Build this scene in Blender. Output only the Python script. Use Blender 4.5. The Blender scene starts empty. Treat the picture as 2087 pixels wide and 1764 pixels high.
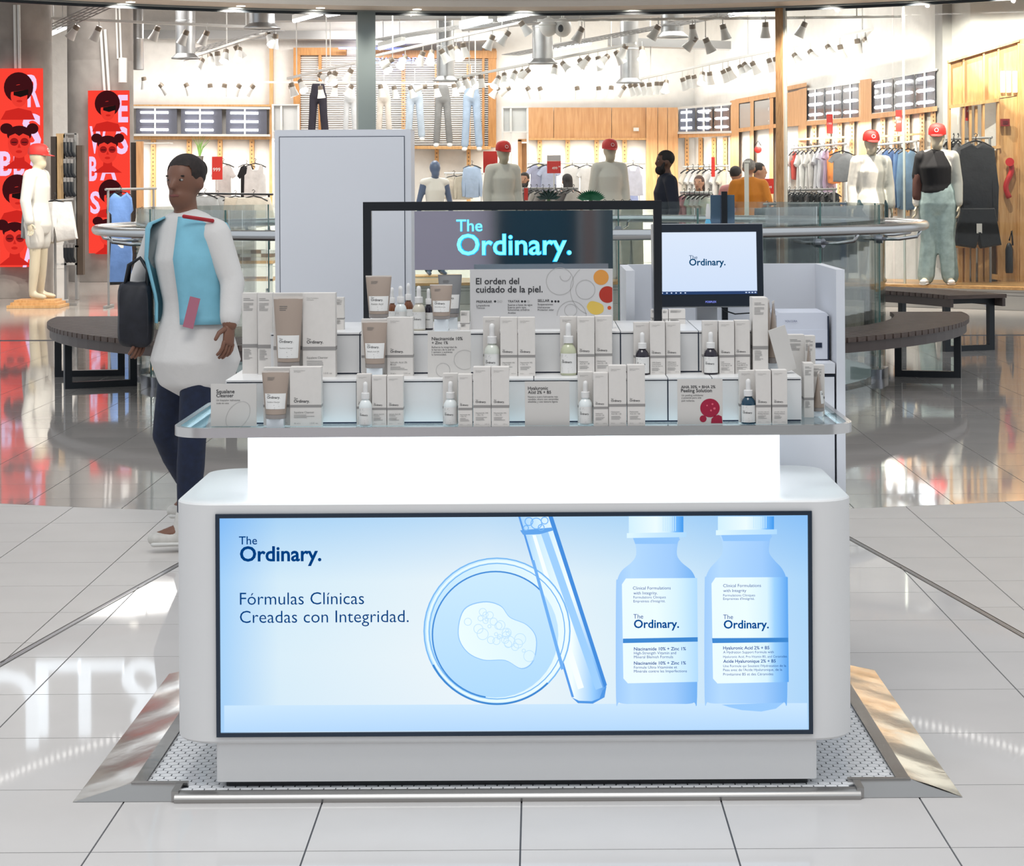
import bpy, bmesh, math, random
from mathutils import Vector, Matrix
random.seed(7)
S = bpy.context.scene
COL = S.collection
PI = math.pi
# ------------------------------------------------------------------ camera
F, CH, ROLL, PX, PY = 4200.0, 1.55, 0.0055, 1095.0, 375.0
cam = bpy.data.objects.new('camera', bpy.data.cameras.new('camera'))
COL.objects.link(cam)
cam.data.sensor_width = 36.0
cam.data.sensor_fit = 'HORIZONTAL'
cam.data.lens = F / 2087.0 * 36.0
cam.data.shift_x = -(PX - 1043.5) / 2087.0
cam.data.shift_y = -(882.0 - PY) / 2087.0
cam.data.clip_end = 300
cam.matrix_world = (Matrix.Translation((0, 0, CH)) @ Matrix.Rotation(PI / 2, 4, 'X')
                    @ Matrix.Rotation(-ROLL, 4, 'Z'))
S.camera = cam
# ------------------------------------------------------------------ world, lights, exposure
S.view_settings.view_transform = 'Standard'
S.view_settings.look = 'None'
S.view_settings.gamma = 1.0
S.view_settings.exposure = 0.10
S.view_settings.use_curve_mapping = False
S.cycles.use_denoising = True
S.cycles.use_adaptive_sampling = True
S.cycles.adaptive_threshold = 0.045
S.cycles.max_bounces = 6
S.cycles.diffuse_bounces = 2
S.cycles.glossy_bounces = 3
S.cycles.transparent_max_bounces = 16
S.cycles.transmission_bounces = 2
S.cycles.caustics_reflective = False
S.cycles.caustics_refractive = False
S.cycles.sample_clamp_indirect = 4.0
world = bpy.data.worlds.new('daylight_through_roof')
S.world = world
world.use_nodes = True
world.node_tree.nodes['Background'].inputs[0].default_value = (0.89, 0.945, 1.0, 1)
world.node_tree.nodes['Background'].inputs[1].default_value = 0.76

def area_light(name, loc, size, power, color=(1, 1, 1), sy=None, rot=(0, 0, 0)):
    l = bpy.data.lights.new(name, 'AREA')
    l.energy = power; l.color = color; l.shape = 'RECTANGLE'
    l.size = size; l.size_y = sy or size
    o = bpy.data.objects.new(name, l); COL.objects.link(o)
    o.location = loc; o.rotation_euler = rot
    return o
# ceiling lamps of the shop
for i, (x, y) in enumerate(((-6.5, 31.5), (-2.0, 31.0), (2.4, 31.0), (-6.0, 36.5), (-1.5, 36.0), (2.0, 36.0))):
    area_light('shop_ceiling_lamp', (x, y, 4.75), 2.2, 165, (1.0, 0.955, 0.90))
# cove lamps along the walls
UP = (math.pi, 0, 0)
area_light('cove_lamp', (-5.8, 38.75, 3.12), 4.4, 18, (1.0, 0.93, 0.84), 0.12, UP)
area_light('cove_lamp', (1.2, 39.7, 3.12), 3.2, 34, (1.0, 0.93, 0.84), 0.12, UP)
area_light('cove_lamp', (3.55, 36.6, 3.20), 6.0, 26, (1.0, 0.93, 0.84), 0.12, (math.pi, 0, math.radians(-78.5 + 180)))
area_light('cove_lamp', (4.65, 31.0, 3.25), 6.0, 26, (1.0, 0.93, 0.84), 0.12, (math.pi, 0, math.radians(-81.5 + 180)))
area_light('blind_fill_light', (-2.3, 38.3, 4.4), 3.6, 60, (1.0, 0.96, 0.92), 0.2, (math.radians(48), 0, 0))  # added fill that brightens the blinds, no fixture there
area_light('shelf_lamp', (-5.8, 38.45, 2.42), 4.4, 95, (1.0, 0.93, 0.84), 0.12)
area_light('shelf_lamp', (1.0, 39.45, 2.42), 2.6, 95, (1.0, 0.92, 0.82), 0.12)
area_light('shelf_lamp', (3.45, 36.6, 2.42), 5.6, 100, (1.0, 0.92, 0.82), 0.12, (0, 0, math.radians(-78.5)))
area_light('shelf_lamp', (4.55, 31.0, 2.45), 5.6, 100, (1.0, 0.92, 0.82), 0.12, (0, 0, math.radians(-81.5)))
# added overhead fill for the mall and kiosk, no fixture there
area_light('mall_fill_light', (-0.5, 3.2, 7.5), 3.0, 230, (1.0, 0.97, 0.93))

# ------------------------------------------------------------------ projection helpers (pixel of the photograph -> place)
def ray(px, py):
    dx, dy = px - PX, PY - py
    return (dx + ROLL * dy) / F, (dy - ROLL * dx) / F
def P(px, py, Y):
    x, z = ray(px, py)
    return Vector((x * Y, Y, CH + z * Y))
def G(px, py, z=0.0):
    x, d = ray(px, py)
    Y = (z - CH) / d
    return Vector((x * Y, Y, z))

# ------------------------------------------------------------------ materials
MATS = {}
def mat(name, col=(0.8, 0.8, 0.8), rough=0.5, metal=0.0, emit=None, es=1.0, noise=0.0, nscale=20.0,
        bump=0.0, alpha=None, spec=None, stretch=None, coat=0.0):
    if name in MATS: return MATS[name]
    m = bpy.data.materials.new(name); m.use_nodes = True
    nt = m.node_tree; b = nt.nodes['Principled BSDF']
    b.inputs['Base Color'].default_value = (*col, 1)
    b.inputs['Roughness'].default_value = rough
    b.inputs['Metallic'].default_value = metal
    if spec is not None: b.inputs['Specular IOR Level'].default_value = spec
    if coat: b.inputs['Coat Weight'].default_value = coat; b.inputs['Coat Roughness'].default_value = 0.05
    if emit is not None:
        b.inputs['Emission Color'].default_value = (*emit, 1)
        b.inputs['Emission Strength'].default_value = es
    if noise or bump:
        tc = nt.nodes.new('ShaderNodeTexCoord'); mp = nt.nodes.new('ShaderNodeMapping')
        n = nt.nodes.new('ShaderNodeTexNoise'); n.inputs['Scale'].default_value = nscale
        n.inputs['Detail'].default_value = 5
        if stretch: mp.inputs['Scale'].default_value = stretch
        nt.links.new(tc.outputs['Object'], mp.inputs[0]); nt.links.new(mp.outputs[0], n.inputs['Vector'])
        if noise:
            r = nt.nodes.new('ShaderNodeValToRGB')
            e = r.color_ramp.elements
            e[0].position = 0.3; e[1].position = 0.7
            e[0].color = (*[c * (1 - noise) for c in col], 1)
            e[1].color = (*[min(1, c * (1 + noise)) for c in col], 1)
            nt.links.new(n.outputs['Fac'], r.inputs[0]); nt.links.new(r.outputs[0], b.inputs['Base Color'])
        if bump:
            bp = nt.nodes.new('ShaderNodeBump'); bp.inputs['Strength'].default_value = bump
            bp.inputs['Distance'].default_value = 0.02
            nt.links.new(n.outputs['Fac'], bp.inputs['Height']); nt.links.new(bp.outputs[0], b.inputs['Normal'])
    if emit is not None and name not in ('light_box_acrylic', 'led_strip', 'cyan_letter', 'fluorescent'): m.cycles.emission_sampling = 'NONE'
    MATS[name] = m
    return m
def wood(name, c1, c2, rough=0.45, scale=6.0, axis='Z'):
    if name in MATS: return MATS[name]
    m = bpy.data.materials.new(name); m.use_nodes = True
    nt = m.node_tree; b = nt.nodes['Principled BSDF']; b.inputs['Roughness'].default_value = rough
    tc = nt.nodes.new('ShaderNodeTexCoord'); mp = nt.nodes.new('ShaderNodeMapping')
    s = {'Z': (8, 8, 0.8), 'X': (0.8, 8, 8), 'Y': (8, 0.8, 8)}[axis]
    mp.inputs['Scale'].default_value = s
    n = nt.nodes.new('ShaderNodeTexNoise'); n.inputs['Scale'].default_value = scale; n.inputs['Detail'].default_value = 6
    n.inputs['Distortion'].default_value = 1.2
    r = nt.nodes.new('ShaderNodeValToRGB'); e = r.color_ramp.elements
    e[0].position = 0.35; e[1].position = 0.65; e[0].color = (*c1, 1); e[1].color = (*c2, 1)
    nt.links.new(tc.outputs['Object'], mp.inputs[0]); nt.links.new(mp.outputs[0], n.inputs['Vector'])
    nt.links.new(n.outputs['Fac'], r.inputs[0]); nt.links.new(r.outputs[0], b.inputs['Base Color'])
    MATS[name] = m
    return m
def screen_mat(name, stops, axis=0, strength=1.0, stops2=None):
    """Self-lit display picture: colour ramp over the generated coordinate of the lit shape."""
    if name in MATS: return MATS[name]
    m = bpy.data.materials.new(name); m.use_nodes = True
    nt = m.node_tree; nt.nodes.clear()
    out = nt.nodes.new('ShaderNodeOutputMaterial'); em = nt.nodes.new('ShaderNodeEmission')
    em.inputs[1].default_value = strength
    tc = nt.nodes.new('ShaderNodeTexCoord'); sx = nt.nodes.new('ShaderNodeSeparateXYZ')
    nt.links.new(tc.outputs['Generated'], sx.inputs[0])
    def ramp(st, ax):
        r = nt.nodes.new('ShaderNodeValToRGB')
        while len(r.color_ramp.elements) < len(st): r.color_ramp.elements.new(0.5)
        for e, (p, c) in zip(r.color_ramp.elements, st): e.position = p; e.color = (*c, 1)
        nt.links.new(sx.outputs[ax], r.inputs[0])
        return r
    r1 = ramp(stops, axis)
    if stops2:
        r2 = ramp(stops2, 2)
        mx = nt.nodes.new('ShaderNodeMix'); mx.data_type = 'RGBA'; mx.blend_type = 'MULTIPLY'
        mx.inputs[0].default_value = 1.0
        nt.links.new(r1.outputs[0], mx.inputs[6]); nt.links.new(r2.outputs[0], mx.inputs[7])
        nt.links.new(mx.outputs[2], em.inputs[0])
    else:
        nt.links.new(r1.outputs[0], em.inputs[0])
    nt.links.new(em.outputs[0], out.inputs[0])
    if name not in ('screen_background', 'monitor_page'): m.cycles.emission_sampling = 'NONE'
    MATS[name] = m
    return m
def glass_mat(name, tint=(0.93, 0.97, 0.96), refl=1.0, ior=1.45, haze=0.0, hazecol=(1, 1, 1)):
    if name in MATS: return MATS[name]
    m = bpy.data.materials.new(name); m.use_nodes = True
    nt = m.node_tree; nt.nodes.clear()
    out = nt.nodes.new('ShaderNodeOutputMaterial'); mx = nt.nodes.new('ShaderNodeMixShader')
    fr = nt.nodes.new('ShaderNodeFresnel'); fr.inputs[0].default_value = ior
    mu = nt.nodes.new('ShaderNodeMath'); mu.operation = 'MULTIPLY'; mu.inputs[1].default_value = refl
    t = nt.nodes.new('ShaderNodeBsdfTransparent'); t.inputs[0].default_value = (*tint, 1)
    g = nt.nodes.new('ShaderNodeBsdfGlossy'); g.inputs['Roughness'].default_value = 0.02
    nt.links.new(fr.outputs[0], mu.inputs[0]); nt.links.new(mu.outputs[0], mx.inputs[0])
    base = t.outputs[0]
    if haze:
        d = nt.nodes.new('ShaderNodeBsdfDiffuse'); d.inputs[0].default_value = (*hazecol, 1)
        m2 = nt.nodes.new('ShaderNodeMixShader'); m2.inputs[0].default_value = haze
        nt.links.new(t.outputs[0], m2.inputs[1]); nt.links.new(d.outputs[0], m2.inputs[2]); base = m2.outputs[0]
    nt.links.new(base, mx.inputs[1]); nt.links.new(g.outputs[0], mx.inputs[2])
    nt.links.new(mx.outputs[0], out.inputs[0])
    MATS[name] = m
    return m

# ------------------------------------------------------------------ object helpers
def tag(o, label=None, cat=None, group=None, kind=None):
    if label: o['label'] = label
    if cat: o['category'] = cat
    if group: o['group'] = group
    if kind: o['kind'] = kind
    return o
def empty(name, loc, label=None, cat=None, group=None, rz=0.0, kind=None):
    o = bpy.data.objects.new(name, None); COL.objects.link(o)
    o.location = loc; o.rotation_euler = (0, 0, rz); o.empty_display_size = 0.05
    return tag(o, label, cat, group, kind)
def link(name, mesh, parent=None, loc=(0, 0, 0), rot=(0, 0, 0)):
    o = bpy.data.objects.new(name, mesh); COL.objects.link(o)
    o.location = loc; o.rotation_euler = rot
    if parent: o.parent = parent
    return o
def copy_tree(o, parent=None):
    c = o.copy(); COL.objects.link(c); c.parent = parent
    for ch in list(o.children): copy_tree(ch, c)
    return c
class MB:
    def __init__(s, off=(0, 0, 0)):
        s.v = []; s.f = []; s.off = Vector(off)
    def add(s, vs, fs):
        n = len(s.v); s.v += [Vector(v) for v in vs]; s.f += [[i + n for i in f] for f in fs]; return s
    def box(s, x0, x1, y0, y1, z0, z1, M=None):
        vs = [Vector((x, y, z)) for z in (z0, z1) for y in (y0, y1) for x in (x0, x1)]
        if M: vs = [M @ v for v in vs]
        return s.add(vs, [(0, 2, 3, 1), (4, 5, 7, 6), (0, 1, 5, 4), (2, 6, 7, 3), (0, 4, 6, 2), (1, 3, 7, 5)])
    def prism(s, poly, z0, z1, M=None, top=True, inset=None):
        n = len(poly)
        rings = [(1.0, z0), (1.0, z1)]
        vs = [Vector((p[0], p[1], z)) for _, z in rings for p in poly]
        if M: vs = [M @ v for v in vs]
        fs = [list(range(n))[::-1], list(range(n, 2 * n))] + [(i, (i + 1) % n, n + (i + 1) % n, n + i) for i in range(n)]
        return s.add(vs, fs)
    def plate(s, poly, y, t=0.0004):
        """thin print lying in a plane facing the viewer: poly of (x,z)"""
        n = len(poly)
        vs = [(p[0], y, p[1]) for p in poly]
        a = sum(poly[i][0] * poly[(i + 1) % n][1] - poly[(i + 1) % n][0] * poly[i][1] for i in range(n))
        return s.add(vs, [list(range(n)) if a > 0 else list(range(n))[::-1]])
    def cyl(s, p, q, r, n=10, r2=None, cap=True):
        p, q = Vector(p), Vector(q); d = (q - p).normalized()
        a = d.orthogonal().normalized(); b = d.cross(a); r2 = r if r2 is None else r2
        vs = [c + (a * math.cos(2 * PI * i / n) + b * math.sin(2 * PI * i / n)) * rr for c, rr in ((p, r), (q, r2)) for i in range(n)]
        fs = [(i, (i + 1) % n, n + (i + 1) % n, n + i) for i in range(n)]
        if cap: fs += [list(range(n))[::-1], list(range(n, 2 * n))]
        return s.add(vs, fs)
    def tube(s, pts, r, n=8, closed=False):
        pts = [Vector(p) for p in pts]; m = len(pts); a = None; vs = []
        for i, p in enumerate(pts):
            if closed: t = (pts[(i + 1) % m] - pts[i - 1])
            else: t = (pts[min(i + 1, m - 1)] - pts[max(i - 1, 0)])
            t.normalize()
            a = t.orthogonal().normalized() if a is None else (a - t * a.dot(t)).normalized()
            b = t.cross(a); rr = r[i] if isinstance(r, (list, tuple)) else r
            vs += [p + (a * math.cos(2 * PI * k / n) + b * math.sin(2 * PI * k / n)) * rr for k in range(n)]
        fs = []
        for i in range(m if closed else m - 1):
            j = (i + 1) % m
            fs += [(i * n + k, i * n + (k + 1) % n, j * n + (k + 1) % n, j * n + k) for k in range(n)]
        if not closed: fs += [list(range(n))[::-1], [(m - 1) * n + k for k in range(n)]]
        return s.add(vs, fs)
    def lathe(s, prof, c=(0, 0, 0), n=20, M=None, capb=True, capt=True):
        c = Vector(c); m = len(prof)
        vs = [Vector((r * math.cos(2 * PI * k / n), r * math.sin(2 * PI * k / n), z)) for r, z in prof for k in range(n)]
        if M: vs = [M @ v for v in vs]
        vs = [v + c for v in vs]
        fs = [(i * n + k, i * n + (k + 1) % n, (i + 1) * n + (k + 1) % n, (i + 1) * n + k) for i in range(m - 1) for k in range(n)]
        if capb: fs.append(list(range(n))[::-1])
        if capt: fs.append([(m - 1) * n + k for k in range(n)])
        return s.add(vs, fs)
    def chain(s, pts, ra, rb=None, side=(1, 0, 0), n=14):
        """elliptical limb with rounded ends"""
        pts = [Vector(p) for p in pts]; rb = rb or ra
        side = Vector(side)
        t0 = (pts[1] - pts[0]).normalized(); t1 = (pts[-1] - pts[-2]).normalized()
        k0, k1 = min(ra[0], rb[0]), min(ra[-1], rb[-1])
        P_ = [pts[0] - t0 * k0 * .95, pts[0] - t0 * k0 * .6] + pts + [pts[-1] + t1 * k1 * .6, pts[-1] + t1 * k1 * .95]
        A = [ra[0] * .25, ra[0] * .8] + list(ra) + [ra[-1] * .8, ra[-1] * .25]
        B = [rb[0] * .25, rb[0] * .8] + list(rb) + [rb[-1] * .8, rb[-1] * .25]
        m = len(P_); vs = []
        for i in range(m):
            t = (P_[min(i + 1, m - 1)] - P_[max(i - 1, 0)]).normalized()
            a = side - t * side.dot(t)
            if a.length < 1e-3: a = t.orthogonal()
            a.normalize(); b = t.cross(a)
            vs += [P_[i] + a * (math.cos(2 * PI * k / n) * A[i]) + b * (math.sin(2 * PI * k / n) * B[i]) for k in range(n)]
        fs = [(i * n + k, i * n + (k + 1) % n, (i + 1) * n + (k + 1) % n, (i + 1) * n + k) for i in range(m - 1) for k in range(n)]
        fs += [list(range(n))[::-1], [(m - 1) * n + k for k in range(n)]]
        return s.add(vs, fs)
    def ball(s, c, rx, ry=None, rz=None, n=12, m=8, M=None):
        ry = ry or rx; rz = rz or rx
        vs = [Vector((0, 0, -rz))]
        for i in range(1, m):
            a = -PI / 2 + PI * i / m
            vs += [Vector((rx * math.cos(a) * math.cos(2 * PI * k / n), ry * math.cos(a) * math.sin(2 * PI * k / n), rz * math.sin(a))) for k in range(n)]
        vs.append(Vector((0, 0, rz)))
        if M: vs = [M @ v for v in vs]
        vs = [v + Vector(c) for v in vs]
        fs = [(0, 1 + (k + 1) % n, 1 + k) for k in range(n)]
        for i in range(m - 2):
            fs += [(1 + i * n + k, 1 + i * n + (k + 1) % n, 1 + (i + 1) * n + (k + 1) % n, 1 + (i + 1) * n + k) for k in range(n)]
        L = len(vs) - 1
        fs += [(L, 1 + (m - 2) * n + k, 1 + (m - 2) * n + (k + 1) % n) for k in range(n)]
        return s.add(vs, fs)
    def mesh(s, name, material=None, smooth=False, fix=True):
        me = bpy.data.meshes.new(name)
        me.from_pydata([tuple(v - s.off) for v in s.v], [], s.f)
        if fix:
            bm = bmesh.new(); bm.from_mesh(me)
            bmesh.ops.recalc_face_normals(bm, faces=bm.faces); bm.to_mesh(me); bm.free()
        if smooth:
            for p in me.polygons: p.use_smooth = True
            if smooth != True:
                me.set_sharp_from_angle(angle=smooth)
        if material: me.materials.append(material)
        me.update()
        return me
    def build(s, name, material, parent=None, smooth=False, fix=True):
        if parent is not None and s.off.length == 0 and parent.get('_w'): s.off = Vector(parent['_w'])
        return link(name, s.mesh(name, material, smooth, fix), parent)
def thing(name, base, label, cat, group=None, kind=None):
    """Empty at the base of a thing whose parts are given in world coordinates"""
    o = empty(name, base, label, cat, group, 0, kind)
    o['_w'] = tuple(base)
    return o
def rrect(x0, x1, y0, y1, r, n=6):
    pts = []
    for cx, cy, a0 in ((x1 - r, y0 + r, -PI / 2), (x1 - r, y1 - r, 0), (x0 + r, y1 - r, PI / 2), (x0 + r, y0 + r, PI)):
        pts += [(cx + r * math.cos(a0 + PI / 2 * i / n), cy + r * math.sin(a0 + PI / 2 * i / n)) for i in range(n + 1)]
    return pts
def clip(poly, a, b, c):
    out = []
    for i in range(len(poly)):
        p, q = poly[i], poly[(i + 1) % len(poly)]
        dp, dq = a * p[0] + b * p[1] - c, a * q[0] + b * q[1] - c
        if dp <= 0: out.append(p)
        if dp * dq < 0:
            t = dp / (dp - dq); out.append((p[0] + (q[0] - p[0]) * t, p[1] + (q[1] - p[1]) * t))
    return out
def smoothloop(pts, n=6):
    """closed Catmull-Rom through points"""
    out = []; m = len(pts)
    for i in range(m):
        p0, p1, p2, p3 = (Vector(pts[(i + k - 1) % m]) for k in range(4))
        for j in range(n):
            t = j / n
            out.append(tuple(0.5 * ((2 * p1) + (p2 - p0) * t + (2 * p0 - 5 * p1 + 4 * p2 - p3) * t * t + (3 * p1 - p0 - 3 * p2 + p3) * t ** 3)))
    return out
# ------------------------------------------------------------------ lettering
TXT = {}
def text_mesh(body, bold=0.0, extrude=0.0):
    """flat lettering, lower-left at the origin, unit font size, in the XY plane"""
    k = (body, bold, extrude)
    if k in TXT: return TXT[k]
    cu = bpy.data.curves.new('lettering', 'FONT'); cu.body = body; cu.size = 1.0
    cu.offset = bold; cu.extrude = extrude; cu.resolution_u = 3; cu.fill_mode = 'FRONT' if extrude == 0 else 'BOTH'
    ob = bpy.data.objects.new('lettering', cu); COL.objects.link(ob)
    bpy.context.view_layer.update()
    me = bpy.data.meshes.new_from_object(ob.evaluated_get(bpy.context.evaluated_depsgraph_get()))
    bpy.data.objects.remove(ob); bpy.data.curves.remove(cu)
    xs = [v.co.x for v in me.vertices] or [0, 1]
    x0 = min(xs); w = max(xs) - x0
    data = ([(v.co.x - x0, v.co.y, v.co.z) for v in me.vertices], [tuple(p.vertices) for p in me.polygons], w)
    bpy.data.meshes.remove(me)
    TXT[k] = data
    return data
def letter(mb, body, x, y, z, width=None, size=None, bold=0.0, extrude=0.0, M=None):
    """write one line into mb facing the viewer (-Y): left end x, baseline z"""
    vs, fs, w = text_mesh(body, bold, extrude)
    s = width / w if width else size
    V = [Vector((x + a * s, y - c * s, z + b * s)) for a, b, c in vs]
    if M: V = [M @ v for v in V]
    mb.add(V, fs)
    return s
def pixletter(mb, body, px, py, w, Y, bold=0.0, extrude=0.0):
    """line whose left end / baseline is at a pixel and whose width is w pixels, on the plane at depth Y"""
    p = P(px, py, Y)
    letter(mb, body, p.x, Y, p.z, width=w * Y / F, bold=bold, extrude=extrude)
# ================================================================== STRUCTURE: floor
AC = Vector((-0.22, 17.4, 0))          # centre of the round opening
M_tile = mat('beige_tile', (0.61, 0.585, 0.57), 0.035, noise=0.03, nscale=3.0, spec=0.05)
M_tileA = mat('matt_beige_tile', (0.60, 0.565, 0.535), 0.42, noise=0.03, nscale=3.0, spec=0.22)
M_pol = mat('polished_tile', (0.47, 0.435, 0.405), 0.045, noise=0.05, nscale=2.0, spec=0.9)
M_grout = mat('grout', (0.10, 0.105, 0.12), 0.8)
floor = None
mb = MB()
N = 96; R0, R1 = 3.02, 45.0
vs = []; fs = []
for R in (R0, R1):
    vs += [(AC.x + R * math.cos(2 * PI * k / N), AC.y + R * math.sin(2 * PI * k / N), -0.004) for k in range(N)]
fs = [(k, (k + 1) % N, N + (k + 1) % N, N + k) for k in range(N)]
mb.add(vs, fs)
floor = mb.build('floor', M_grout); tag(floor, kind='structure')
def lcurve(y): return -(1.753 - 0.150 * (y - 6.69) - 0.0035 * (y - 6.69) ** 2)
def rcurve(y): return 1.651 - 0.146 * (y - 7.034) - 0.004 * (y - 7.034) ** 2
CC, CR = Vector((0, 18.0)), 8.33
def tile_cells(zone):
    ox, oy = {'A': (0.25, 7.508), 'B': (-0.048, 5.299), 'C': (-0.005, 10.745)}[zone]
    st = 0.4985
    for i in range(-14, 15):
        for j in range(-16, 24):
            x0, y0 = ox + i * 0.501, oy + j * st
            if y0 < 3.2 or y0 > 20.5: continue
            if abs(x0) > 0.27 * y0 + 1.2: continue
            yield [(x0, y0), (x0 + 0.501, y0), (x0 + 0.501, y0 + st), (x0, y0 + st)]
G2 = 0.0016
tiles = []
for zone in 'ABC':
    for c in tile_cells(zone):
        g = 0.0022
        poly = [(c[0][0] + g, c[0][1] + g), (c[1][0] - g, c[1][1] + g), (c[2][0] - g, c[2][1] - g), (c[3][0] + g, c[3][1] - g)]
        mx, my = sum(p[0] for p in c) / 4, sum(p[1] for p in c) / 4
        d = Vector((mx, my)) - CC
        if d.length < 0.1: continue
        u = d.normalized(); cc = CC.dot(u) + CR
        poly = clip(poly, u.x, u.y, cc - 0.002) if zone == 'C' else clip(poly, -u.x, -u.y, -cc - 0.002)
        if zone == 'C':
            if (Vector((mx, my)) - AC.to_2d()).length < R0 + 0.4:
                if (Vector((mx, my)) - AC.to_2d()).length < R0 - 0.35: continue
                q = (Vector((mx, my)) - AC.to_2d()).normalized()
                poly = clip(poly, -q.x, -q.y, -(AC.to_2d().dot(q) + R0))
        else:
            for cf, sg in ((lcurve, -1), (rcurve, 1)):
                if mx * sg < 0 and zone == 'B': continue
                if mx * sg < 0 and zone == 'A': continue
                xa, xb = cf(my - 0.25), cf(my + 0.25); sl = (xb - xa) / 0.5
                # line x - sl*(y-my) = cf(my)
                k = cf(my) - sl * my
                if zone == 'B': poly = clip(poly, sg, -sg * sl, sg * k - 0.004)
                else: poly = clip(poly, -sg, sg * sl, -sg * k - 0.004)
        if len(poly) < 3: continue
        area = abs(sum(poly[i][0] * poly[(i + 1) % len(poly)][1] - poly[(i + 1) % len(poly)][0] * poly[i][1] for i in range(len(poly)))) / 2
        if area < 0.002: continue
        # where it shows in the photograph
        sx = PX + F * mx / my; sy = PY + F * CH / my
        vis = -120 < sx < 2200 and sy < 1850
        hid = (460 < sx < 1640 and 640 < sy < 1560)
        tiles.append((0 if (vis and not hid) else 1, my, poly, zone))
tiles.sort(key=lambda t: (t[0], t[1]))
rest = {'A': MB(), 'B': MB(), 'C': MB()}
single = 0
for n_, (hid, my, poly, zone) in enumerate(tiles):
    material = {'A': M_tileA, 'B': M_tile, 'C': M_pol}[zone]
    if not hid and single < 296:
        cx, cy = sum(p[0] for p in poly) / len(poly), sum(p[1] for p in poly) / len(poly)
        t = MB((cx, cy, 0)).prism(poly, -0.006, 0.0)
        o = t.build('floor_tile', material, floor); o.location = (cx, cy, 0)
        single += 1
    else:
        rest[zone].prism(poly, -0.006, 0.0)
for k, m_ in (('A', M_tileA), ('B', M_tile), ('C', M_pol)):
    if rest[k].f:
        o = rest[k].build('floor_tile_field', m_, floor); o['kind'] = 'stuff'
# polished floor going on into the shop
mb = MB(); vs = []; fs = []
for k in range(N):
    a = 2 * PI * k / N
vs = [(-26, 20.9, -0.002), (26, 20.9, -0.002), (26, 44, -0.002), (-26, 44, -0.002)]
mb.add(vs, [(0, 1, 2, 3)])
o = mb.build('shop_floor', mat('shop_floor', (0.46, 0.43, 0.40), 0.10, noise=0.06, nscale=1.5, spec=0.7), None); tag(o, kind='structure')
for sx in (-1, 1):
    vs = [(sx * 5.6, 9.0, -0.0025), (sx * 26, 9.0, -0.0025), (sx * 26, 20.9, -0.0025), (sx * 5.6, 20.9, -0.0025)]
    o = MB().add(vs, [(0, 1, 2, 3)]).build('mall_floor', M_pol); tag(o, kind='structure')
    vs = [(sx * 3.4, -6.0, -0.0025), (sx * 26, -6.0, -0.0025), (sx * 26, 9.0, -0.0025), (sx * 5.6, 9.0, -0.0025), (sx * 3.4, 8.0, -0.0025)]
    o = MB().add(vs, [(0, 1, 2, 3, 4)]).build('mall_floor', M_tile); tag(o, kind='structure')
vs = [(-3.4, -6, -0.0025), (3.4, -6, -0.0025), (3.4, 3.3, -0.0025), (-3.4, 3.3, -0.0025)]
o = MB().add(vs, [(0, 1, 2, 3)]).build('mall_floor', M_tile); tag(o, kind='structure')
# steel joint strips set into the floor
M_strip = mat('joint_strip', (0.35, 0.36, 0.40), 0.3, 0.9)
M_black = mat('black_metal', (0.006, 0.008, 0.012), 0.35, 0.0)
for k, cf in enumerate((lcurve, rcurve)):
    for dx, m_ in ((-0.012, M_black), (0.0, M_strip), (0.012, M_black)):
        w = 0.005 if dx == 0 else 0.0035
        ys = [5.5 + 0.25 * i for i in range(18)]
        vs = [(cf(y) + dx - w, y, 0.0006) for y in ys] + [(cf(y) + dx + w, y, 0.0006) for y in ys]
        n = len(ys)
        o = MB().add(vs, [(i, n + i, n + i + 1, i + 1) for i in range(n - 1)]).build('joint_strip', m_, floor)
# void wall and lower level
mb = MB(); n = 72
ring = lambda R, z: [(AC.x + R * math.cos(2 * PI * k / n), AC.y + R * math.sin(2 * PI * k / n), z) for k in range(n)]
mb.add(ring(3.03, -0.001) + ring(3.03, -1.1), [(k, (k + 1) % n, n + (k + 1) % n, n + k) for k in range(n)])
o = mb.build('trim_1', mat('void_edge', (0.55, 0.62, 0.60), 0.5), smooth=True); tag(o, kind='structure')
o = MB().add([(-9, 8, -4.6), (9, 8, -4.6), (9, 27, -4.6), (-9, 27, -4.6)], [(0, 1, 2, 3)]).build('floor_lower', mat('lower_floor', (0.30, 0.46, 0.46), 0.2, noise=0.1, nscale=1.0)); tag(o, kind='structure')

# ================================================================== STRUCTURE: shop front, walls, ceiling
FC, FR = Vector((0.0, 17.4, 0)), 9.5
def farc(x, R=FR): return FC.y + math.sqrt(max(0.01, R * R - (x - FC.x) ** 2))
def fpt(a, R=FR, z=0): return Vector((FC.x + R * math.sin(a), FC.y + R * math.cos(a), z))   # a=0 straight behind
def arcwall(name, a0, a1, Ra, Rb, z0, z1, material, n=40, parent=None, smooth=0.5):
    vs = []; 
    for i in range(n + 1):
        a = a0 + (a1 - a0) * i / n
        vs += [fpt(a, Ra, z0), fpt(a, Rb, z0), fpt(a, Rb, z1), fpt(a, Ra, z1)]
    fs = [(4 * i + k, 4 * i + (k + 1) % 4, 4 * i + 4 + (k + 1) % 4, 4 * i + 4 + k) for i in range(n) for k in range(4)]
    fs += [(0, 1, 2, 3), (4 * n + 3, 4 * n + 2, 4 * n + 1, 4 * n)]
    return MB().add(vs, fs).build(name, material, parent, smooth=smooth)
M_headgrey = mat('header_grey', (0.30, 0.33, 0.33), 0.45, 0.2)
M_cream = mat('cream_plaster', (0.62, 0.54, 0.46), 0.6, noise=0.03, nscale=2)
M_white = mat('white_paint', (0.80, 0.80, 0.80), 0.5)
ZH = 3.78
o = arcwall('trim_2', -1.25, 1.25, FR - 0.10, FR + 0.25, ZH, ZH + 0.09, M_headgrey); tag(o, kind='structure')
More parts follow.
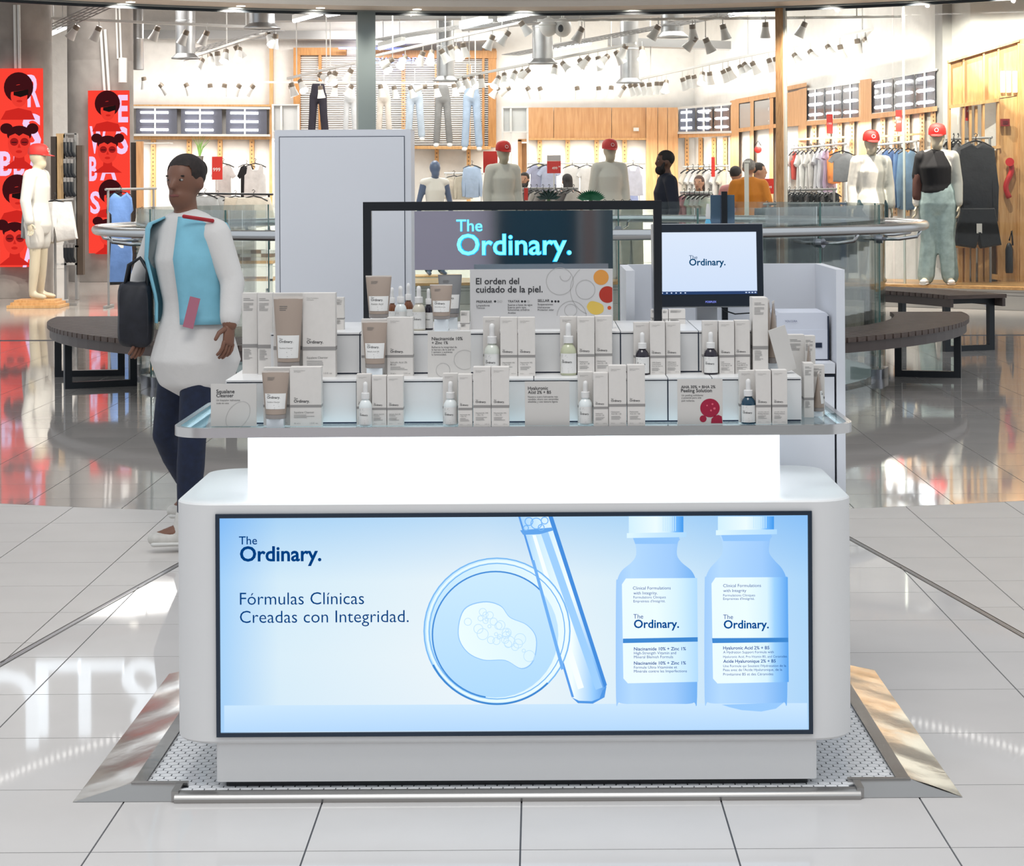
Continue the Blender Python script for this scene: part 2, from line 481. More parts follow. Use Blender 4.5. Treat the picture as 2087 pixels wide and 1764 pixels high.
o = arcwall('trim_3', -1.25, 1.25, FR - 0.02, FR + 0.02, ZH - 0.035, ZH, mat('dark_seal', (0.03, 0.04, 0.05), 0.5)); tag(o, kind='structure')
o = arcwall('wall_front', -1.25, 1.25, FR - 0.16, FR + 0.2, ZH + 0.09, 9.6, M_cream); tag(o, kind='structure')
# mall ceiling far above (seen only mirrored in the floor)
o = arcwall('ceiling_mall', -1.25, 1.25, FR - 4.2, FR - 0.1, 9.6, 9.9, mat('mall_ceiling', (0.7, 0.69, 0.67), 0.7)); tag(o, kind='structure')
M_plaster = mat('white_rough_plaster', (0.82, 0.80, 0.77), 0.8, noise=0.04, nscale=6, bump=0.6)
M_shopgrey = mat('shop_ceiling_grey', (0.42, 0.41, 0.40), 0.8, noise=0.12, nscale=1.2)
M_wood = wood('shop_plywood', (0.56, 0.28, 0.115), (0.68, 0.38, 0.18), 0.5, 2.0)
M_wooddk = wood('frame_timber', (0.42, 0.19, 0.055), (0.55, 0.27, 0.09), 0.5, 4.0)
M_pine = wood('pine_board', (0.60, 0.32, 0.12), (0.72, 0.43, 0.19), 0.5, 3.0)
M_shelfback = mat('lit_shelf_back', (0.86, 0.84, 0.80), 0.7)
# walls: left back wall, middle back wall, slanting right wall
WL = [(-14.0, 33.0), (-9.5, 39.0), (3.1, 40.6)]
WR = [(3.1, 40.6), (4.4, 34.2), (5.35, 27.9)]
def wallrun(name, pts, z0, z1, material, t=0.12):
    n = len(pts); off = []
    for i in range(n):
        d = Vector(pts[min(i + 1, n - 1)]) - Vector(pts[max(i - 1, 0)]); d.normalize()
        off.append((pts[i][0] - d.y * t, pts[i][1] + d.x * t))
    mb = MB()
    for i in range(n - 1):
        q = [pts[i], pts[i + 1], off[i + 1], off[i]]
        mb.prism(q, z0, z1)
    o = mb.build(name, material); tag(o, kind='structure'); return o
wallrun('wall_back', WL, 0, 5.6, M_plaster)
wallrun('wall_right', [(4.4, 34.2), (5.35, 27.9), (5.6, 26.6), (9.5, 24.2)], 0, 5.6, M_plaster)
wallrun('wall_back', [(3.1, 40.6), (4.4, 34.2)], 0, 5.6, M_plaster)
o = MB().box(-16, 12, 26.9, 42, 5.5, 5.7).build('ceiling', M_shopgrey); tag(o, kind='structure')
# window platform of the shop front
a0 = math.asin(-2.2 / FR); 
o = arcwall('trim_4', -0.235, 0.95, FR - 0.14, FR - 0.02, 0.0, 0.245, mat('steel_skirting', (0.44, 0.42, 0.39), 0.4, 0.3, noise=0.06, nscale=1.5)); tag(o, kind='structure')
for zz in (0.17, 0.21):
    q = arcwall('skirting_joint', -0.235, 0.95, FR - 0.143, FR - 0.139, zz, zz + 0.006, mat('joint_dark', (0.15, 0.14, 0.13), 0.6), parent=o)
for a in (0.50, 0.62, 0.74):
    for zz in (0.05, 0.13):
        p = fpt(a, FR - 0.14, zz); d = Vector((-math.sin(a), -math.cos(a), 0))
        MB().cyl(p, p + d * 0.008, 0.016, 10).build('bolt', M_strip, o)
o = arcwall('trim_5', -0.235, 0.95, FR - 0.16, FR + 1.2, 0.245, 0.28, wood('platform_edge', (0.45, 0.24, 0.09), (0.60, 0.36, 0.15), 0.4, 3.0, 'X')); tag(o, kind='structure')
# posts and panes of the shop front
def post(name, px, half, m_, z0=0.0, z1=ZH, depth=0.16):
    x = (px - PX) / F * 26.5
    for _ in range(3): x = (px - PX - ROLL * 0) / F * farc(x)
    y = farc(x); a = math.atan2(x - FC.x, y - FC.y)
    R = Matrix.Translation((x, y, 0)) @ Matrix.Rotation(-a, 4, 'Z')
    o = MB((x, y, 0)).box(-half, half, -depth / 2, depth / 2, z0, z1, R).build(name, m_)
    o.location = (x, y, 0); tag(o, kind='structure'); return o
post('trim_6', 747, 0.115, mat('grey_post', (0.26, 0.31, 0.31), 0.5))
post('trim_7', 1592, 0.047, wood('post_timber', (0.33, 0.17, 0.07), (0.48, 0.28, 0.13), 0.5, 5.0), 0.28)
o = post('trim_8', 1601, 0.018, mat('pale_seal', (0.55, 0.55, 0.50), 0.5), 0.28, ZH, 0.10)
o = post('trim_9', 1843, 0.013, mat('pane_edge', (0.55, 0.62, 0.58), 0.3), 0.28, ZH, 0.02)
M_pane = glass_mat('shop_pane', (0.97, 0.985, 0.98), 0.55)
for k, (aa, ab) in enumerate(((-0.225, 0.318), (0.330, 0.487), (0.490, 0.95))):
    o = arcwall('window_%d' % (k + 1), aa, ab, FR - 0.006, FR + 0.006, 0.285, ZH - 0.035, M_pane, n=16)
    tag(o, kind='structure')

# unseen panels behind the viewer, toned and placed to shape the mirror sign's reflection
for k, (xa, xb, zt, c) in enumerate(((-16, -7, 3.6, (.42, .36, .40)), (-7, -0.42, 3.4, (.80, .72, .82)), (-0.42, 0.42, 3.6, (.015, .085, .13)), (0.42, 0.60, 3.4, (.55, .40, .36)), (0.60, 16, 3.6, (.12, .18, .20)))):
    o = MB().box(xa, xb, -9.3, -9.0, 0, zt).build('wall_for_mirror', mat('mirror_tone_%d' % k, c, .5)); tag(o, kind='structure')
    MB().box(xa, xb, -9.0, -8.9, zt - .25, zt).build('mirror_wall_band', M_headgrey, o)
    MB().box(xa - .03, xa + .03, -9.0, -8.88, 0, zt - .25).build('mirror_wall_strip', M_headgrey, o)
# ================================================================== KIOSK PLATFORM (steel ramp edge + hexagon mosaic)
M_steel = mat('brushed_steel', (0.62, 0.61, 0.60), 0.16, 1.0, bump=0.25, nscale=2.2)
M_steel2 = mat('satin_steel', (0.42, 0.41, 0.40), 0.34, 1.0)
M_hex = mat('white_mosaic', (0.88, 0.89, 0.91), 0.12, spec=0.6)
M_hexg = mat('mosaic_grout', (0.035, 0.04, 0.05), 0.8)
BY, TY, PZ = 5.19, 6.55, 0.02
BXL, BXR = G(150, 1632).x, G(1960, 1622).x
plat = thing('platform', (0, 5.8, 0), 'white hexagon mosaic platform with steel ramp edges under the kiosk', 'platform')
IXL, IXR = -1.045, 0.945            # inner edge of the side ramps
MB().box(IXL, IXR, 5.28, TY, 0.0, PZ - 0.003).build('base', M_hexg, plat)
MB().box(P(358, 1600, 5.2).x, P(1752, 1600, 5.2).x, 5.205, 5.28, 0.0, PZ - 0.003).build('front_base', M_hexg, plat)
# side ramps
for s, xo, xi in ((-1, BXL, IXL), (1, BXR, IXR)):
    yf = 5.19
    inn = xi - s * 0.035
    pts = [(xo, yf, 0.001), (xi, yf + 0.075, PZ + 0.006), (xi, TY, PZ + 0.006), (xo, TY, 0.001)]
    q = [(xi, yf + 0.075, PZ + 0.006), (inn, yf + 0.075, PZ + 0.006), (inn, TY, PZ + 0.006), (xi, TY, PZ + 0.006)]
    mb = MB(); n = 24
    # slightly buckled sheet
    random.seed(3 + s)
    vs = []
    for i in range(n + 1):
        t = i / n
        for k in range(4):
            u = k / 3
            a = Vector(pts[0]).lerp(Vector(pts[3]), t); b = Vector(pts[1]).lerp(Vector(pts[2]), t)
            p = a.lerp(b, u); p.z += (0.0022 * math.sin(t * 23 + s) * math.sin(u * PI)) + 0.001 * math.sin(t * 51 + 2 * u) * math.sin(u * PI)
            vs.append(p)
    fs = [(i * 4 + k, i * 4 + k + 1, i * 4 + 5 + k, i * 4 + 4 + k) for i in range(n) for k in range(3)]
    mb.add(vs, fs).build('side_ramp', M_steel, plat, smooth=True)
    MB().add(q, [(0, 1, 2, 3)]).build('ramp_lip', M_steel, plat)
    cx = P(358 if s < 0 else 1752, 1600, 5.2).x
    tri = [(xo, yf, 0.001), (cx, yf, 0.001), (cx, yf + 0.075, PZ + 0.005), (xi, yf + 0.075, PZ + 0.006)]
    MB().add(tri, [(0, 1, 2, 3)]).build('corner_ramp', M_steel2, plat)
    MB().box(min(xi, cx + s * -0.02), max(xi, cx - s * 0.02), yf + 0.070, yf + 0.088, PZ, PZ + 0.008).build('corner_lip', M_steel2, plat)
    MB().box(cx - 0.009, cx + 0.009, yf - 0.004, yf + 0.08, 0.001, PZ + 0.007).build('end_trim', M_steel2, plat)
cl, cr = P(358, 1600, 5.2).x, P(1752, 1600, 5.2).x
prof = [(5.176, 0.0), (5.174, 0.010), (5.178, 0.017), (5.186, 0.021), (5.200, 0.0225), (5.214, 0.0225), (5.214, 0.0)]
vs = [(x, y, z) for x in (cl, cr) for y, z in prof]; n = len(prof)
MB().add(vs, [(i, (i + 1) % n, n + (i + 1) % n, n + i) for i in range(n)] + [list(range(n))[::-1], list(range(n, 2 * n))]).build('front_trim', M_steel2, plat, smooth=0.6)
# hexagon tiles
hp = 0.0303; hr = hp / math.sqrt(3) * 0.895
hexm = MB().prism([(hr * math.cos(PI / 2 + PI / 3 * k), hr * math.sin(PI / 2 + PI / 3 * k)) for k in range(6)], -0.003, 0.0).mesh('hexagon_tile', M_hex)
hexes = []
for j in range(0, 52):
    for i in range(-36, 34):
        x = i * hp + (hp / 2 if j % 2 else 0) - 0.05; y = 5.227 + j * hp * 0.866
        if y > TY - 0.02: continue
        lo, hi = (cl, cr) if y < 5.285 else (IXL + 0.01, IXR - 0.01)
        if not (lo + 0.012 < x < hi - 0.012): continue
        sx = PX + F * x / y; sy = PY + F * (CH - PZ) / y
        vis = (sx < 446 and sy > 1440 + (446 - sx) * 0.0) or (sx > 1660 and sy > 1430) or sy > 1588
        if 366 > sx and sy < 1465: vis = True
        inside = -0.85 < x < 0.72 and y > 5.30
        hexes.append((0 if vis and not inside else 1, y, x))
hexes.sort()
rest = MB(); cnt = 0
for h_, y, x in hexes:
    if h_ == 0 and cnt < 298:
        o = link('hexagon_tile', hexm, plat); o.location = (x, y - 5.8, PZ); cnt += 1
    else:
        rest.prism([(x + hr * math.cos(PI / 2 + PI / 3 * k), y + hr * math.sin(PI / 2 + PI / 3 * k)) for k in range(6)], PZ - 0.003, PZ)
o = rest.build('hexagon_field', M_hex, plat); o['kind'] = 'stuff'

# ================================================================== KIOSK
XL, XR, YF, YB = -0.930, 0.800, 5.22, 5.88
ZB, ZT = 0.137, 0.745
kiosk = thing('display_kiosk', (-0.06, 5.5, 0.02), 'white rounded display kiosk with a large lit screen and glowing riser', 'kiosk')
M_kw = mat('kiosk_white', (0.79, 0.785, 0.78), 0.42)
M_light = mat('light_box_acrylic', (0.9, 0.93, 0.97), 0.35, emit=(0.90, 0.95, 1.0), es=1.55)
xl, xr = P(441, 1540, 5.24).x, P(1665, 1540, 5.24).x
MB().prism(rrect(xl, xr, 5.237, 5.84, 0.01, 2), 0.036, ZB).build('plinth', M_kw, kiosk)
MB().prism(rrect(xl + 0.02, xr - 0.02, 5.255, 5.82, 0.01, 2), PZ, 0.036).build('plinth_foot', M_black, kiosk)
mb = MB(); rings = []
for ins, z in ((0.006, ZB), (0.0, ZB + 0.006), (0.0, ZT - 0.004), (0.004, ZT)):
    rings.append([(x, y, z) for x, y in rrect(XL + ins, XR - ins, YF + ins, YB - ins, 0.10 - ins, 8)])
n = len(rings[0])
vs = [p for r in rings for p in r]
fs = [(i * n + k, i * n + (k + 1) % n, (i + 1) * n + (k + 1) % n, (i + 1) * n + k) for i in range(3) for k in range(n)] + [list(range(n))[::-1], list(range(3 * n, 4 * n))]
mb.add(vs, fs).build('cabinet_body', M_kw, kiosk, smooth=0.5)
lx0, lx1 = P(508, 950, 5.43).x, P(1587, 950, 5.43).x
MB().prism(rrect(lx0, lx1, 5.325, 5.80, 0.085, 8), ZT, 0.9115).build('light_box', M_light, kiosk, smooth=0.5)
# glass top with steel band
M_top = glass_mat('counter_glass', (0.86, 0.95, 0.96), 0.8, haze=0.10, hazecol=(0.8, 0.9, 0.95))
GZ0, GZ1 = 0.9125, 0.937
outer = rrect(XL - 0.004, XR + 0.004, 5.213, 5.90, 0.085, 8); inner = rrect(XL + 0.010, XR - 0.010, 5.227, 5.886, 0.073, 8)
n = len(outer)
vs = [(x, y, GZ0) for x, y in outer] + [(x, y, GZ1) for x, y in outer] + [(x, y, GZ1) for x, y in inner] + [(x, y, GZ0) for x, y in inner]
fs = [(a * n + k, a * n + (k + 1) % n, ((a + 1) % 4) * n + (k + 1) % n, ((a + 1) % 4) * n + k) for a in range(4) for k in range(n)]
MB().add(vs, fs).build('steel_band', mat('band_steel', (0.74, 0.73, 0.72), 0.22, 1.0), kiosk, smooth=0.6)
MB().prism(inner, GZ0 + 0.012, GZ1 - 0.001).build('glass_top', M_top, kiosk)
M_led = mat('led_strip', (0.9, 0.95, 1.0), 0.4, emit=(0.80, 0.91, 1.0), es=5.0)
MB().box(lx0, lx1, 5.274, 5.297, GZ0 + 0.006, GZ0 + 0.010).build('led_strip', M_led, kiosk)
MB().box(lx0, lx1, 5.232, 5.236, GZ0 + 0.006, GZ0 + 0.010).build('led_strip', M_led, kiosk)
for xa in (XL + 0.013, XR - 0.019): MB().box(xa, xa + 0.006, 5.30, 5.82, GZ0 + 0.006, GZ0 + 0.010).build('led_strip', M_led, kiosk)
# ---- the screen
SY = YF - 0.003
sx0, sx1 = P(449, 1270, SY).x, P(1647, 1270, SY).x
sz0, sz1 = P(1045, 1489, SY).z, P(1045, 1052, SY).z
B0 = (0.245, 0.50, 0.90)
scr = MB().box(sx0, sx1, SY, YF - 0.0005, sz0, sz1).build('screen', screen_mat('screen_background',
    [(0.0, (0.42, 0.69, 1.0)), (0.10, (0.74, 0.90, 1.0)), (0.45, (0.90, 0.97, 1.0)), (0.75, (0.74, 0.90, 1.0)), (1.0, (0.46, 0.72, 1.0))], 0, 0.90,
    [(0.0, (0.95, 0.97, 1.0)), (0.35, (1, 1, 1)), (0.7, (0.95, 0.98, 1)), (1.0, (0.58, 0.77, 0.97))]), kiosk)
mb = MB()
fw = 0.0105
for a, b, c, d in ((sx0 - fw, sx1 + fw, sz1, sz1 + fw), (sx0 - fw, sx1 + fw, sz0 - fw, sz0), (sx0 - fw, sx0, sz0, sz1), (sx1, sx1 + fw, sz0, sz1)):
    mb.box(a, b, SY - 0.006, YF - 0.0005, c, d)
mb.build('screen_frame', mat('screen_frame', (0.02, 0.035, 0.06), 0.2, 0.3), kiosk)
def on(px, py): p = P(px, py, SY); return (p.x, p.z)
LAY = [0]
def shape(name, pts, material, pix=True, step=1):
    LAY[0] += step
    y = SY - 0.00025 * LAY[0]
    q = [on(*p) for p in pts] if pix else pts
    mb = MB(); mb.off = Vector(kiosk['_w'])
    mb.plate(q, y)
    return link(name, mb.mesh(name, material, fix=False), scr)
# child meshes of the screen share the kiosk origin, so parent offset is zero
def flat(c): return screen_mat('lit_%02x%02x%02x' % tuple(int(max(0, min(1, v)) * 255) for v in c), [(0, c), (1, c)], 0, 1.0)
def ringpts(cx, cy, r0, r1, a0=0, a1=2 * PI, n=48, ex=1.0):
    o_ = [(cx + r1 * ex * math.cos(a0 + (a1 - a0) * i / n), cy + r1 * math.sin(a0 + (a1 - a0) * i / n)) for i in range(n + 1)]
    i_ = [(cx + r0 * ex * math.cos(a0 + (a1 - a0) * i / n), cy + r0 * math.sin(a0 + (a1 - a0) * i / n)) for i in range(n + 1)]
    return o_, i_
def ring(name, cx, cy, r0, r1, material, a0=0, a1=2 * PI, n=48):
    LAY[0] += 1
    y = SY - 0.00025 * LAY[0]
    o_, i_ = ringpts(cx, cy, r0, r1, a0, a1, n)
    mb = MB(kiosk['_w'])
    mb.add([(on(*p)[0], y, on(*p)[1]) for p in o_ + i_], [(k, n + 1 + k, n + 2 + k, k + 1) for k in range(n)])
    return link(name, mb.mesh(name, material, fix=False), scr)
def circ(cx, cy, r, n=40, ex=1.0): return [(cx + r * ex * math.cos(2 * PI * k / n), cy + r * math.sin(2 * PI * k / n)) for k in range(n)]
NAVY = (0.005, 0.05, 0.22); MID = (0.05, 0.28, 0.72); SKY = (0.42, 0.68, 0.98); PALE = (0.72, 0.88, 1.0); ICE = (0.86, 0.95, 1.0)
shape('table_picture', [(457, 1437), (1645, 1432), (1646, 1486), (457, 1491)], screen_mat('table_picture', [(0, (0.47, 0.70, 0.98)), (1, (0.60, 0.80, 1.0))], 2, 0.95))
# test tube
tb = [(1056, 1051), (1124, 1050), (1236, 1395), (1232, 1420), (1208, 1433), (1178, 1432), (1165, 1420)]
shape('test_tube_picture', tb, screen_mat('test_tube', [(0, (0.35, 0.62, 0.98)), (0.25, (0.62, 0.82, 1)), (0.6, (0.86, 0.95, 1)), (0.85, (0.30, 0.58, 0.95)), (1, (0.08, 0.30, 0.75))], 0))
shape('tube_edge_picture', [(1056, 1051), (1060, 1051), (1170, 1420), (1165, 1420)], flat((0.10, 0.32, 0.78)))
shape('tube_edge_picture', [(1117, 1050), (1126, 1050), (1237, 1395), (1231, 1400)], flat((0.06, 0.26, 0.70)))
shape('tube_shade_picture', [(1100, 1080), (1116, 1080), (1228, 1400), (1214, 1405)], flat((0.33, 0.60, 0.95)))
shape('tube_shine_picture', [(1085, 1090), (1092, 1090), (1190, 1400), (1178, 1404)], flat((0.88, 0.96, 1.0)))
shape('tube_foot_picture', [(1165, 1420), (1178, 1432), (1208, 1433), (1232, 1420), (1236, 1398), (1228, 1406), (1222, 1422), (1206, 1428), (1180, 1427)], flat((0.08, 0.30, 0.75)))
shape('liquid_level_picture', [(1060, 1080), (1126, 1074), (1128, 1080), (1100, 1088), (1066, 1089)], flat((0.12, 0.36, 0.80)))
for k, (cx, cy, r) in enumerate(((1078, 1062, 9), (1093, 1066, 12), (1110, 1060, 8), (1103, 1074, 7), (1072, 1075, 6))):
    ring('bubble_picture', cx, cy, r - 2, r, flat((0.18, 0.45, 0.88)), n=20)
# petri dish
shape('dish_picture', circ(1013, 1285, 150), screen_mat('dish', [(0, (0.52, 0.76, 1)), (0.5, (0.66, 0.85, 1)), (1, (0.80, 0.92, 1))], 0))
for r0, r1, c in ((147, 150, (0.20, 0.48, 0.86)), (141, 144, (0.80, 0.93, 1)), (137, 139, (0.16, 0.44, 0.84))):
    ring('dish_rim_picture', 1013, 1285, r0, r1, flat(c))
shape('dish_inner_picture', circ(1010, 1292, 128), screen_mat('dish_in', [(0, (0.42, 0.68, 0.97)), (1, (0.58, 0.79, 1))], 2))
ring('dish_inner_rim_picture', 1010, 1292, 127, 130, flat((0.06, 0.26, 0.66)), PI * 0.55, PI * 1.75)
ring('dish_shadow_picture', 1013, 1287, 144, 148, flat((0.05, 0.24, 0.62)), PI * 0.25, PI * 0.85)
# tube seen through the dish
shape('tube_through_dish_picture', [(1083, 1140), (1089, 1140), (1150, 1360), (1144, 1364)], flat((0.16, 0.42, 0.86)))
blob = smoothloop([(933, 1290), (945, 1240), (985, 1224), (1020, 1232), (1040, 1256), (1075, 1272), (1094, 1300), (1088, 1345), (1064, 1362), (1030, 1345), (985, 1344), (950, 1326)], 6)
shape('gel_edge_picture', blob, flat((0.30, 0.56, 0.90)))
shape('gel_picture', [(1012 + (x - 1012) * 0.975, 1293 + (y - 1293) * 0.968) for x, y in blob], screen_mat('gel', [(0, (0.80, 0.93, 1)), (1, (0.70, 0.87, 1))], 0))
random.seed(11)
for k in range(30):
    t = random.random(); cx = 965 + 100 * t + random.uniform(-14, 14); cy = 1256 + 62 * t + random.uniform(-20, 24)
    r = random.choice((4, 5, 6, 8, 10, 12))
    ring('bubble_picture', cx, cy, r - 1.3, r, flat((0.52, 0.74, 0.97)), n=18)
# the two bottles
def bottle_picture(x0, x1, nx0, nx1, cx0, cx1, yc, yb, tag_, lab):
    w = x1 - x0; m = (x0 + x1) / 2
    half = [(nx1 - 20, yc + 8), (nx1 - 4, yc + 8), (nx1, yc + 11), (nx1 - 4, yc + 18), (nx1 - 6, yc + 42), (nx1 + 4, yc + 58), (x1 - 12, yc + 74), (x1 - 3, yc + 92), (x1, yc + 115), (x1, yb - 14), (x1 - 6, yb - 3), (x1 - 20, yb), (x1 - 40, yb)]
    out = half + [(x0 + x1 - x, y) for x, y in half[::-1]]
    shape('bottle_picture', smoothloop(out, 4), screen_mat('bottle' + tag_, [(0, (0.34, 0.58, 0.92)), (0.2, (0.44, 0.67, 0.96)), (0.7, (0.34, 0.58, 0.93)), (1, (0.16, 0.42, 0.86))], 0))
    shape('bottle_neck_picture', [(nx0 + 1, yc + 6), (nx1 - 1, yc + 6), (nx1 - 6, yc + 20), (nx0 + 6, yc + 20)], flat((0.27, 0.53, 0.92)))
    top = 1050
    shape('bottle_cap_picture', [(cx0, top), (cx1, top), (cx1, yc), (cx0, yc)], screen_mat('cap' + tag_, [(0, (0.62, 0.83, 1)), (0.5, (0.80, 0.92, 1)), (0.75, (0.55, 0.78, 1)), (0.86, (0.16, 0.46, 0.94)), (1, (0.05, 0.30, 0.80))], 0))
    for k in range(7):
        xk = cx1 - 42 + k * 4.2
        shape('cap_rib_picture', [(xk, top), (xk + 1.5, top), (xk + 1.5, yc - 6), (xk, yc - 6)], flat((0.55, 0.78, 1.0)), step=1 if k == 0 else 0)
    shape('cap_rim_picture', [(cx0 - 4, yc - 2), (cx1 + 6, yc - 4), (cx1 + 6, yc + 6), (cx0 - 4, yc + 8)], screen_mat('rim' + tag_, [(0, (0.70, 0.88, 1)), (1, (0.42, 0.68, 0.98))], 0))
    lx0, lx1, ly0, ly1 = lab
    sh = smooth = [(lx0 + 8, ly0 - 0), (lx1, ly0 - 1), (lx1 + 2, ly1 - 3), (lx0 + 12, ly1), (lx0 + 3, ly1 - 10), (lx0, ly0 + 12)]
    shape('bottle_label_picture', sh, screen_mat('label' + tag_, [(0, (0.80, 0.92, 1)), (0.45, (0.80, 0.93, 1)), (0.72, (0.66, 0.85, 1)), (0.82, (0.33, 0.62, 0.97) if tag_ == 'two' else (0.58, 0.80, 1)), (1, (0.10, 0.36, 0.84) if tag_ == 'two' else (0.42, 0.68, 0.97))], 0))
bottle_picture(1255, 1420, 1288, 1385, 1281, 1392, 1086, 1431, 'one', (1267, 1420, 1176, 1389))
bottle_picture(1435, 1603, 1467, 1572, 1462, 1576, 1080, 1430, 'two', (1449, 1604, 1174, 1389))
shape('bottle_bar_picture', [(1269, 1298), (1421, 1295), (1421, 1304), (1269, 1307)], flat((0.05, 0.24, 0.62)))
shape('bottle_bar_picture', [(1450, 1297), (1605, 1296), (1605, 1305), (1451, 1307)], flat((0.05, 0.24, 0.62)), step=0)
shape('bottle_drip_picture', [(1470, 1432), (1595, 1428), (1580, 1440), (1550, 1446), (1510, 1443), (1485, 1437)], flat((0.30, 0.56, 0.93)))
LAY[0] += 1
TYs = SY - 0.00025 * LAY[0] - 0.0003
def writing(lines, material, name, parent, Y, origin):
    for body, px, py, w, b in lines:
        mb = MB(origin); pixletter(mb, body, px, py, w, Y, b)
        link(name, mb.mesh(name, material, fix=False), parent)
writing([('The', 487, 1109, 37, 0.006), ('Ordinary.', 489, 1143, 166, 0.022), ('Fórmulas Clínicas', 489, 1232, 253, -0.004),
         ('Creadas con Integridad.', 489, 1269, 344, -0.004)], flat((0.0, 0.045, 0.20)), 'headline_lettering', scr, TYs, kiosk['_w'])
writing([('Clinical Formulations', 1290, 1201, 77, 0.0), ('with Integrity.', 1291, 1211, 49, 0.0), ('Formulations Cliniques', 1291, 1219, 66, 0.0), ("Empreintes d'Intégrité.", 1291, 1227, 65, 0.0),
         ('The', 1291, 1260, 20, 0.0), ('Ordinary.', 1292, 1279, 92, 0.02),
         ('Niacinamide 10% + Zinc 1%', 1292, 1325, 106, 0.015), ('High-Strength Vitamin and', 1292, 1333, 86, 0.0), ('Mineral Blemish Formula', 1292, 1341, 80, 0.0),
         ('Niacinamide 10% + Zinc 1%', 1292, 1354, 106, 0.015), ('Formule Ultra-Vitaminée et', 1292, 1362, 88, 0.0), ('Minérale contre les Imperfections', 1292, 1370, 108, 0.0),
         ('Clinical Formulations', 1474, 1196, 77, 0.0), ('with Integrity', 1474, 1206, 47, 0.0), ('Formulations Cliniques', 1474, 1215, 65, 0.0), ("Empreintes d'Intégrité.", 1474, 1222, 64, 0.0),
         ('The', 1474, 1261, 20, 0.0), ('Ordinary.', 1475, 1280, 92, 0.02),
         ('Hyaluronic Acid 2% + B5', 1474, 1323, 94, 0.015), ('A Hydration Support Formula with', 1474, 1331, 103, 0.0), ('Hyaluronic Acid, Pro-Vitamin B5, and Ceramides', 1474, 1340, 130, 0.0),
         ('Acide Hyaluronique 2% + B5', 1474, 1350, 107, 0.015), ("Une Formule qui Soutient l'Hydratation de la", 1474, 1359, 128, 0.0), ("Peau avec de l'Acide Hyaluronique, de la", 1474, 1367, 120, 0.0), ('Provitamine B5 et des Céramides', 1474, 1376, 102, 0.0)],
        flat((0.0, 0.06, 0.26)), 'label_lettering', scr, TYs, kiosk['_w'])

# ================================================================== STEPPED RISERS on the glass
M_panel = mat('riser_panel', (0.78, 0.78, 0.78), 0.3)
M_gap = mat('riser_gap', (0.012, 0.022, 0.05), 0.4)
def riser(label, pxl, pxr, y0, y1, z0, z1, seams):
    xa, xb = P(pxl, 770, y0).x, P(pxr, 770, y0).x
    t = thing('display_riser', ((xa + xb) / 2, (y0 + y1) / 2, z0), label, 'riser')
    MB().box(xa + 0.003, xb - 0.003, y0 + 0.003, y1 - 0.003, z0, z1 - 0.003).build('core', M_gap, t)
    xs = [xa] + [P(s, 770, y0).x for s in seams] + [xb]
    for a, b in zip(xs, xs[1:]):
        MB().box(a + 0.0018, b - 0.0018, y0, y0 + 0.006, z0 + 0.004, z1 - 0.0075).build('front_panel', M_panel, t)
        MB().box(a + 0.0012, b - 0.0012, y0 - 0.002, y1, z1 - 0.0045, z1).build('top_panel', M_panel, t)
    for x, d in ((xa, 0.003), (xb, -0.003)):
        MB().box(min(x, x + d), max(x, x + d), y0 + 0.006, y1, z0 + 0.003, z1 - 0.0075).build('side_panel', M_panel, t)
    return t
Z0, Z1, Z2 = GZ1, 1.050, 1.160
riser('lower white display step with black joints standing on the glass counter', 459, 1634, 5.300, 5.885, Z0, Z1, (727, 1088, 1361, 1451))
riser('upper white display step with black joints, topmost level of the kiosk', 551, 1538, 5.452, 5.872, Z1, Z2, (734, 912, 1265, 1424))

# ================================================================== PRODUCTS
M_carton = mat('carton_board', (0.71, 0.675, 0.64), 0.6, noise=0.02, nscale=60)
M_band = mat('carton_band', (0.30, 0.285, 0.275), 0.6)
M_ink = mat('ink', (0.02, 0.02, 0.025), 0.6)
M_inkg = mat('ink_grey', (0.30, 0.29, 0.28), 0.6)
M_taupe = mat('tube_taupe', (0.36, 0.285, 0.235), 0.38)
M_taupe2 = mat('tube_cap_grey', (0.30, 0.27, 0.255), 0.4)
M_gtube = mat('tube_grey', (0.22, 0.22, 0.225), 0.4)
M_lab = mat('paper_label', (0.76, 0.75, 0.73), 0.5)
M_cap = mat('dropper_white', (0.74, 0.73, 0.72), 0.45)
M_acr = mat('acrylic_block', (0.75, 0.80, 0.84), 0.15, spec=0.6)
def fine_lines(mb, x, w, z, n, dz, y, seed=0):
    rnd = random.Random(seed)
    for k in range(n):
        ww = w * rnd.uniform(0.55, 1.0)
        mb.box(x, x + ww, y, y + 0.0002, z - k * dz, z - k * dz + dz * 0.32)
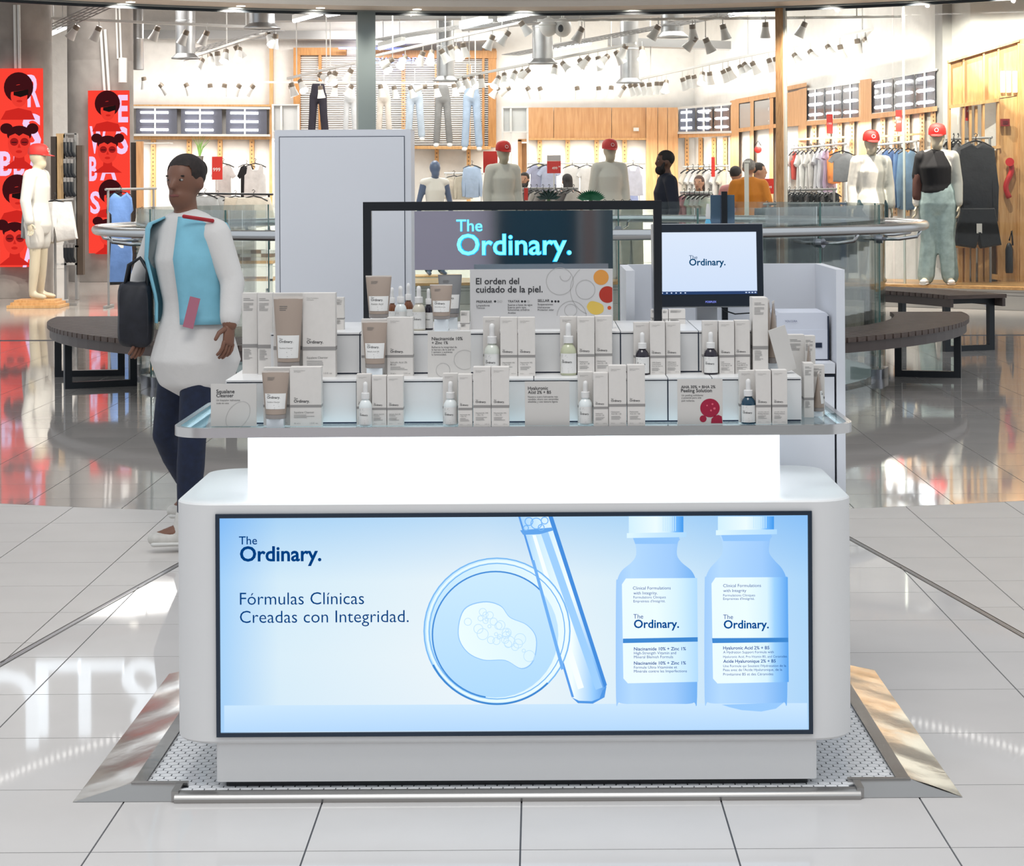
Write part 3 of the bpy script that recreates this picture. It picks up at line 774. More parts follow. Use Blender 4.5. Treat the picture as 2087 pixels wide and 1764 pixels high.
def carton(px0, px1, pyt, pyb, zb, label, name='', depth=None, wide=False, group='cartons on the kiosk', plain=False, rot=0.0, band=None, yfix=None):
    g = G((px0 + px1) / 2, pyb, zb); Y = yfix or g.y
    x0, x1 = P(px0, pyb, Y).x, P(px1, pyb, Y).x
    w = x1 - x0; d = depth or min(0.040, w)
    if rot: d = w
    zt = P((px0 + px1) / 2, pyt, Y).z
    h = zt - zb; cx = (x0 + x1) / 2
    mb = MB(); iw = w / 2; b = 0.0006
    mb.prism(rrect(-iw, iw, 0, d, 0.0009, 1), 0, h - 0.0008)
    mb.prism(rrect(-iw + b, iw - b, b, d - b, 0.0009, 1), h - 0.0008, h)
    o = link('carton', mb.mesh('carton', M_carton), None, (cx, Y, zb)); o.rotation_euler = (0, 0, rot)
    tag(o, label, 'box', group)
    zz = h * (band or (0.345 if not plain else 0.35)); bh = h * 0.028
    MB().box(-iw - 0.0003, iw + 0.0003, -0.0003, d * 0.98, zz - bh, zz + bh * 0.6).build('band', M_band, o)
    mb = MB(); yy = -0.0006
    if not plain:
        tw = w * (0.50 if wide else 0.60); lx = -iw + w * 0.13
        s = letter(mb, 'Ordinary.', lx, yy, zz + bh * 2.0, width=tw, bold=0.015)
        letter(mb, 'The', lx, yy, zz + bh * 2.0 + s * 0.80, width=tw * 0.24)
        mb.build('lettering', M_ink, o, fix=False)
        mb = MB()
        if name:
            zl = zz - h * 0.125
            for k, ln in enumerate(name.split('|')):
                letter(mb, ln, lx, yy, zl - k * h * 0.034, width=min(w * 0.70, w * 0.042 * len(ln) * (0.9 if wide else 1.15)), bold=0.01)
            zl -= h * 0.034 * len(name.split('|'))
            fine_lines(mb, lx, w * 0.66, zl, 3, h * 0.022, yy, len(label))
        letter(mb, 'Clinical Formulations', lx, yy, h * 0.935, width=w * (0.36 if wide else 0.55))
        letter(mb, 'with Integrity.', lx, yy, h * 0.915, width=w * (0.22 if wide else 0.34))
        letter(mb, '30 ml e', lx, yy, h * 0.035, width=w * 0.2)
        letter(mb, '1.0 fl. oz.', iw - w * 0.36, yy, h * 0.035, width=w * 0.26)
        mb.build('fine_print', M_inkg, o, fix=False)['kind'] = 'stuff'
    else:
        lx = -iw + w * 0.10
        fine_lines(mb, lx, w * 0.72, h * 0.93, 2, h * 0.02, yy, 1)
        fine_lines(mb, lx, w * 0.66, h * 0.87, 6, h * 0.017, yy, 2)
        fine_lines(mb, lx, w * 0.60, h * 0.30, 9, h * 0.015, yy, 3)
        mb.build('fine_print', M_inkg, o)['kind'] = 'stuff'
    return o
def tube_product(pxc, wpx, pyt, pyb, zb, label, body=M_taupe, name='', yfix=None, rot=0.0, lab=(0.13, 0.50), group='squeeze tubes on the kiosk', block=0.0, dark=False):
    Y = yfix or G(pxc, pyb, zb).y
    c = P(pxc, pyb, Y); z1 = P(pxc, pyt, Y).z
    w = wpx * Y / F; h = z1 - zb; hw = w / 2
    o = empty('squeeze_tube', (c.x, Y + hw * 0.6, zb), label, 'tube', group); o.rotation_euler = (0, 0, rot)
    if block:
        MB().box(-hw * 0.62, hw * 0.62, -hw * 0.5, hw * 0.5, 0, h * block - 0.0005).build('acrylic_stand', M_acr, o)
    zc = h * block
    hh = h - zc
    def sec(t):     # t 0 bottom .. 1 top -> half width, half depth
        return hw * (0.76 + 0.24 * t), hw * (0.62 * (1 - t) ** 0.8 + 0.03)
    def ringat(t, z, e=0.0, a0=0, a1=2 * PI, n=20, closed=True):
        a, b = sec(t)
        m = n if closed else n + 1
        return [Vector(((a + e) * math.cos(a0 + (a1 - a0) * k / n), (b + e) * math.sin(a0 + (a1 - a0) * k / n), z)) for k in range(m)]
    def loft(rings, close=True):
        n = len(rings[0]); mb = MB()
        fs = [(i * n + k, i * n + (k + 1) % n, (i + 1) * n + (k + 1) % n, (i + 1) * n + k) for i in range(len(rings) - 1) for k in range(n if close else n - 1)]
        if close: fs += [list(range(n))[::-1], list(range((len(rings) - 1) * n, len(rings) * n))]
        return mb.add([v for r in rings for v in r], fs)
    loft([ringat(0, zc), ringat(0.0, zc + hh * 0.085)]).build('cap', M_taupe2, o, smooth=0.6)
    loft([ringat(t, zc + hh * (0.09 + 0.88 * t)) for t in (0, .15, .3, .45, .6, .75, .9, 1.0)]).build('tube_body', body, o, smooth=0.8)
    MB().box(-hw, hw, -0.0009, 0.0009, zc + hh * 0.965, zc + hh).build('crimp', mat('crimp_pale', (0.66, 0.60, 0.55), 0.5) if not dark else body, o)
    ta, tb = lab
    LB = [ringat(t, zc + hh * (0.09 + 0.88 * t), 0.0004, PI * 1.18, PI * 1.84, 12, False) for t in [ta + (tb - ta) * i / 5 for i in range(6)]]
    loft(LB, False).build('paper_label', M_lab, o, smooth=True, fix=False)
    def bend(mb, e):
        for v in mb.v:
            t = max(0, min(1, ((v.z - zc) / hh - 0.09) / 0.88)); a, b = sec(t)
            q = max(-0.999, min(0.999, v.x / a))
            v.y = -(b + e) * math.sqrt(1 - q * q)
        return mb
    mb = MB(); zt = zc + hh * (0.09 + 0.88 * (ta + (tb - ta) * 0.68)); lx = -hw * 0.58
    s = letter(mb, 'Ordinary.', lx, 0, zt, width=hw * 0.95, bold=0.012)
    letter(mb, 'The', lx, 0, zt + s * 0.8, width=hw * 0.24)
    mb.box(-hw * 0.62, hw * 0.66, 0, 0.0001, zc + hh * (0.09 + 0.88 * (ta + (tb - ta) * 0.575)), zc + hh * (0.09 + 0.88 * (ta + (tb - ta) * 0.60)))
    bend(mb, 0.0008).build('lettering', M_ink, o, fix=False)
    mb = MB(); zl = zc + hh * (0.09 + 0.88 * (ta + (tb - ta) * 0.42))
    if name: letter(mb, name, lx, 0, zl, width=hw * 0.95, bold=0.01)
    for k in range(5): fine_lines(mb, lx, hw * 0.9, zl - hh * 0.028 * (k + 1), 1, hh * 0.025, 0, k)
    fine_lines(mb, lx, hw * 0.7, zc + hh * 0.86, 3, hh * 0.025, 0, 9)
    bend(mb, 0.0008).build('fine_print', M_inkg, o, fix=False)['kind'] = 'stuff'
    return o
def dropper(pxc, wpx, pyt, pyb, zb, label, col, name='', yfix=None, rough=0.15, group='dropper bottles on the kiosk'):
    Y = yfix or G(pxc, pyb, zb).y
    c = P(pxc, pyb, Y); h = P(pxc, pyt, Y).z - zb; r = wpx * Y / F / 2
    o = empty('dropper_bottle', (c.x, Y + r, zb), label, 'bottle', group)
    hb = h * 0.64
    k = 'bottle_%.2f_%.2f_%.2f' % col
    MB().lathe([(r * 0.9, 0), (r, hb * 0.03), (r, hb * 0.68), (r * 0.93, hb * 0.78), (r * 0.70, hb * 0.88), (r * 0.5, hb * 0.93), (r * 0.5, hb)], n=20).build('glass_body', mat(k, col, rough, spec=0.6), o, smooth=0.7)
    MB().lathe([(r * 0.62, hb * 0.965), (r * 0.62, hb * 1.16), (r * 0.56, hb * 1.18)], n=20).build('cap', M_cap, o, smooth=0.6)
    MB().lathe([(r * 0.36, hb * 1.18), (r * 0.34, h * 0.88), (r * 0.36, h * 0.93), (r * 0.27, h * 0.985), (r * 0.1, h)], n=14).build('rubber_bulb', M_cap, o, smooth=0.9)
    def wrap(x, z, e): a = x / r; return Vector(((r + e) * math.sin(a), -(r + e) * math.cos(a), z))
    n = 14; x0, x1 = -r * 1.25, r * 1.35; z0, z1 = hb * 0.07, hb * 0.66
    vs = [wrap(x0 + (x1 - x0) * i / n, z, 0.0003) for z in (z0, z1) for i in range(n + 1)]
    MB().add(vs, [(i, i + 1, n + 2 + i, n + 1 + i) for i in range(n)]).build('paper_label', M_lab, o, smooth=True, fix=False)
    mb = MB(); s = letter(mb, 'Ordinary.', -r * 0.9, 0, hb * 0.38, width=r * 1.35, bold=0.015)
    letter(mb, 'The', -r * 0.9, 0, hb * 0.38 + s * 0.8, width=r * 0.32)
    mb.box(x0, x1, 0, 0.0001, hb * 0.285, hb * 0.31)
    for v in mb.v: v.xyz = wrap(v.x, v.z, 0.0007)
    mb.build('lettering', M_ink, o, fix=False)
    mb = MB()
    for q in range(5): fine_lines(mb, -r * 0.9, r * 1.4, hb * (0.24 - 0.035 * q), 1, hb * 0.03, 0, q)
    fine_lines(mb, -r * 0.9, r * 0.9, hb * 0.61, 3, hb * 0.03, 0, 7)
    for v in mb.v: v.xyz = wrap(v.x, v.z, 0.0007)
    mb.build('fine_print', M_inkg, o, fix=False)['kind'] = 'stuff'
    return o
def card(px0, px1, pyt, pyb, zb, label, heads, lines, extra=None, yfix=None):
    Y = yfix or G((px0 + px1) / 2, pyb, zb).y
    x0, x1 = P(px0, pyb, Y).x, P(px1, pyb, Y).x; zt = P((px0 + px1) / 2, pyt, Y).z
    base = Vector(((x0 + x1) / 2, Y, zb))
    o = thing('info_card', base, label, 'card', 'info cards on the kiosk')
    MB().box(x0, x1, Y, Y + 0.003, zb, zt).build('card_plate', mat('card_board', (0.64, 0.615, 0.585), 0.5), o)
    MB().box(x0, x1, Y + 0.003, Y + 0.03, zb, zb + 0.0015).build('card_foot', M_acr, o)
    mb = MB(base)
    for body, px, py, w in heads: pixletter(mb, body, px, py, w, Y - 0.0006, 0.012)
    mb.build('heading_lettering', M_ink, o, fix=False)
    mb = MB(base)
    for body, px, py, w in lines: pixletter(mb, body, px, py, w, Y - 0.0006)
    mb.build('small_lettering', mat('ink_soft', (0.08, 0.08, 0.085), 0.6), o, fix=False)
    def disc(pts, material, name='picture', lay=1):
        m2 = MB(base); m2.plate([(P(*p, Y).x, P(*p, Y).z) for p in pts], Y - 0.0003 * lay); return m2.build(name, material, o, fix=False)
    def outline(pts, material, wd=0.7, name='picture_outline'):
        m2 = MB(base); n = len(pts); cx = sum(p[0] for p in pts) / n; cy = sum(p[1] for p in pts) / n
        inn = []
        for p in pts:
            d = Vector((p[0] - cx, p[1] - cy)); L = d.length; inn.append((cx + d.x * (L - wd) / L, cy + d.y * (L - wd) / L))
        q = [P(*p, Y - 0.0005) for p in pts + inn]
        m2.add(q, [(k, (k + 1) % n, n + (k + 1) % n, n + k) for k in range(n)]); return m2.build(name, material, o, fix=False)
    if extra: extra(disc, outline)
    return o
GRY = mat('print_line', (0.42, 0.41, 0.40), 0.6)
# ---- front row on the glass
card(430, 523, 782, 868, Z0, 'beige info card headed Squalane at the left counter end', [('Squalane', 441, 801, 37), ('Cleanser', 441, 809, 35)],
     [('Un limpiador hidratante', 441, 817, 48), ('todo en uno.', 441, 823, 26)],
     lambda d, l: l([(485 + 30 * math.cos(a) * 0.80 + 22 * math.sin(a) * 0.35, 846 - 20 * math.cos(a) * 0.9 + 22 * math.sin(a)) for a in [2 * PI * k / 40 for k in range(40)]], GRY))
carton(537, 592, 749, 864, Z0, 'white carton standing behind the taupe tube next to the Squalane card', wide=True, yfix=5.265, depth=0.03)
tube_product(560, 56, 757, 868, Z0, 'short taupe squeeze tube beside the Squalane card', name='Squalane Cleanser', yfix=5.228, block=0.15)
carton(591, 655, 748, 868, Z0, 'wide white Squalane carton at the left of the front row', 'Squalane Cleanser', wide=True, depth=0.04)
FROST = (0.74, 0.78, 0.78); GREEN = (0.50, 0.52, 0.36); AMBER = (0.16, 0.05, 0.015); PURP = (0.012, 0.008, 0.018); TEAL = (0.0, 0.035, 0.07); DARK = (0.01, 0.012, 0.02)
carton(727, 757, 762, 864, Z0, 'white carton behind the leftmost frosted dropper bottle of the front row', yfix=5.268, depth=0.028)
dropper(744, 27, 779, 866, Z0, 'leftmost frosted dropper bottle of the front row', FROST, yfix=5.23)
carton(758, 788, 766, 867, Z0, 'slim carton touching the leftmost frosted bottle of the front row', 'Salicylic Acid 2%|Solution')
carton(789, 822, 766, 867, Z0, 'slim carton, right of the pair beside the leftmost frosted bottle', 'Salicylic Acid 2%|Solution')
carton(903, 933, 761, 866, Z0, 'white carton behind the frosted dropper bottle below the Niacinamide card', yfix=5.268, depth=0.028)
dropper(918, 29, 778, 868, Z0, 'frosted dropper bottle in the front row below the Niacinamide card', FROST, yfix=5.23)
carton(934, 963, 763, 869, Z0, 'short carton right of the frosted bottle below the Niacinamide card', 'Niacinamide 10%|+ Zinc 1%')
carton(965, 1001, 748, 869, Z0, 'taller Niacinamide carton, left of the pair beside the Hyaluronic card', 'Niacinamide 10%|+ Zinc 1%')
carton(1002, 1038, 748, 869, Z0, 'taller Niacinamide carton just left of the Hyaluronic Acid card', 'Niacinamide 10%|+ Zinc 1%')
card(1070, 1161, 777, 867, Z0, 'beige info card headed Hyaluronic Acid in the front row', [('Hyaluronic', 1076, 794, 41), ('Acid 2% + B5', 1076, 802, 47)],
     [('Nuestro suero hidratante más', 1076, 810, 61), ('vendido, ahora con ceramidas', 1076, 815, 62), ('añadidas y una textura ligera.', 1076, 820, 61)])
carton(1178, 1209, 758, 864, Z0, 'white carton behind the frosted bottle right of the Hyaluronic card', yfix=5.268, depth=0.028)
dropper(1194, 29, 777, 866, Z0, 'frosted dropper bottle just right of the Hyaluronic Acid card', FROST, yfix=5.23)
carton(1210, 1240, 760, 867, Z0, 'short Hyaluronic carton right of the frosted bottle by the Hyaluronic card', 'Hyaluronic|Acid 2% + B5')
carton(1241, 1277, 745, 867, Z0, 'taller Hyaluronic carton, left of the tall pair in the front row', 'Hyaluronic|Acid 2% + B5')
carton(1279, 1315, 744, 867, Z0, 'taller Hyaluronic carton, right of the tall pair in the front row', 'Hyaluronic|Acid 2% + B5')
M_red = mat('print_crimson', (0.36, 0.01, 0.045), 0.3)
def red_blobs(d, l):
    d(circ(1447, 831, 19, ex=1.05), M_red, 'red_gel_picture'); d(circ(1433, 853, 7), M_red, 'red_drop_picture')
    d([(1449, 862), (1450, 853), (1456, 847), (1464, 845), (1471, 848), (1472.5, 862)], M_red, 'red_drop_picture')
    for x, y, r in ((1452, 823, 2), (1456, 832, 2.5), (1449, 836, 2), (1441, 826, 1.6)):
        d(circ(x, y, r, 12), mat('print_pink', (0.75, 0.12, 0.18), 0.4), 'gel_bubble_picture', 2)
card(1381, 1473, 772, 865, Z0, 'beige info card headed AHA and BHA with red gel drops', [('AHA 30% + BHA 2%', 1388, 791, 70), ('Peeling Solution', 1388, 799, 63)],
     [('Un peeling exfoliante', 1389, 807, 44), ('y potente para una', 1389, 812, 40), ('piel radiante.', 1389, 818, 27)], red_blobs)
carton(1507, 1540, 755, 862, Z0, 'white carton behind the dark blue dropper bottle at the front right', yfix=5.272, depth=0.026)
dropper(1527, 30, 773, 862, Z0, 'dark blue dropper bottle at the right end of the front row', TEAL, yfix=5.232)
carton(1541, 1572, 755, 864, Z0, 'AHA carton right of the dark blue dropper bottle', 'AHA 30% + BHA 2%|Peeling Solution')
carton(1574, 1605, 754, 864, Z0, 'rightmost AHA carton of the front row, beside the black-edged step', 'AHA 30% + BHA 2%|Peeling Solution')
# right side of the counter
carton(1639, 1659, 740, 848, Z0, 'plain-faced carton at the right counter end turned to the side', plain=True, depth=0.05, yfix=5.38)
tube_product(1670, 36, 759, 838, Z0, 'slim taupe tube standing edge-on at the right counter end', yfix=5.40, rot=math.radians(78), block=0.12, lab=(0.12, 0.5))
carton(1655, 1681, 744, 840, Z0, 'carton behind the slim taupe tube at the right counter end', plain=True, depth=0.03, yfix=5.445)
# ---- second row on the lower step
carton(494, 525, 597, 761, Z1, 'tall plain-faced carton at the far left of the second row', plain=True, depth=0.035)
carton(526, 556, 597, 763, Z1, 'tall plain-faced carton, second from the left in the second row', plain=True, depth=0.035)
carton(558, 618, 597, 762, Z1, 'tall carton standing behind the largest taupe tube', wide=True, yfix=5.405, depth=0.03)
tube_product(586, 60, 605, 766, Z1, 'largest taupe squeeze tube at the left of the second row', name='Squalane Cleanser', yfix=5.345, block=0.12, lab=(0.06, 0.42))
carton(617, 684, 597, 768, Z1, 'largest white Squalane carton in the second row', 'Squalane Cleanser', wide=True, depth=0.045)
carton(737, 790, 650, 760, Z1, 'white carton standing behind the taupe mask tube of the second row', wide=True, yfix=5.405, depth=0.03)
tube_product(763, 52, 655, 766, Z1, 'taupe mask tube in the second row next to the Salicylic carton', name='Salicylic Acid 2%', yfix=5.35, block=0.17)
carton(789, 842, 647, 766, Z1, 'wide Salicylic Acid carton in the second row beside the Niacinamide card', 'Salicylic Acid 2%|Masque', wide=True, depth=0.04)
def circles(d, l):
    l([(947 + 22 * math.cos(a) if 947 + 22 * math.cos(a) < 959.5 else 959.5, 733 + 20 * math.sin(a)) for a in [2 * PI * k / 40 for k in range(40)]], GRY)
    l(circ(903, 754, 14.5, ex=1.0), GRY)
card(872, 960, 675, 768, Z1, 'beige info card headed Niacinamide in the second row', [('Niacinamide 10%', 880, 693, 63), ('+ Zinc 1%', 880, 701, 33)],
     [('Refuerza la integridad de', 880, 709, 51), ('la barrera de la piel en', 880, 714, 46), ('1 semana y aumenta', 880, 719, 42), ('la luminosidad.', 880, 724, 30)], circles)
SEC = 'second row'
carton(985, 1019, 646, 761, Z1, 'white carton behind the pale dropper bottle of the second row', yfix=5.418, depth=0.028)
dropper(1003, 33, 660, 765, Z1, 'pale frosted dropper bottle in the second row right of the Niacinamide card', (0.62, 0.65, 0.58), yfix=5.375)
carton(1020, 1055, 647, 766, Z1, 'Niacinamide carton in the second row touching the pale dropper bottle', 'Niacinamide 10%|+ Zinc 1%')
carton(1056, 1091, 647, 766, Z1, 'Niacinamide carton in the second row, right of the pair by the pale bottle', 'Niacinamide 10%|+ Zinc 1%')
carton(1142, 1176, 645, 760, Z1, 'white carton behind the yellow-green dropper bottle', yfix=5.418, depth=0.028)
dropper(1159, 33, 659, 764, Z1, 'yellow-green dropper bottle in the middle of the second row', GREEN, yfix=5.375)
carton(1177, 1212, 646, 764, Z1, 'carton touching the yellow-green dropper bottle on its right', 'Hyaluronic|Acid 2% + B5')
carton(1213, 1248, 644, 763, Z1, 'carton, right of the pair beside the yellow-green bottle', 'Hyaluronic|Acid 2% + B5')
carton(1292, 1324, 657, 758, Z1, 'white carton behind the dark purple dropper bottle', yfix=5.418, depth=0.028)
dropper(1310, 28, 678, 763, Z1, 'dark purple dropper bottle, left of the two dark bottles', PURP, yfix=5.378)
carton(1325, 1356, 656, 763, Z1, 'Rose Hip oil carton touching the dark purple bottle', '100% Organic|Cold-Pressed|Rose Hip Seed Oil')
carton(1357, 1387, 656, 762, Z1, 'Rose Hip oil carton, right of the pair by the dark purple bottle', '100% Organic|Cold-Pressed|Rose Hip Seed Oil')
carton(1432, 1463, 654, 757, Z1, 'white carton behind the right one of the two dark bottles', yfix=5.418, depth=0.028)
dropper(1450, 29, 677, 762, Z1, 'dark dropper bottle, right of the two dark bottles in the second row', PURP, yfix=5.378)
carton(1466, 1497, 655, 762, Z1, 'Marula oil carton touching the right dark bottle', '100%|Cold-Pressed|Virgin Marula Oil')
carton(1498, 1529, 653, 761, Z1, 'Marula oil carton at the right end of the second row', '100%|Cold-Pressed|Virgin Marula Oil')
# right side of the steps
carton(1535, 1566, 607, 757, Z1, 'tallest carton at the right end of the steps turned to the side', plain=True, depth=0.085, yfix=5.40)
tube_product(1578, 38, 614, 745, Z1, 'tall taupe tube seen edge-on beside the tallest carton at the right', yfix=5.44, rot=math.radians(78), block=0.13, lab=(0.06, 0.36))
tube_product(1568, 36, 612, 725, Z1, 'tall taupe tube seen edge-on, behind its twin at the right end', yfix=5.52, rot=math.radians(78), block=0.10, lab=(0.06, 0.36))
oc = card(1588, 1626, 668, 763, Z1, 'leaning clear card holder at the right end of the steps', [], [], yfix=5.40)
oc.rotation_euler = (0, math.radians(-16), math.radians(18)); oc.location.z += 0.006
carton(1607, 1640, 682, 742, Z0, 'short carton behind the leaning card at the right end', plain=True, depth=0.04, yfix=5.66)
carton(1640, 1662, 684, 742, Z0, 'short carton with a tapered tube before it at the right end', plain=True, depth=0.035, yfix=5.72)
tube_product(1650, 34, 699, 740, Z0, 'short taupe tube before the carton below the label printer', yfix=5.63, rot=math.radians(78), block=0.0)
# ---- top step
carton(684, 701, 606, 664, Z2, 'small carton at the left end of the top step before the white tower', plain=True, depth=0.03, yfix=5.56)
tube_product(771, 53, 562, 670, Z2, 'taupe tube on the top step in front of the black frame leg', name='Azelaic Acid', yfix=5.475, block=0.25, lab=(0.08, 0.48))
dropper(799, 19, 586, 663, Z2, 'amber dropper bottle half hidden behind the top step taupe tube', AMBER, yfix=5.60)
dropper(816, 25, 583, 668, Z2, 'clear frosted dropper bottle on the top step, leftmost', FROST, yfix=5.53)
dropper(832, 21, 577, 661, Z2, 'amber dropper bottle on the top step between two pale bottles', AMBER, yfix=5.61)
dropper(853, 27, 583, 669, Z2, 'creamy dropper bottle on the top step left of the small taupe tube', (0.60, 0.56, 0.47), yfix=5.50)
dropper(873, 19, 588, 668, Z2, 'black dropper bottle on the top step beside the small taupe tube', DARK, yfix=5.53)
tube_product(899, 46, 580, 671, Z2, 'small taupe tube on the top step before the mirror sign', name='Natural Moisturizing', yfix=5.46, block=0.27)
tube_product(917, 49, 560, 664, Z2, 'dark grey tube on the top step turned backwards', M_gtube, yfix=5.56, block=0.22, dark=True)
carton(938, 957, 634, 668, Z2, 'small pale carton on the top step left of the printed notice', plain=True, depth=0.03, yfix=5.53)
carton(1327, 1349, 631, 662, Z2, 'small carton on the top step behind the right frame leg', plain=True, depth=0.03, yfix=5.80)
carton(1350, 1362, 631, 664, Z2, 'narrow carton on the top step just right of the frame leg', plain=True, depth=0.03, yfix=5.72)
carton(1363, 1397, 630, 664, Z2, 'small carton on the top step below the monitor', plain=True, depth=0.03, yfix=5.72)
# ---- printed notice with skin care order
NY = 5.545
nb = G(1103, 668, Z2)
x0, x1 = P(958, 600, NY).x, P(1249, 600, NY).x; zt = P(1103, 548, NY).z
t = thing('printed_notice', ((x0 + x1) / 2, NY, Z2), 'grey printed notice headed El orden del cuidado de la piel', 'notice')
MB().box(x0, x1, NY, NY + 0.004, Z2, zt).build('notice_board', mat('notice_board', (0.60, 0.59, 0.59), 0.5), t)
mb = MB(t['_w'])
for b_, px, py, w, bo in (('El orden del', 970, 579, 88, 0.012), ('cuidado de la piel.', 970, 596, 136, 0.012), ('PREPARAR', 971, 617, 32, 0.01), ('TRATAR', 1035, 616, 24, 0.01), ('SELLAR', 1096, 615, 24, 0.01),
    ('Limpiadores', 971, 624, 27, 0), ('Tónicos', 971, 629, 17, 0), ('Sueros a base de agua', 1035, 623, 50, 0), ('Sueros para ojos', 1035, 628, 37, 0), ('Soluciones anhidras', 1035, 633, 44, 0), ('Aceites', 1035, 639, 16, 0),
    ('Suspensiones', 1096, 622, 31, 0), ('Hidratantes', 1096, 628, 25, 0), ('Protector solar', 1096, 633, 33, 0)):
    pixletter(mb, b_, px, py, w, NY - 0.0008, bo)
mb.build('lettering', M_ink, t, fix=False)
def nshape(name, pts, material, lay=1):
    m2 = MB(t['_w']); m2.plate([(P(*p, NY).x, P(*p, NY).z) for p in pts], NY - 0.0003 * lay); return m2.build(name, material, t, fix=False)
def nring(name, cx, cy, r0, r1, material, a0=0, a1=2 * PI, n=36):
    o_, i_ = ringpts(cx, cy, r0, r1, a0, a1, n); m2 = MB(t['_w'])
    m2.add([P(*p, NY - 0.0006) for p in o_ + i_], [(k, n + 1 + k, n + 2 + k, k + 1) for k in range(n)]); return m2.build(name, material, t, fix=False)
for cx, a, b in ((1009, 1, 0), (1015, 0, 0), (1021, 0, 0), (1064, 1, 0), (1070, 1, 0), (1077, 0, 0), (1125, 1, 0), (1132, 1, 0), (1138, 1, 0)):
    if a: nshape('dot', circ(cx, 614, 2.3, 14), M_ink)
    else: nring('dot_ring', cx, 614, 1.7, 2.3, GRY, n=14)
M_orange = mat('print_amber', (0.70, 0.30, 0.06), 0.4); M_yel = mat('print_yellow', (0.72, 0.50, 0.10), 0.4); M_dred = mat('print_red', (0.42, 0.03, 0.015), 0.4)
nshape('amber_drop_picture', circ(1225, 565, 15.5, ex=1.0), M_orange)
nshape('red_dish_picture', [p for p in circ(1238, 600, 17) if p[0] < 1248.5] + [], M_dred)
nshape('yellow_gel_picture', smoothloop([(1196, 625), (1203, 614), (1216, 615), (1229, 622), (1229, 635), (1216, 641), (1203, 637)], 5), M_yel)
nshape('red_drop_picture', circ(1242, 627, 4, 16), mat('print_orange_red', (0.6, 0.08, 0.02), 0.4))
for cx, cy, r, a0, a1 in ((1141, 573, 28, 0, 2 * PI), (1193, 590, 20, 0, 2 * PI), (1165, 643, 30, PI, 2 * PI), (1215, 590, 53, PI * 0.62, PI * 1.28), (1163, 632, 13, 0, 2 * PI), (1152, 562, 11, 0, PI)):
    nring('dish_outline_picture', cx, cy, r - 0.9, r, GRY, a0, a1)
# ---- black frame and mirror sign
FY = 5.74
fx0, fx1 = P(740, 500, FY).x, P(1349, 500, FY).x; fz = P(1045, 410, FY).z
t = thing('sign_frame', ((fx0 + fx1) / 2, FY, Z2), 'black square tube frame carrying the lit mirror sign', 'frame')
lw = 0.0225
MB().box(fx0, fx0 + lw, FY, FY + 0.03, Z2, fz).build('post', M_black, t)
MB().box(fx1 - lw, fx1, FY, FY + 0.03, Z2, fz).build('post', M_black, t)
MB().box(fx0 + lw, fx1 - lw, FY, FY + 0.03, fz - 0.0245, fz).build('top_bar', M_black, t)
MY = 5.72
sx_0, sx_1 = P(845, 490, MY).x, P(1249, 490, MY).x; sz_1, sz_0 = P(1045, 429, MY).z, P(1045, 549, MY).z
t = thing('lit_sign', ((sx_0 + sx_1) / 2, MY, sz_0), 'dark mirror sign with glowing cyan letters hung in the black frame', 'sign')
MB().box(sx_0, sx_1, MY, MY + 0.012, sz_0, sz_1).build('mirror_panel', mat('mirror_panel', (0.55, 0.57, 0.62), 0.04, 1.0), t)
M_neon = mat('cyan_letter', (0.2, 0.8, 1.0), 0.4, emit=(0.10, 0.78, 1.0), es=1.35)
mb = MB(t['_w']); pixletter(mb, 'The', 930, 471, 53, MY - 0.012, 0.004, 0.006); pixletter(mb, 'Ordinary.', 931, 519, 234, MY - 0.012, 0.010, 0.006)
mb.build('glowing_letters', M_neon, t)
mb = MB(t['_w']); pixletter(mb, 'The', 930, 471, 53, MY - 0.003, 0.02, 0.002); pixletter(mb, 'Ordinary.', 931, 519, 234, MY - 0.003, 0.028, 0.002)
mb.build('letter_halo_glow', mat('cyan_halo', (0.0, 0.3, 0.6), 0.4, emit=(0.0, 0.32, 0.85), es=0.9), t)  # wider glowing letters imitate the halo on the mirror panel
# ================================================================== WHITE TOWER CABINET
TYF = 6.2
tx0, tx1 = P(560, 430, TYF).x, P(838, 430, TYF).x; tz = P(700, 264, TYF).z
t = thing('tower_cabinet', ((tx0 + tx1) / 2, TYF, 0), 'tall white cabinet tower with a flush door behind the kiosk', 'cabinet')
M_cab = mat('cabinet_white', (0.72, 0.74, 0.79), 0.4)
MB().box(tx0, tx1, TYF + 0.003, TYF + 0.19, 0, tz).build('cabinet_body', M_cab, t)
dx0, dx1 = P(571, 430, TYF).x, P(824, 430, TYF).x; dz = P(700, 279, TYF).z
MB().box(dx0 - 0.002, dx1 + 0.002, TYF + 0.001, TYF + 0.003, 0.04, dz + 0.002).build('door_gap', M_gap, t)
MB().box(dx0, dx1, TYF - 0.001, TYF + 0.002, 0.04, dz).build('door', M_cab, t)
# ================================================================== SERVICE COUNTER (right rear)
CY = 5.95
cxr = P(1722, 640, CY).x; cxl = P(1276, 600, CY).x
ctz = P(1722, 549, CY).z; cz = P(1700, 740, CY).z
t = thing('service_counter', ((cxl + cxr) / 2, 6.2, 0), 'white service counter with raised side screens carrying printer and monitor', 'counter')
pw = 0.025
MB().box(cxr - pw, cxr, CY, 6.42, 0, ctz).build('side_screen', M_cab, t)
MB().box(cxl, cxl + pw, CY, 6.42, cz, ctz).build('side_screen', M_cab, t)
MB().box(cxl, cxr - pw, 6.395, 6.42, cz, ctz).build('back_screen', M_cab, t)
MB().box(cxl, cxr - pw - 0.004, CY + 0.002, 6.395, cz - 0.03, cz).build('counter_top', M_cab, t)
MB().box(cxl, cxr - pw - 0.003, CY + 0.012, 6.42, 0.0, cz - 0.034).build('carcass', M_gap, t)
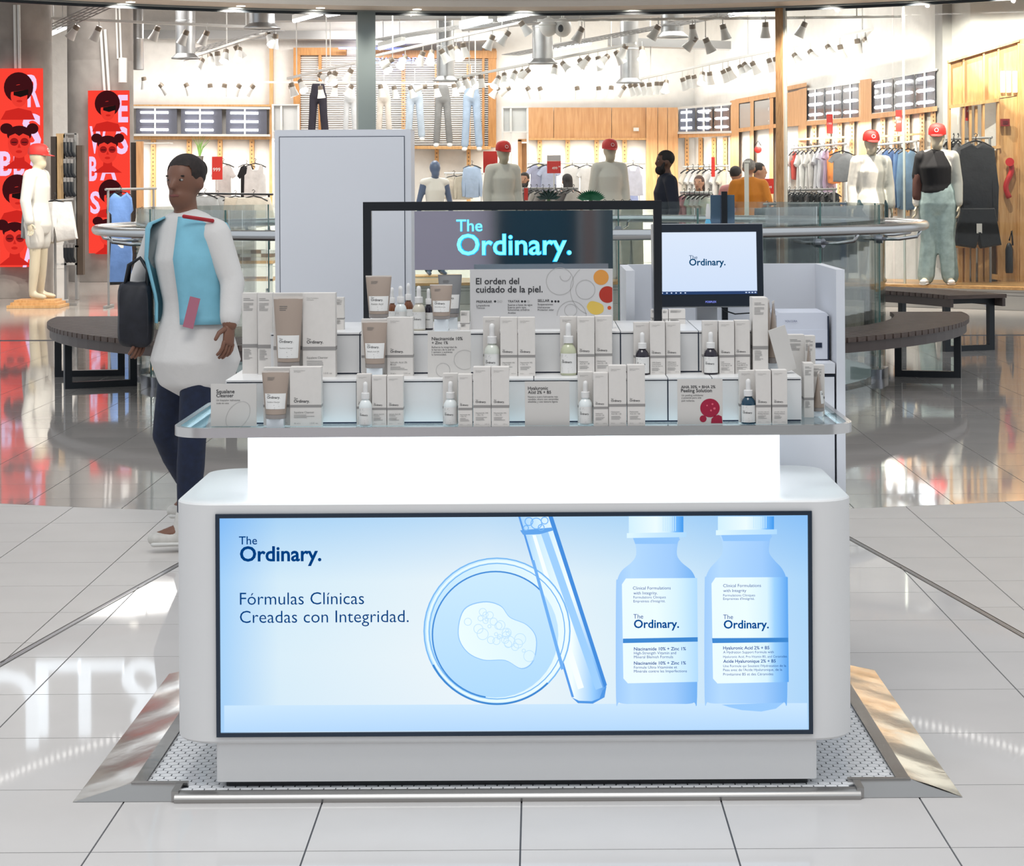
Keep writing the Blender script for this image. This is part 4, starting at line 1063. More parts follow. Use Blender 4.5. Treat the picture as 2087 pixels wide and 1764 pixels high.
MB().box(P(1400, 800, CY).x, cxr - pw - 0.006, CY + 0.004, CY + 0.013, 0.06, cz - 0.04).build('door', M_cab, t)
MB().box(cxl + 0.003, P(1400, 800, CY).x - 0.004, CY + 0.004, CY + 0.013, 0.06, cz - 0.04).build('door', M_cab, t)
# label printer
qy = 6.05
qx0, qx1 = P(1583, 680, qy).x, P(1689, 680, qy).x; qz0 = cz; qz1 = P(1640, 637, qy).z
t = thing('label_printer', ((qx0 + qx1) / 2, qy, qz0), 'white label printer on the service counter', 'printer')
M_pr = mat('printer_white', (0.72, 0.75, 0.84), 0.35)
vs = [(qx0, qz0), (qx1, qz0), (qx1, qz1 - 0.008), (qx1 - 0.008, qz1), (qx0 + 0.008, qz1), (qx0, qz1 - 0.008)]
n = len(vs)
MB().add([(x, y, z) for y in (qy, qy + 0.2) for x, z in vs], [(i, (i + 1) % n, n + (i + 1) % n, n + i) for i in range(n)] + [list(range(n))[::-1], list(range(n, 2 * n))]).build('printer_body', M_pr, t)
MB().box(qx0 + 0.002, qx1 - 0.002, qy - 0.002, qy, qz0 + 0.004, qz1 - 0.05).build('front_flap', M_pr, t)
MB().box(qx1 - 0.004, qx1 + 0.0005, qy - 0.003, qy - 0.0005, qz0 + 0.003, qz1 - 0.01).build('side_seam', M_gap, t)
MB().box(qx0, qx1, qy - 0.003, qy - 0.0005, qz0, qz0 + 0.0025).build('foot_seam', M_gap, t)
a, b = P(1662, 708, qy), P(1675, 698, qy)
MB().box(a.x, b.x, qy - 0.004, qy - 0.002, a.z, b.z).build('button_window', M_gap, t)
mb = MB(t['_w']); pixletter(mb, 'VOLCORA', 1600, 656, 25, qy - 0.003, 0.01); mb.build('lettering', mat('ink_blue', (0.16, 0.18, 0.30), 0.5), t, fix=False)
# monitor
my = 6.0
mc = P(1447, 540, my)
t = empty('touch_monitor', (mc.x, my + 0.02, cz), 'black touch monitor showing a white start page', 'monitor', rz=math.radians(4))
mw = 228 * my / F / 2; mz1 = P(1447, 455, my).z - cz; mz0 = P(1447, 627, my).z - cz
tilt = Matrix.Translation((0, 0, mz0)) @ Matrix.Rotation(math.radians(-4), 4, 'X') @ Matrix.Translation((0, 0, -mz0))
def mon(name, x0, x1, y0, y1, z0, z1, m_): return MB().box(x0, x1, y0, y1, z0, z1, tilt).build(name, m_, t)
mon('rear_shell', -mw, mw, 0.012, 0.055, mz0, mz1, mat('monitor_silver', (0.6, 0.61, 0.63), 0.3, 0.6))
mon('bezel', -mw + 0.003, mw - 0.003, 0.0, 0.0125, mz0 + 0.003, mz1 - 0.003, mat('bezel_black', (0.012, 0.018, 0.03), 0.25))
H_ = mz1 - mz0
scz0, scz1 = mz0 + H_ * 0.155, mz1 - H_ * 0.105
swl, swr = -mw * 0.895, mw * 0.865
s_ = mon('screen', swl, swr, -0.001, 0.0005, scz0 + 0.009, scz1, screen_mat('monitor_page', [(0, (0.66, 0.78, 0.98)), (1, (0.74, 0.84, 1.0))], 2, 0.92))
mon('task_bar', swl, swr, -0.0013, 0.0005, scz0, scz0 + 0.009, screen_mat('task_bar', [(0, (0.02, 0.05, 0.14)), (1, (0.03, 0.06, 0.16))], 0, 1.0))
mb = MB()
for k, c in enumerate((0, 1, 2, 3, 4, 5)): mb.box(swl + 0.005 + k * 0.0135, swl + 0.009 + k * 0.0135, -0.002, -0.0015, scz0 + 0.003, scz0 + 0.0065, tilt)
for k in range(4): mb.box(swr - 0.035 + k * 0.009, swr - 0.030 + k * 0.009, -0.002, -0.0015, scz0 + 0.003, scz0 + 0.006, tilt)
mb.build('task_bar_icons', flat((0.6, 0.7, 0.9)), t)
mb = MB(); ox = -mw + (1406 - 1333) * my / F; oz = mz1 - (541 - 455) * my / F
letter(mb, 'Ordinary.', ox, -0.0025, oz, width=75 * my / F, bold=0.02, M=tilt); letter(mb, 'The', ox, -0.0025, oz + 0.0185, width=17 * my / F, M=tilt)
mb.build('page_lettering', flat((0.0, 0.05, 0.14)), t, fix=False)
mb = MB(); letter(mb, 'POSIFLEX', -0.012, -0.001, mz0 + H_ * 0.055, width=0.032, bold=0.02, M=tilt); mb.build('bezel_lettering', flat((0.25, 0.3, 0.95)), t, fix=False)
MB().box(-0.03, 0.03, 0.05, 0.08, 0.0, mz0 + 0.1).build('stand_neck', mat('monitor_silver', (0.6, 0.61, 0.63), 0.3, 0.6), t)
MB().box(-0.10, 0.10, 0.0, 0.16, 0, 0.012).build('stand_base', mat('monitor_silver', (0.6, 0.61, 0.63), 0.3, 0.6), t)
MB().tube([(0.03, 0.03, mz0 + 0.01), (0.05, 0.028, mz0 - 0.012), (0.08, 0.03, mz0 - 0.022), (0.13, 0.04, mz0 - 0.02)], 0.0022, 6).build('cable', M_black, t)
# second display seen from behind above the monitor
p = P(1498, 424, 6.30)
t = thing('customer_display', (p.x, 6.3, cz), 'small bluish display on a black post behind the monitor', 'display')
zt_ = P(1498, 397, 6.3).z
MB().box(P(1470, 420, 6.3).x, P(1482, 420, 6.3).x, 6.292, 6.312, cz, P(1476, 390, 6.3).z).build('post', M_black, t)
MB().box(P(1449, 420, 6.3).x, P(1498, 420, 6.3).x, 6.314, 6.33, zt_ - 0.09, zt_).build('display_panel', mat('display_back', (0.25, 0.36, 0.50), 0.12, 0.8), t)
# blue spray bottle beside it
p = P(1443, 452, 6.25)
t = thing('spray_bottle', (p.x, 6.25, cz), 'clear blue spray bottle standing behind the monitor', 'bottle')
hh = P(1443, 415, 6.25).z - cz
MB().lathe([(0.011, 0), (0.013, 0.01), (0.013, hh * 0.84), (0.009, hh * 0.88), (0.006, hh * 0.9)], (p.x, 6.25, cz), 14).build('bottle_body', mat('blue_bottle', (0.10, 0.45, 0.70), 0.1, spec=0.7), t, smooth=0.7)
MB().lathe([(0.007, hh * 0.9), (0.007, hh * 0.95), (0.004, hh)], (p.x, 6.25, cz), 12).build('spray_head', M_cap, t, smooth=0.7)
# ================================================================== BALUSTRADE round the opening
M_bal = glass_mat('balustrade_glass', (0.955, 0.985, 0.975), 0.6)
M_rail = mat('handrail_steel', (0.62, 0.63, 0.64), 0.22, 1.0)
M_edge = mat('glass_edge', (0.10, 0.22, 0.20), 0.2, spec=0.6)
bal = thing('balustrade', tuple(AC), 'round glass balustrade with steel handrail around the floor opening', 'balustrade')
NP = 16
for k in range(NP):
    a0 = 2 * PI * (k + 0.15) / NP + 0.008; a1 = 2 * PI * (k + 1.15) / NP - 0.008
    n = 8; vs = []
    for i in range(n + 1):
        a = a0 + (a1 - a0) * i / n
        for R, z in ((3.10, 0.03), (3.112, 0.03), (3.112, 1.372), (3.10, 1.372)):
            vs.append((AC.x + R * math.cos(a), AC.y + R * math.sin(a), z))
    fs = [(4 * i + q, 4 * i + (q + 1) % 4, 4 * i + 4 + (q + 1) % 4, 4 * i + 4 + q) for i in range(n) for q in range(4)] + [(0, 1, 2, 3), (4 * n + 3, 4 * n + 2, 4 * n + 1, 4 * n)]
    MB().add(vs, fs).build('glass_pane', M_bal, bal)
    am = a0 - 0.008
    d = Vector((math.cos(am), math.sin(am), 0)); c0 = AC + d * 3.106
    MB().cyl(c0 + Vector((0, 0, 0.03)), c0 + Vector((0, 0, 1.372)), 0.008, 6).build('pane_joint', M_edge, bal)
    MB().tube([c0 + Vector((0, 0, 1.10)), c0 + d * 0.16 + Vector((0, 0, 1.10)), c0 + d * 0.30 + Vector((0, 0, 1.12)), c0 + d * 0.33 + Vector((0, 0, 1.17))], 0.014, 8).build('rail_bracket', M_rail, bal, smooth=True)
    MB().cyl(c0 - d * 0.02 + Vector((0, 0, 1.10)), c0 + d * 0.03 + Vector((0, 0, 1.10)), 0.035, 14).build('clamp_disc', M_strip, bal, smooth=0.6)
    rr = Matrix.Translation(c0) @ Matrix.Rotation(am + PI / 2, 4, 'Z')
    MB().prism(rrect(-0.17, 0.17, -0.045, 0.045, 0.03, 3), 0.0, 0.075, rr).build('floor_shoe', M_strip, bal, smooth=0.6)
MB().tube([(AC.x + 3.43 * math.cos(2 * PI * k / 96), AC.y + 3.43 * math.sin(2 * PI * k / 96), 1.20) for k in range(96)], 0.038, 12, closed=True).build('handrail', M_rail, bal, smooth=True)

# ================================================================== CURVED SLAT BENCHES
M_slat = wood('bench_slat', (0.075, 0.05, 0.042), (0.12, 0.085, 0.072), 0.55, 4.0, 'X')
M_apron = mat('bench_apron', (0.075, 0.055, 0.05), 0.45)
M_bleg = mat('bench_leg_steel', (0.008, 0.012, 0.018), 0.4)
def bench(label, cen, a0, a1, Ri, Ro, legs, zt=0.46):
    am = (a0 + a1) / 2
    base = (cen.x + (Ri + Ro) / 2 * math.cos(am), cen.y + (Ri + Ro) / 2 * math.sin(am), 0)
    t = thing('bench', base, label, 'bench', 'curved slat benches around the opening')
    ns = max(6, int((a1 - a0) * Ro / 0.105)); da = (a1 - a0) / ns
    wi, wo = Ri * da * 0.40, Ro * da * 0.40
    me = MB().prism([(Ri, -wi), (Ro, -wo), (Ro, wo), (Ri, wi)], zt - 0.035, zt).mesh('slat', M_slat)
    for k in range(ns):
        a = a0 + da * (k + 0.5)
        o = link('slat', me, t, Vector((cen.x, cen.y, 0)) - Vector(base), (0, 0, a))
    for R, nm in ((Ro - 0.035, 'apron'), (Ri + 0.03, 'apron')):
        n = 20; vs = []
        for i in range(n + 1):
            a = a0 + (a1 - a0) * i / n
            for rr, z in ((R - 0.015, zt - 0.11), (R + 0.015, zt - 0.11), (R + 0.015, zt - 0.037), (R - 0.015, zt - 0.037)):
                vs.append((cen.x + rr * math.cos(a), cen.y + rr * math.sin(a), z))
        MB().add(vs, [(4 * i + q, 4 * i + (q + 1) % 4, 4 * i + 4 + (q + 1) % 4, 4 * i + 4 + q) for i in range(n) for q in range(4)] + [(0, 1, 2, 3), (4 * n + 3, 4 * n + 2, 4 * n + 1, 4 * n)]).build(nm, M_apron, t)
    for a in legs:
        M = Matrix.Translation((cen.x, cen.y, 0)) @ Matrix.Rotation(a, 4, 'Z')
        w = 0.028; r0, r1 = Ri + 0.03, Ro - 0.05
        mb = MB(); mb.box(r0, r0 + 0.055, -w, w, 0, zt - 0.037, M); mb.box(r1 - 0.055, r1, -w, w, 0, zt - 0.037, M)
        mb.box(r0 + 0.055, r1 - 0.055, -w, w, 0, 0.05, M); mb.box(r0 + 0.055, r1 - 0.055, -w, w, zt - 0.085, zt - 0.037, M)
        mb.build('leg_loop', M_bleg, t)
    return t
BC = Vector((-0.22, 17.4, 0))
D = math.radians
bench('curved dark slat bench right of the kiosk beside the glass balustrade', BC, D(-62), D(-1), 3.18, 3.78, (D(-52), D(-17)))
bench('curved dark slat bench left of the kiosk behind the walking woman', BC, D(181), D(243), 3.18, 3.82, (D(189), D(205), D(232)))
bench('dark slat bench standing in front of the shop window at the right', Vector((-0.22, 17.4, 0)), D(18), D(40), 4.15, 4.75, (D(20), D(36)), 0.52)

# ================================================================== UPPER SHOP SIGN (mirrored in the floor) and ceiling light strip
M_metal0 = mat('rod_grey', (0.4, 0.4, 0.4), 0.4, 0.5)
M_sign = mat('sign_letter', (0.9, 0.95, 1.0), 0.4, emit=(0.86, 0.94, 1.0), es=2.6)
sg = thing('shop_sign', (-5.6, 25.0, 4.0), 'large white lit capital letters high above the shop entrance', 'sign')
vs_y = 24.2
x = -7.15
for ch, w_ in (('P', 0.62), ('U', 0.62), ('L', 0.50), ('L', 0.50), ('&', 0.66), ('B', 0.6), ('E', 0.52), ('A', 0.66), ('R', 0.6)):
    mb = MB(sg['_w']); letter(mb, ch, x, vs_y, 4.02, size=1.28, bold=0.0, extrude=0.04)
    yy_ = 17.4 + math.sqrt(max(0.2, 9.25 ** 2 - x * x))
    mb.build('sign_letter', M_sign, sg).location.y = min(0, yy_ - vs_y - 0.25)
    x += w_
st = thing('ceiling_light_strip', (0, 17.4, 4.0), 'curved strip of small ceiling lamps above the round opening', 'lamp')
lm = MB().box(-0.012, 0.012, -0.012, 0.012, -0.012, 0.0).mesh('lamp', mat('strip_lamp', (1, 1, 1), 0.4, emit=(1, 0.97, 0.92), es=10))
for k in range(-90, 91):
    a = k * 0.0155
    link('lamp', lm, st, (5.4 * math.sin(a), 5.4 * math.cos(a), 0.0), (0, 0, -a))
vs = []
for k in range(61):
    a = -1.5 + 3.0 * k / 60
    for R, z in ((5.25, 0.002), (5.55, 0.002), (5.55, 0.2), (5.25, 0.2)): vs.append((R * math.sin(a), 17.4 + R * math.cos(a), 4.0 + z))
MB(st['_w']).add(vs, [(4 * i + q, 4 * i + (q + 1) % 4, 4 * i + 4 + (q + 1) % 4, 4 * i + 4 + q) for i in range(60) for q in range(4)]).build('lamp_channel', M_white, st)
for a in (-1.3, -0.5, 0.5, 1.3):
    q = Vector((5.4 * math.sin(a), 17.4 + 5.4 * math.cos(a), 4.2)); MB(st['_w']).cyl(q, q + Vector((0, 0, 5.4)), .015, 6).build('suspension_rod', M_metal0, st)

# ================================================================== FIGURES
def remesh(mb, voxel, smooth_it, name, material, disp=0.0):
    me = mb.mesh(name, material)
    ob = bpy.data.objects.new(name, me); COL.objects.link(ob)
    m = ob.modifiers.new('r', 'REMESH'); m.mode = 'VOXEL'; m.voxel_size = voxel; m.use_smooth_shade = True
    s = ob.modifiers.new('s', 'SMOOTH'); s.factor = 0.5; s.iterations = smooth_it
    bpy.context.view_layer.update()
    ev = ob.evaluated_get(bpy.context.evaluated_depsgraph_get())
    out = bpy.data.meshes.new_from_object(ev)
    bpy.data.objects.remove(ob); bpy.data.meshes.remove(me)
    out.name = name
    if not out.materials: out.materials.append(material)
    for p in out.polygons: p.use_smooth = True
    return out
def stand(h=1.70, yaw=0.0, spread=0.10, arms=((-0.24, 0.0), (0.24, 0.0)), lean=0.0):
    """joints of a standing figure facing the viewer; A is the picture-left side"""
    s = h / 1.70
    J = dict(pelvis=(0, 0, .92), waist=(0, 0, 1.08), chest=(0, -0.005, 1.27), top=(0, 0.005, 1.40), neck=(0, 0.01, 1.47), head=(0, -0.012, 1.585),
             hipA=(-.085, 0, .88), kneeA=(-.09, -.01, .48), ankleA=(-spread, .02, .085), toeA=(-spread - 0.02, -.13, .03),
             hipB=(.085, 0, .88), kneeB=(.09, -.01, .48), ankleB=(spread, .02, .085), toeB=(spread + 0.02, -.13, .03),
             shA=(-.165, 0.01, 1.385), elA=(arms[0][0], .03, 1.10), wrA=(arms[0][0] - .01, arms[0][1] - .02, .86),
             shB=(.165, 0.01, 1.385), elB=(arms[1][0], .03, 1.10), wrB=(arms[1][0] + .01, arms[1][1] - .02, .86))
    R = Matrix.Rotation(yaw, 3, 'Z')
    out = {k: R @ (Vector(v) * s) for k, v in J.items()}
    out['side'] = R @ Vector((1, 0, 0)); out['s'] = s; out['hyaw'] = yaw
    return out
def add_hand(mb, wr, el, s, fwd):
    d = (Vector(wr) - Vector(el)).normalized()
    f = Vector(fwd); f = (f - d * f.dot(d)).normalized(); lat = d.cross(f)
    wr = Vector(wr)
    mb.chain([wr, wr + d * 0.045 * s, wr + d * 0.085 * s], [0.026 * s, 0.034 * s, 0.036 * s], [0.018 * s, 0.014 * s, 0.012 * s], side=f, n=10)
    for k, L in enumerate((0.062, 0.072, 0.068, 0.052)):
        b = wr + d * 0.085 * s + f * (0.028 - 0.019 * k) * s
        c1 = (d + lat * 0.25).normalized(); c2 = (d + lat * 0.7).normalized(); c3 = (d * 0.6 + lat * 0.9).normalized()
        p1 = b + c1 * L * 0.45 * s; p2 = p1 + c2 * L * 0.32 * s; p3 = p2 + c3 * L * 0.25 * s
        r = 0.0085 * s
        mb.chain([b, p1, p2, p3], [r, r, r * .92, r * .8], n=8)
    b = wr + d * 0.03 * s + f * 0.03 * s
    p1 = b + (d * 0.6 + f * 0.7 + lat * 0.2).normalized() * 0.035 * s; p2 = p1 + (d * 0.9 + f * 0.25 + lat * 0.3).normalized() * 0.03 * s
    mb.chain([b, p1, p2], [0.0115 * s, 0.010 * s, 0.008 * s], n=8)
def figure(name, base, J, label, cat, skin, top=None, bottom=None, shoes=None, hair=None, face=True, cap=None, group=None,
           beard=None, tuck=False, voxel=0.012, egg=False, hands=True, build=1.0, headscale=1.0):
    t = empty(name, tuple(base), label, cat, group)
    s = J['s']; side = J['side']; fwd = Vector((0, 0, 1)).cross(side) * -1 if False else side.cross(Vector((0, 0, 1)))
    hy = J['hyaw']; HR = Matrix.Rotation(hy, 3, 'Z'); hf = HR @ Vector((0, -1, 0)); hs = HR @ Vector((1, 0, 0))
    w = build
    hc = J['head']; hz = headscale * s
    def torso(mb, e, z0=None):
        pts = [J['pelvis'] + Vector((0, 0, -0.05 * s)), J['pelvis'] + Vector((0, 0, 0.06 * s)), J['waist'], J['chest'], J['top']]
        mb.chain(pts, [(.155 * s * w) + e, (.150 * s * w) + e, (.130 * s * w) + e, (.155 * s * w) + e, (.135 * s * w) + e * .6],
                 [(.112 * s * w) + e, (.110 * s * w) + e, (.095 * s * w) + e, (.112 * s * w) + e, (.080 * s * w) + e * .6], side=side, n=18)
    def arm(mb, q, e, f=1.0):
        a, b, c = J['sh' + q], J['el' + q], J['wr' + q]
        if f <= 0.5:
            mb.chain([a, a.lerp(b, f * 2)], [.060 * s + e, .052 * s + e * 1.2], n=12)
        else:
            mb.chain([a, a.lerp(b, .5), b, b.lerp(c, (f - .5) * 2)], [.058 * s + e, .050 * s + e, .043 * s + e, .034 * s + e], n=12)
    def leg(mb, q, e, f=1.0):
        a, b, c = J['hip' + q], J['knee' + q], J['ankle' + q]
        if f <= 0.5:
            mb.chain([a, a.lerp(b, f * 2)], [.092 * s + e, .075 * s + e * 1.4], n=14)
        else:
            mb.chain([a, a.lerp(b, .5), b, b.lerp(c, .35), b.lerp(c, (f - .5) * 2)], [.092 * s + e, .078 * s + e, .060 * s + e, .060 * s + e, .042 * s + e * 1.5], n=14)
    mb = MB()
    torso(mb, 0)
    mb.chain([J['top'] + Vector((0, 0, -0.02 * s)), J['neck'], hc + Vector((0, 0, -0.07 * hz))], [.062 * s, .052 * s, .050 * s], n=14)
    for q in 'AB':
        arm(mb, q, 0); leg(mb, q, 0)
        mb.chain([J['ankle' + q] + Vector((0, 0, -0.03 * s)), J['toe' + q]], [.042 * s, .030 * s], n=10)
        mb.chain([J['sh' + q].lerp(J['top'], .55), J['sh' + q]], [.066 * s, .058 * s], n=12)
    mb.ball(hc + Vector((0, 0, 0.022 * hz)), .074 * hz, .092 * hz, .098 * hz, 16, 12, HR)
    mb.ball(hc + hf * 0.022 * hz + Vector((0, 0, -0.055 * hz)), .056 * hz, .066 * hz, .066 * hz, 14, 10, HR)
    if not egg:
        mb.chain([hc + hf * .086 * hz + Vector((0, 0, .022 * hz)), hc + hf * .102 * hz + Vector((0, 0, -.014 * hz))], [.010 * hz, .016 * hz], n=8)
        for sg_ in (-1, 1):
            mb.ball(hc + hs * sg_ * .076 * hz + hf * -.008 * hz, .012 * hz, .022 * hz, .032 * hz, 8, 6, HR)
        mb.chain([hc + hf * .078 * hz - hs * .016 * hz + Vector((0, 0, -.052 * hz)), hc + hf * .078 * hz + hs * .016 * hz + Vector((0, 0, -.052 * hz))], [.011 * hz, .011 * hz], n=8)
    me = remesh(mb, voxel * s, 3, 'body', skin)
    if hands:
        hb = MB()
        for q in 'AB': add_hand(hb, J['wr' + q], J['el' + q], s, fwd)
        hm = hb.mesh('hand', skin, True)
        bm = bmesh.new(); bm.from_mesh(me); bm.from_mesh(hm); bm.to_mesh(me); bm.free(); bpy.data.meshes.remove(hm)
        for p in me.polygons: p.use_smooth = True
    link('body', me, t)
    if face:
        for sg_ in (-1, 1):
            c = hc + hf * .0765 * hz + hs * sg_ * .030 * hz + Vector((0, 0, .016 * hz))
            MB().ball(c, .012 * hz, .008 * hz, .0055 * hz, 8, 6, HR).build('eye', mat('eye_white', (.36, .34, .32), .4), t, True)
            MB().ball(c + hf * .004 * hz, .0055 * hz, .005 * hz, .0052 * hz, 8, 6, HR).build('pupil', mat('pupil', (.01, .006, .004), .2), t, True)
            MB().chain([c + Vector((0, 0, .017 * hz)) - hs * .014 * hz, c + Vector((0, 0, .017 * hz)) + hs * .014 * hz], [.004 * hz, .004 * hz], n=6).build('eyebrow', mat('brow', (.015, .01, .008), .8), t, True)
        c = hc + hf * .084 * hz + Vector((0, 0, -.052 * hz))
        MB().chain([c - hs * .020 * hz, c, c + hs * .020 * hz], [.004 * hz, .0075 * hz, .004 * hz], n=8).build('lips', mat('lips', (.20, .06, .05), .5), t, True)
    if beard:
        mb = MB()
        mb.ball(hc + hf * .040 * hz + Vector((0, 0, -.080 * hz)), .060 * hz, .066 * hz, .056 * hz, 14, 10, HR)
        for sg_ in (-1, 1): mb.chain([hc + hs * sg_ * .064 * hz + hf * .02 * hz + Vector((0, 0, -.005 * hz)), hc + hs * sg_ * .052 * hz + hf * .045 * hz + Vector((0, 0, -.07 * hz))], [.014 * hz, .026 * hz], n=8)
        link('beard', remesh(mb, .008 * s, 2, 'beard', beard), t)
    if hair:
        m_, style = hair
        mb = MB()
        mb.ball(hc - hf * .014 * hz + Vector((0, 0, .045 * hz)), .082 * hz, .096 * hz, .088 * hz, 16, 12, HR)
        if style == 'tied': mb.ball(hc - hf * .10 * hz + Vector((0, 0, .06 * hz)), .045 * hz, .045 * hz, .05 * hz)
        if style == 'long': mb.chain([hc - hf * .04 * hz + Vector((0, 0, .04 * hz)), hc - hf * .06 * hz + Vector((0, 0, -.08 * hz)), hc - hf * .07 * hz + Vector((0, 0, -.2 * hz))], [.08 * hz, .08 * hz, .06 * hz], [.05 * hz] * 3, side=hs)
        hm = remesh(mb, .009 * s, 1, 'hair', m_)
        # keep the hair off the face
        bm = bmesh.new(); bm.from_mesh(hm)
        kill = [v for v in bm.verts if (v.co - hc).dot(hf) > .048 * hz and (v.co - hc).z < .075 * hz]
        bmesh.ops.delete(bm, geom=kill, context='VERTS'); bm.to_mesh(hm); bm.free()
        link('hair', hm, t)
    if cap:
        mb = MB(); n = 20
        rings = []
        for i, (rr, z) in enumerate(((1.06, .035), (1.08, .06), (1.03, .095), (.86, .125), (.55, .142), (.12, .148))):
            rings += [hc + HR @ Vector((.080 * rr * hz * math.cos(2 * PI * k / n), .099 * rr * hz * math.sin(2 * PI * k / n), z * hz)) for k in range(n)]
        mb.add(rings, [(i * n + k, i * n + (k + 1) % n, (i + 1) * n + (k + 1) % n, (i + 1) * n + k) for i in range(5) for k in range(n)] + [list(range(5 * n, 6 * n))])
        co = mb.build('cap', cap, t, True)
        mb = MB(); rim = []
        for k in range(13):
            a = PI + PI * k / 12
            rim.append((.084 * hz * math.cos(a), .103 * hz * math.sin(a), .04 * hz)); 
        tip = [(.070 * hz * math.cos(PI + PI * k / 12), (.103 + .075 * math.sin(PI * k / 12)) * hz * math.sin(PI + PI * k / 12) - 0.0, (.04 - .022 * math.sin(PI * k / 12)) * hz) for k in range(13)]
        up = [hc + HR @ Vector(v) for v in rim + tip]; dn = [v + Vector((0, 0, -.004)) for v in up]
        mb.add(up + dn, [(k, k + 1, 14 + k, 13 + k) for k in range(12)] + [(26 + 13 + k, 26 + 14 + k, 26 + k + 1, 26 + k) for k in range(12)])
        mb.build('visor', cap, co, True)
        cc = hc + hf * .108 * hz + Vector((0, 0, .078 * hz))
        MB().add([cc + (hs * math.cos(2 * PI * k / 16) + (Vector((0, 0, 1)) - hf * .35) * math.sin(2 * PI * k / 16)) * .020 * hz + hf * .0 for k in range(16)] +
                 [cc + (hs * math.cos(2 * PI * k / 16) + (Vector((0, 0, 1)) - hf * .35) * math.sin(2 * PI * k / 16)) * .015 * hz for k in range(16)],
                 [(k, (k + 1) % 16, 16 + (k + 1) % 16, 16 + k) for k in range(16)]).build('emblem_ring', mat('emblem_white', (.85, .80, .78), .5), co, fix=False)
    if bottom:
        mb = MB()
        m_, f = bottom[0], bottom[1]; e = bottom[2] if len(bottom) > 2 else .012
        u_ = .02 if tuck else 0.0
        mb.chain([J['pelvis'] + Vector((0, 0, -.05 * s)), J['pelvis'] + Vector((0, 0, .09 * s))], [.160 * s * w + e + u_, .148 * s * w + e + u_], [.116 * s * w + e + u_, .106 * s * w + e + u_], side=side, n=18)
        for q in 'AB': leg(mb, q, e * s, f)
        link('trousers', remesh(mb, .014 * s, 2, 'trousers', m_), t)
    if top:
        mb = MB(); m_, f = top[0], top[1]; e = top[2] if len(top) > 2 else .014
        torso(mb, e * s)
        if not tuck: mb.chain([J['pelvis'] + Vector((0, 0, -.09 * s)), J['pelvis'] + Vector((0, 0, .10 * s))], [.176 * s * w * J.get('hem', 1) + e, .150 * s * w + e], [.140 * s * w * J.get('hem', 1) ** 1.6 + e, .108 * s * w + e], side=side, n=18)
        for q in 'AB':
            if f > 0: arm(mb, q, e * s, f)
            mb.chain([J['sh' + q].lerp(J['top'], .55), J['sh' + q]], [.068 * s + e * .6, .060 * s + e * .6], n=12)
        link('top', remesh(mb, .014 * s, 2, 'top', m_), t)
    if shoes:
        for q in 'AB':
            an, to = J['ankle' + q], J['toe' + q]; d = (to - an); d.z = 0; d.normalize()
            mb = MB(); a = Vector((an.x, an.y, to.z)) - d * .045 * s
            mb.chain([a, a + d * .10 * s, to + d * .02 * s], [.042 * s, .044 * s, .040 * s], [.040 * s, .036 * s, .028 * s], side=d.cross(Vector((0, 0, 1))), n=12)
            mb.chain([an + Vector((0, 0, .03 * s)), an + Vector((0, 0, -.03 * s)) + d * .01, a + d * .05], [.052 * s, .056 * s, .05 * s], n=12)
            sh = link('shoe', remesh(mb, .011 * s, 2, 'shoe', shoes), t)
            b2 = MB(); b2.chain([Vector((a.x, a.y, max(.012, to.z - .022 * s))), Vector((to.x + d.x * .02, to.y + d.y * .02, max(.012, to.z - .020 * s)))], [.046 * s, .044 * s], [.014 * s, .014 * s], side=d.cross(Vector((0, 0, 1))), n=12)
            b2.build('sole', mat('sole_white', (.72, .71, .68), .5), sh, True)
    return t
# ---- the walking woman
WY = 8.8
def w(px, py, y=WY): return P(px, py, y)
M_skin = mat('skin_brown', (0.19, 0.085, 0.052), 0.5)
M_navy = mat('navy_denim', (0.004, 0.011, 0.038), 0.7, noise=0.25, nscale=40)
M_tee = mat('white_tee', (0.70, 0.68, 0.66), 0.75, bump=0.3, nscale=9)
M_vest = mat('light_blue_vest', (0.22, 0.53, 0.67), 0.65, noise=0.1, nscale=8, bump=0.3)
wb = Vector((w(392, 700).x, WY, 0))
J = {k: v - wb for k, v in dict(
    pelvis=w(398, 690), waist=w(392, 610), chest=w(384, 525), top=w(382, 462), neck=w(379, 437), head=w(377, 374),
    hipA=w(372, 715, 8.88), kneeA=w(338, 888, 8.95), ankleA=w(392, 1000, 9.15), toeA=w(360, 1040, 9.15),
    hipB=w(414, 722, 8.74), kneeB=w(392, 890, 8.72), ankleB=w(382, 1064, 8.75), toeB=w(322, 1097, 8.72),
    shA=w(326, 482, 8.91), elA=w(285, 580, 8.95), wrA=w(284, 662, 8.86),
    shB=w(438, 476, 8.70), elB=w(474, 575, 8.68), wrB=w(468, 660, 8.62)).items()}
J['side'] = Vector((0.86, -0.50, 0)).normalized(); J['s'] = 0.98; J['hyaw'] = D(-24); J['hem'] = 1.12
woman = figure('person', wb, J, 'woman in light blue vest and navy jeans walking left past the kiosk', 'person', M_skin,
               top=(M_tee, 0.93, .012), bottom=(M_navy, 1.0, .002), shoes=mat('sneaker', (.62, .60, .56), .6, noise=.1, nscale=30), hair=(mat('hair_dark', (.018, .010, .008), .7, noise=.4, nscale=60), 'tied'), build=1.0, voxel=0.009)
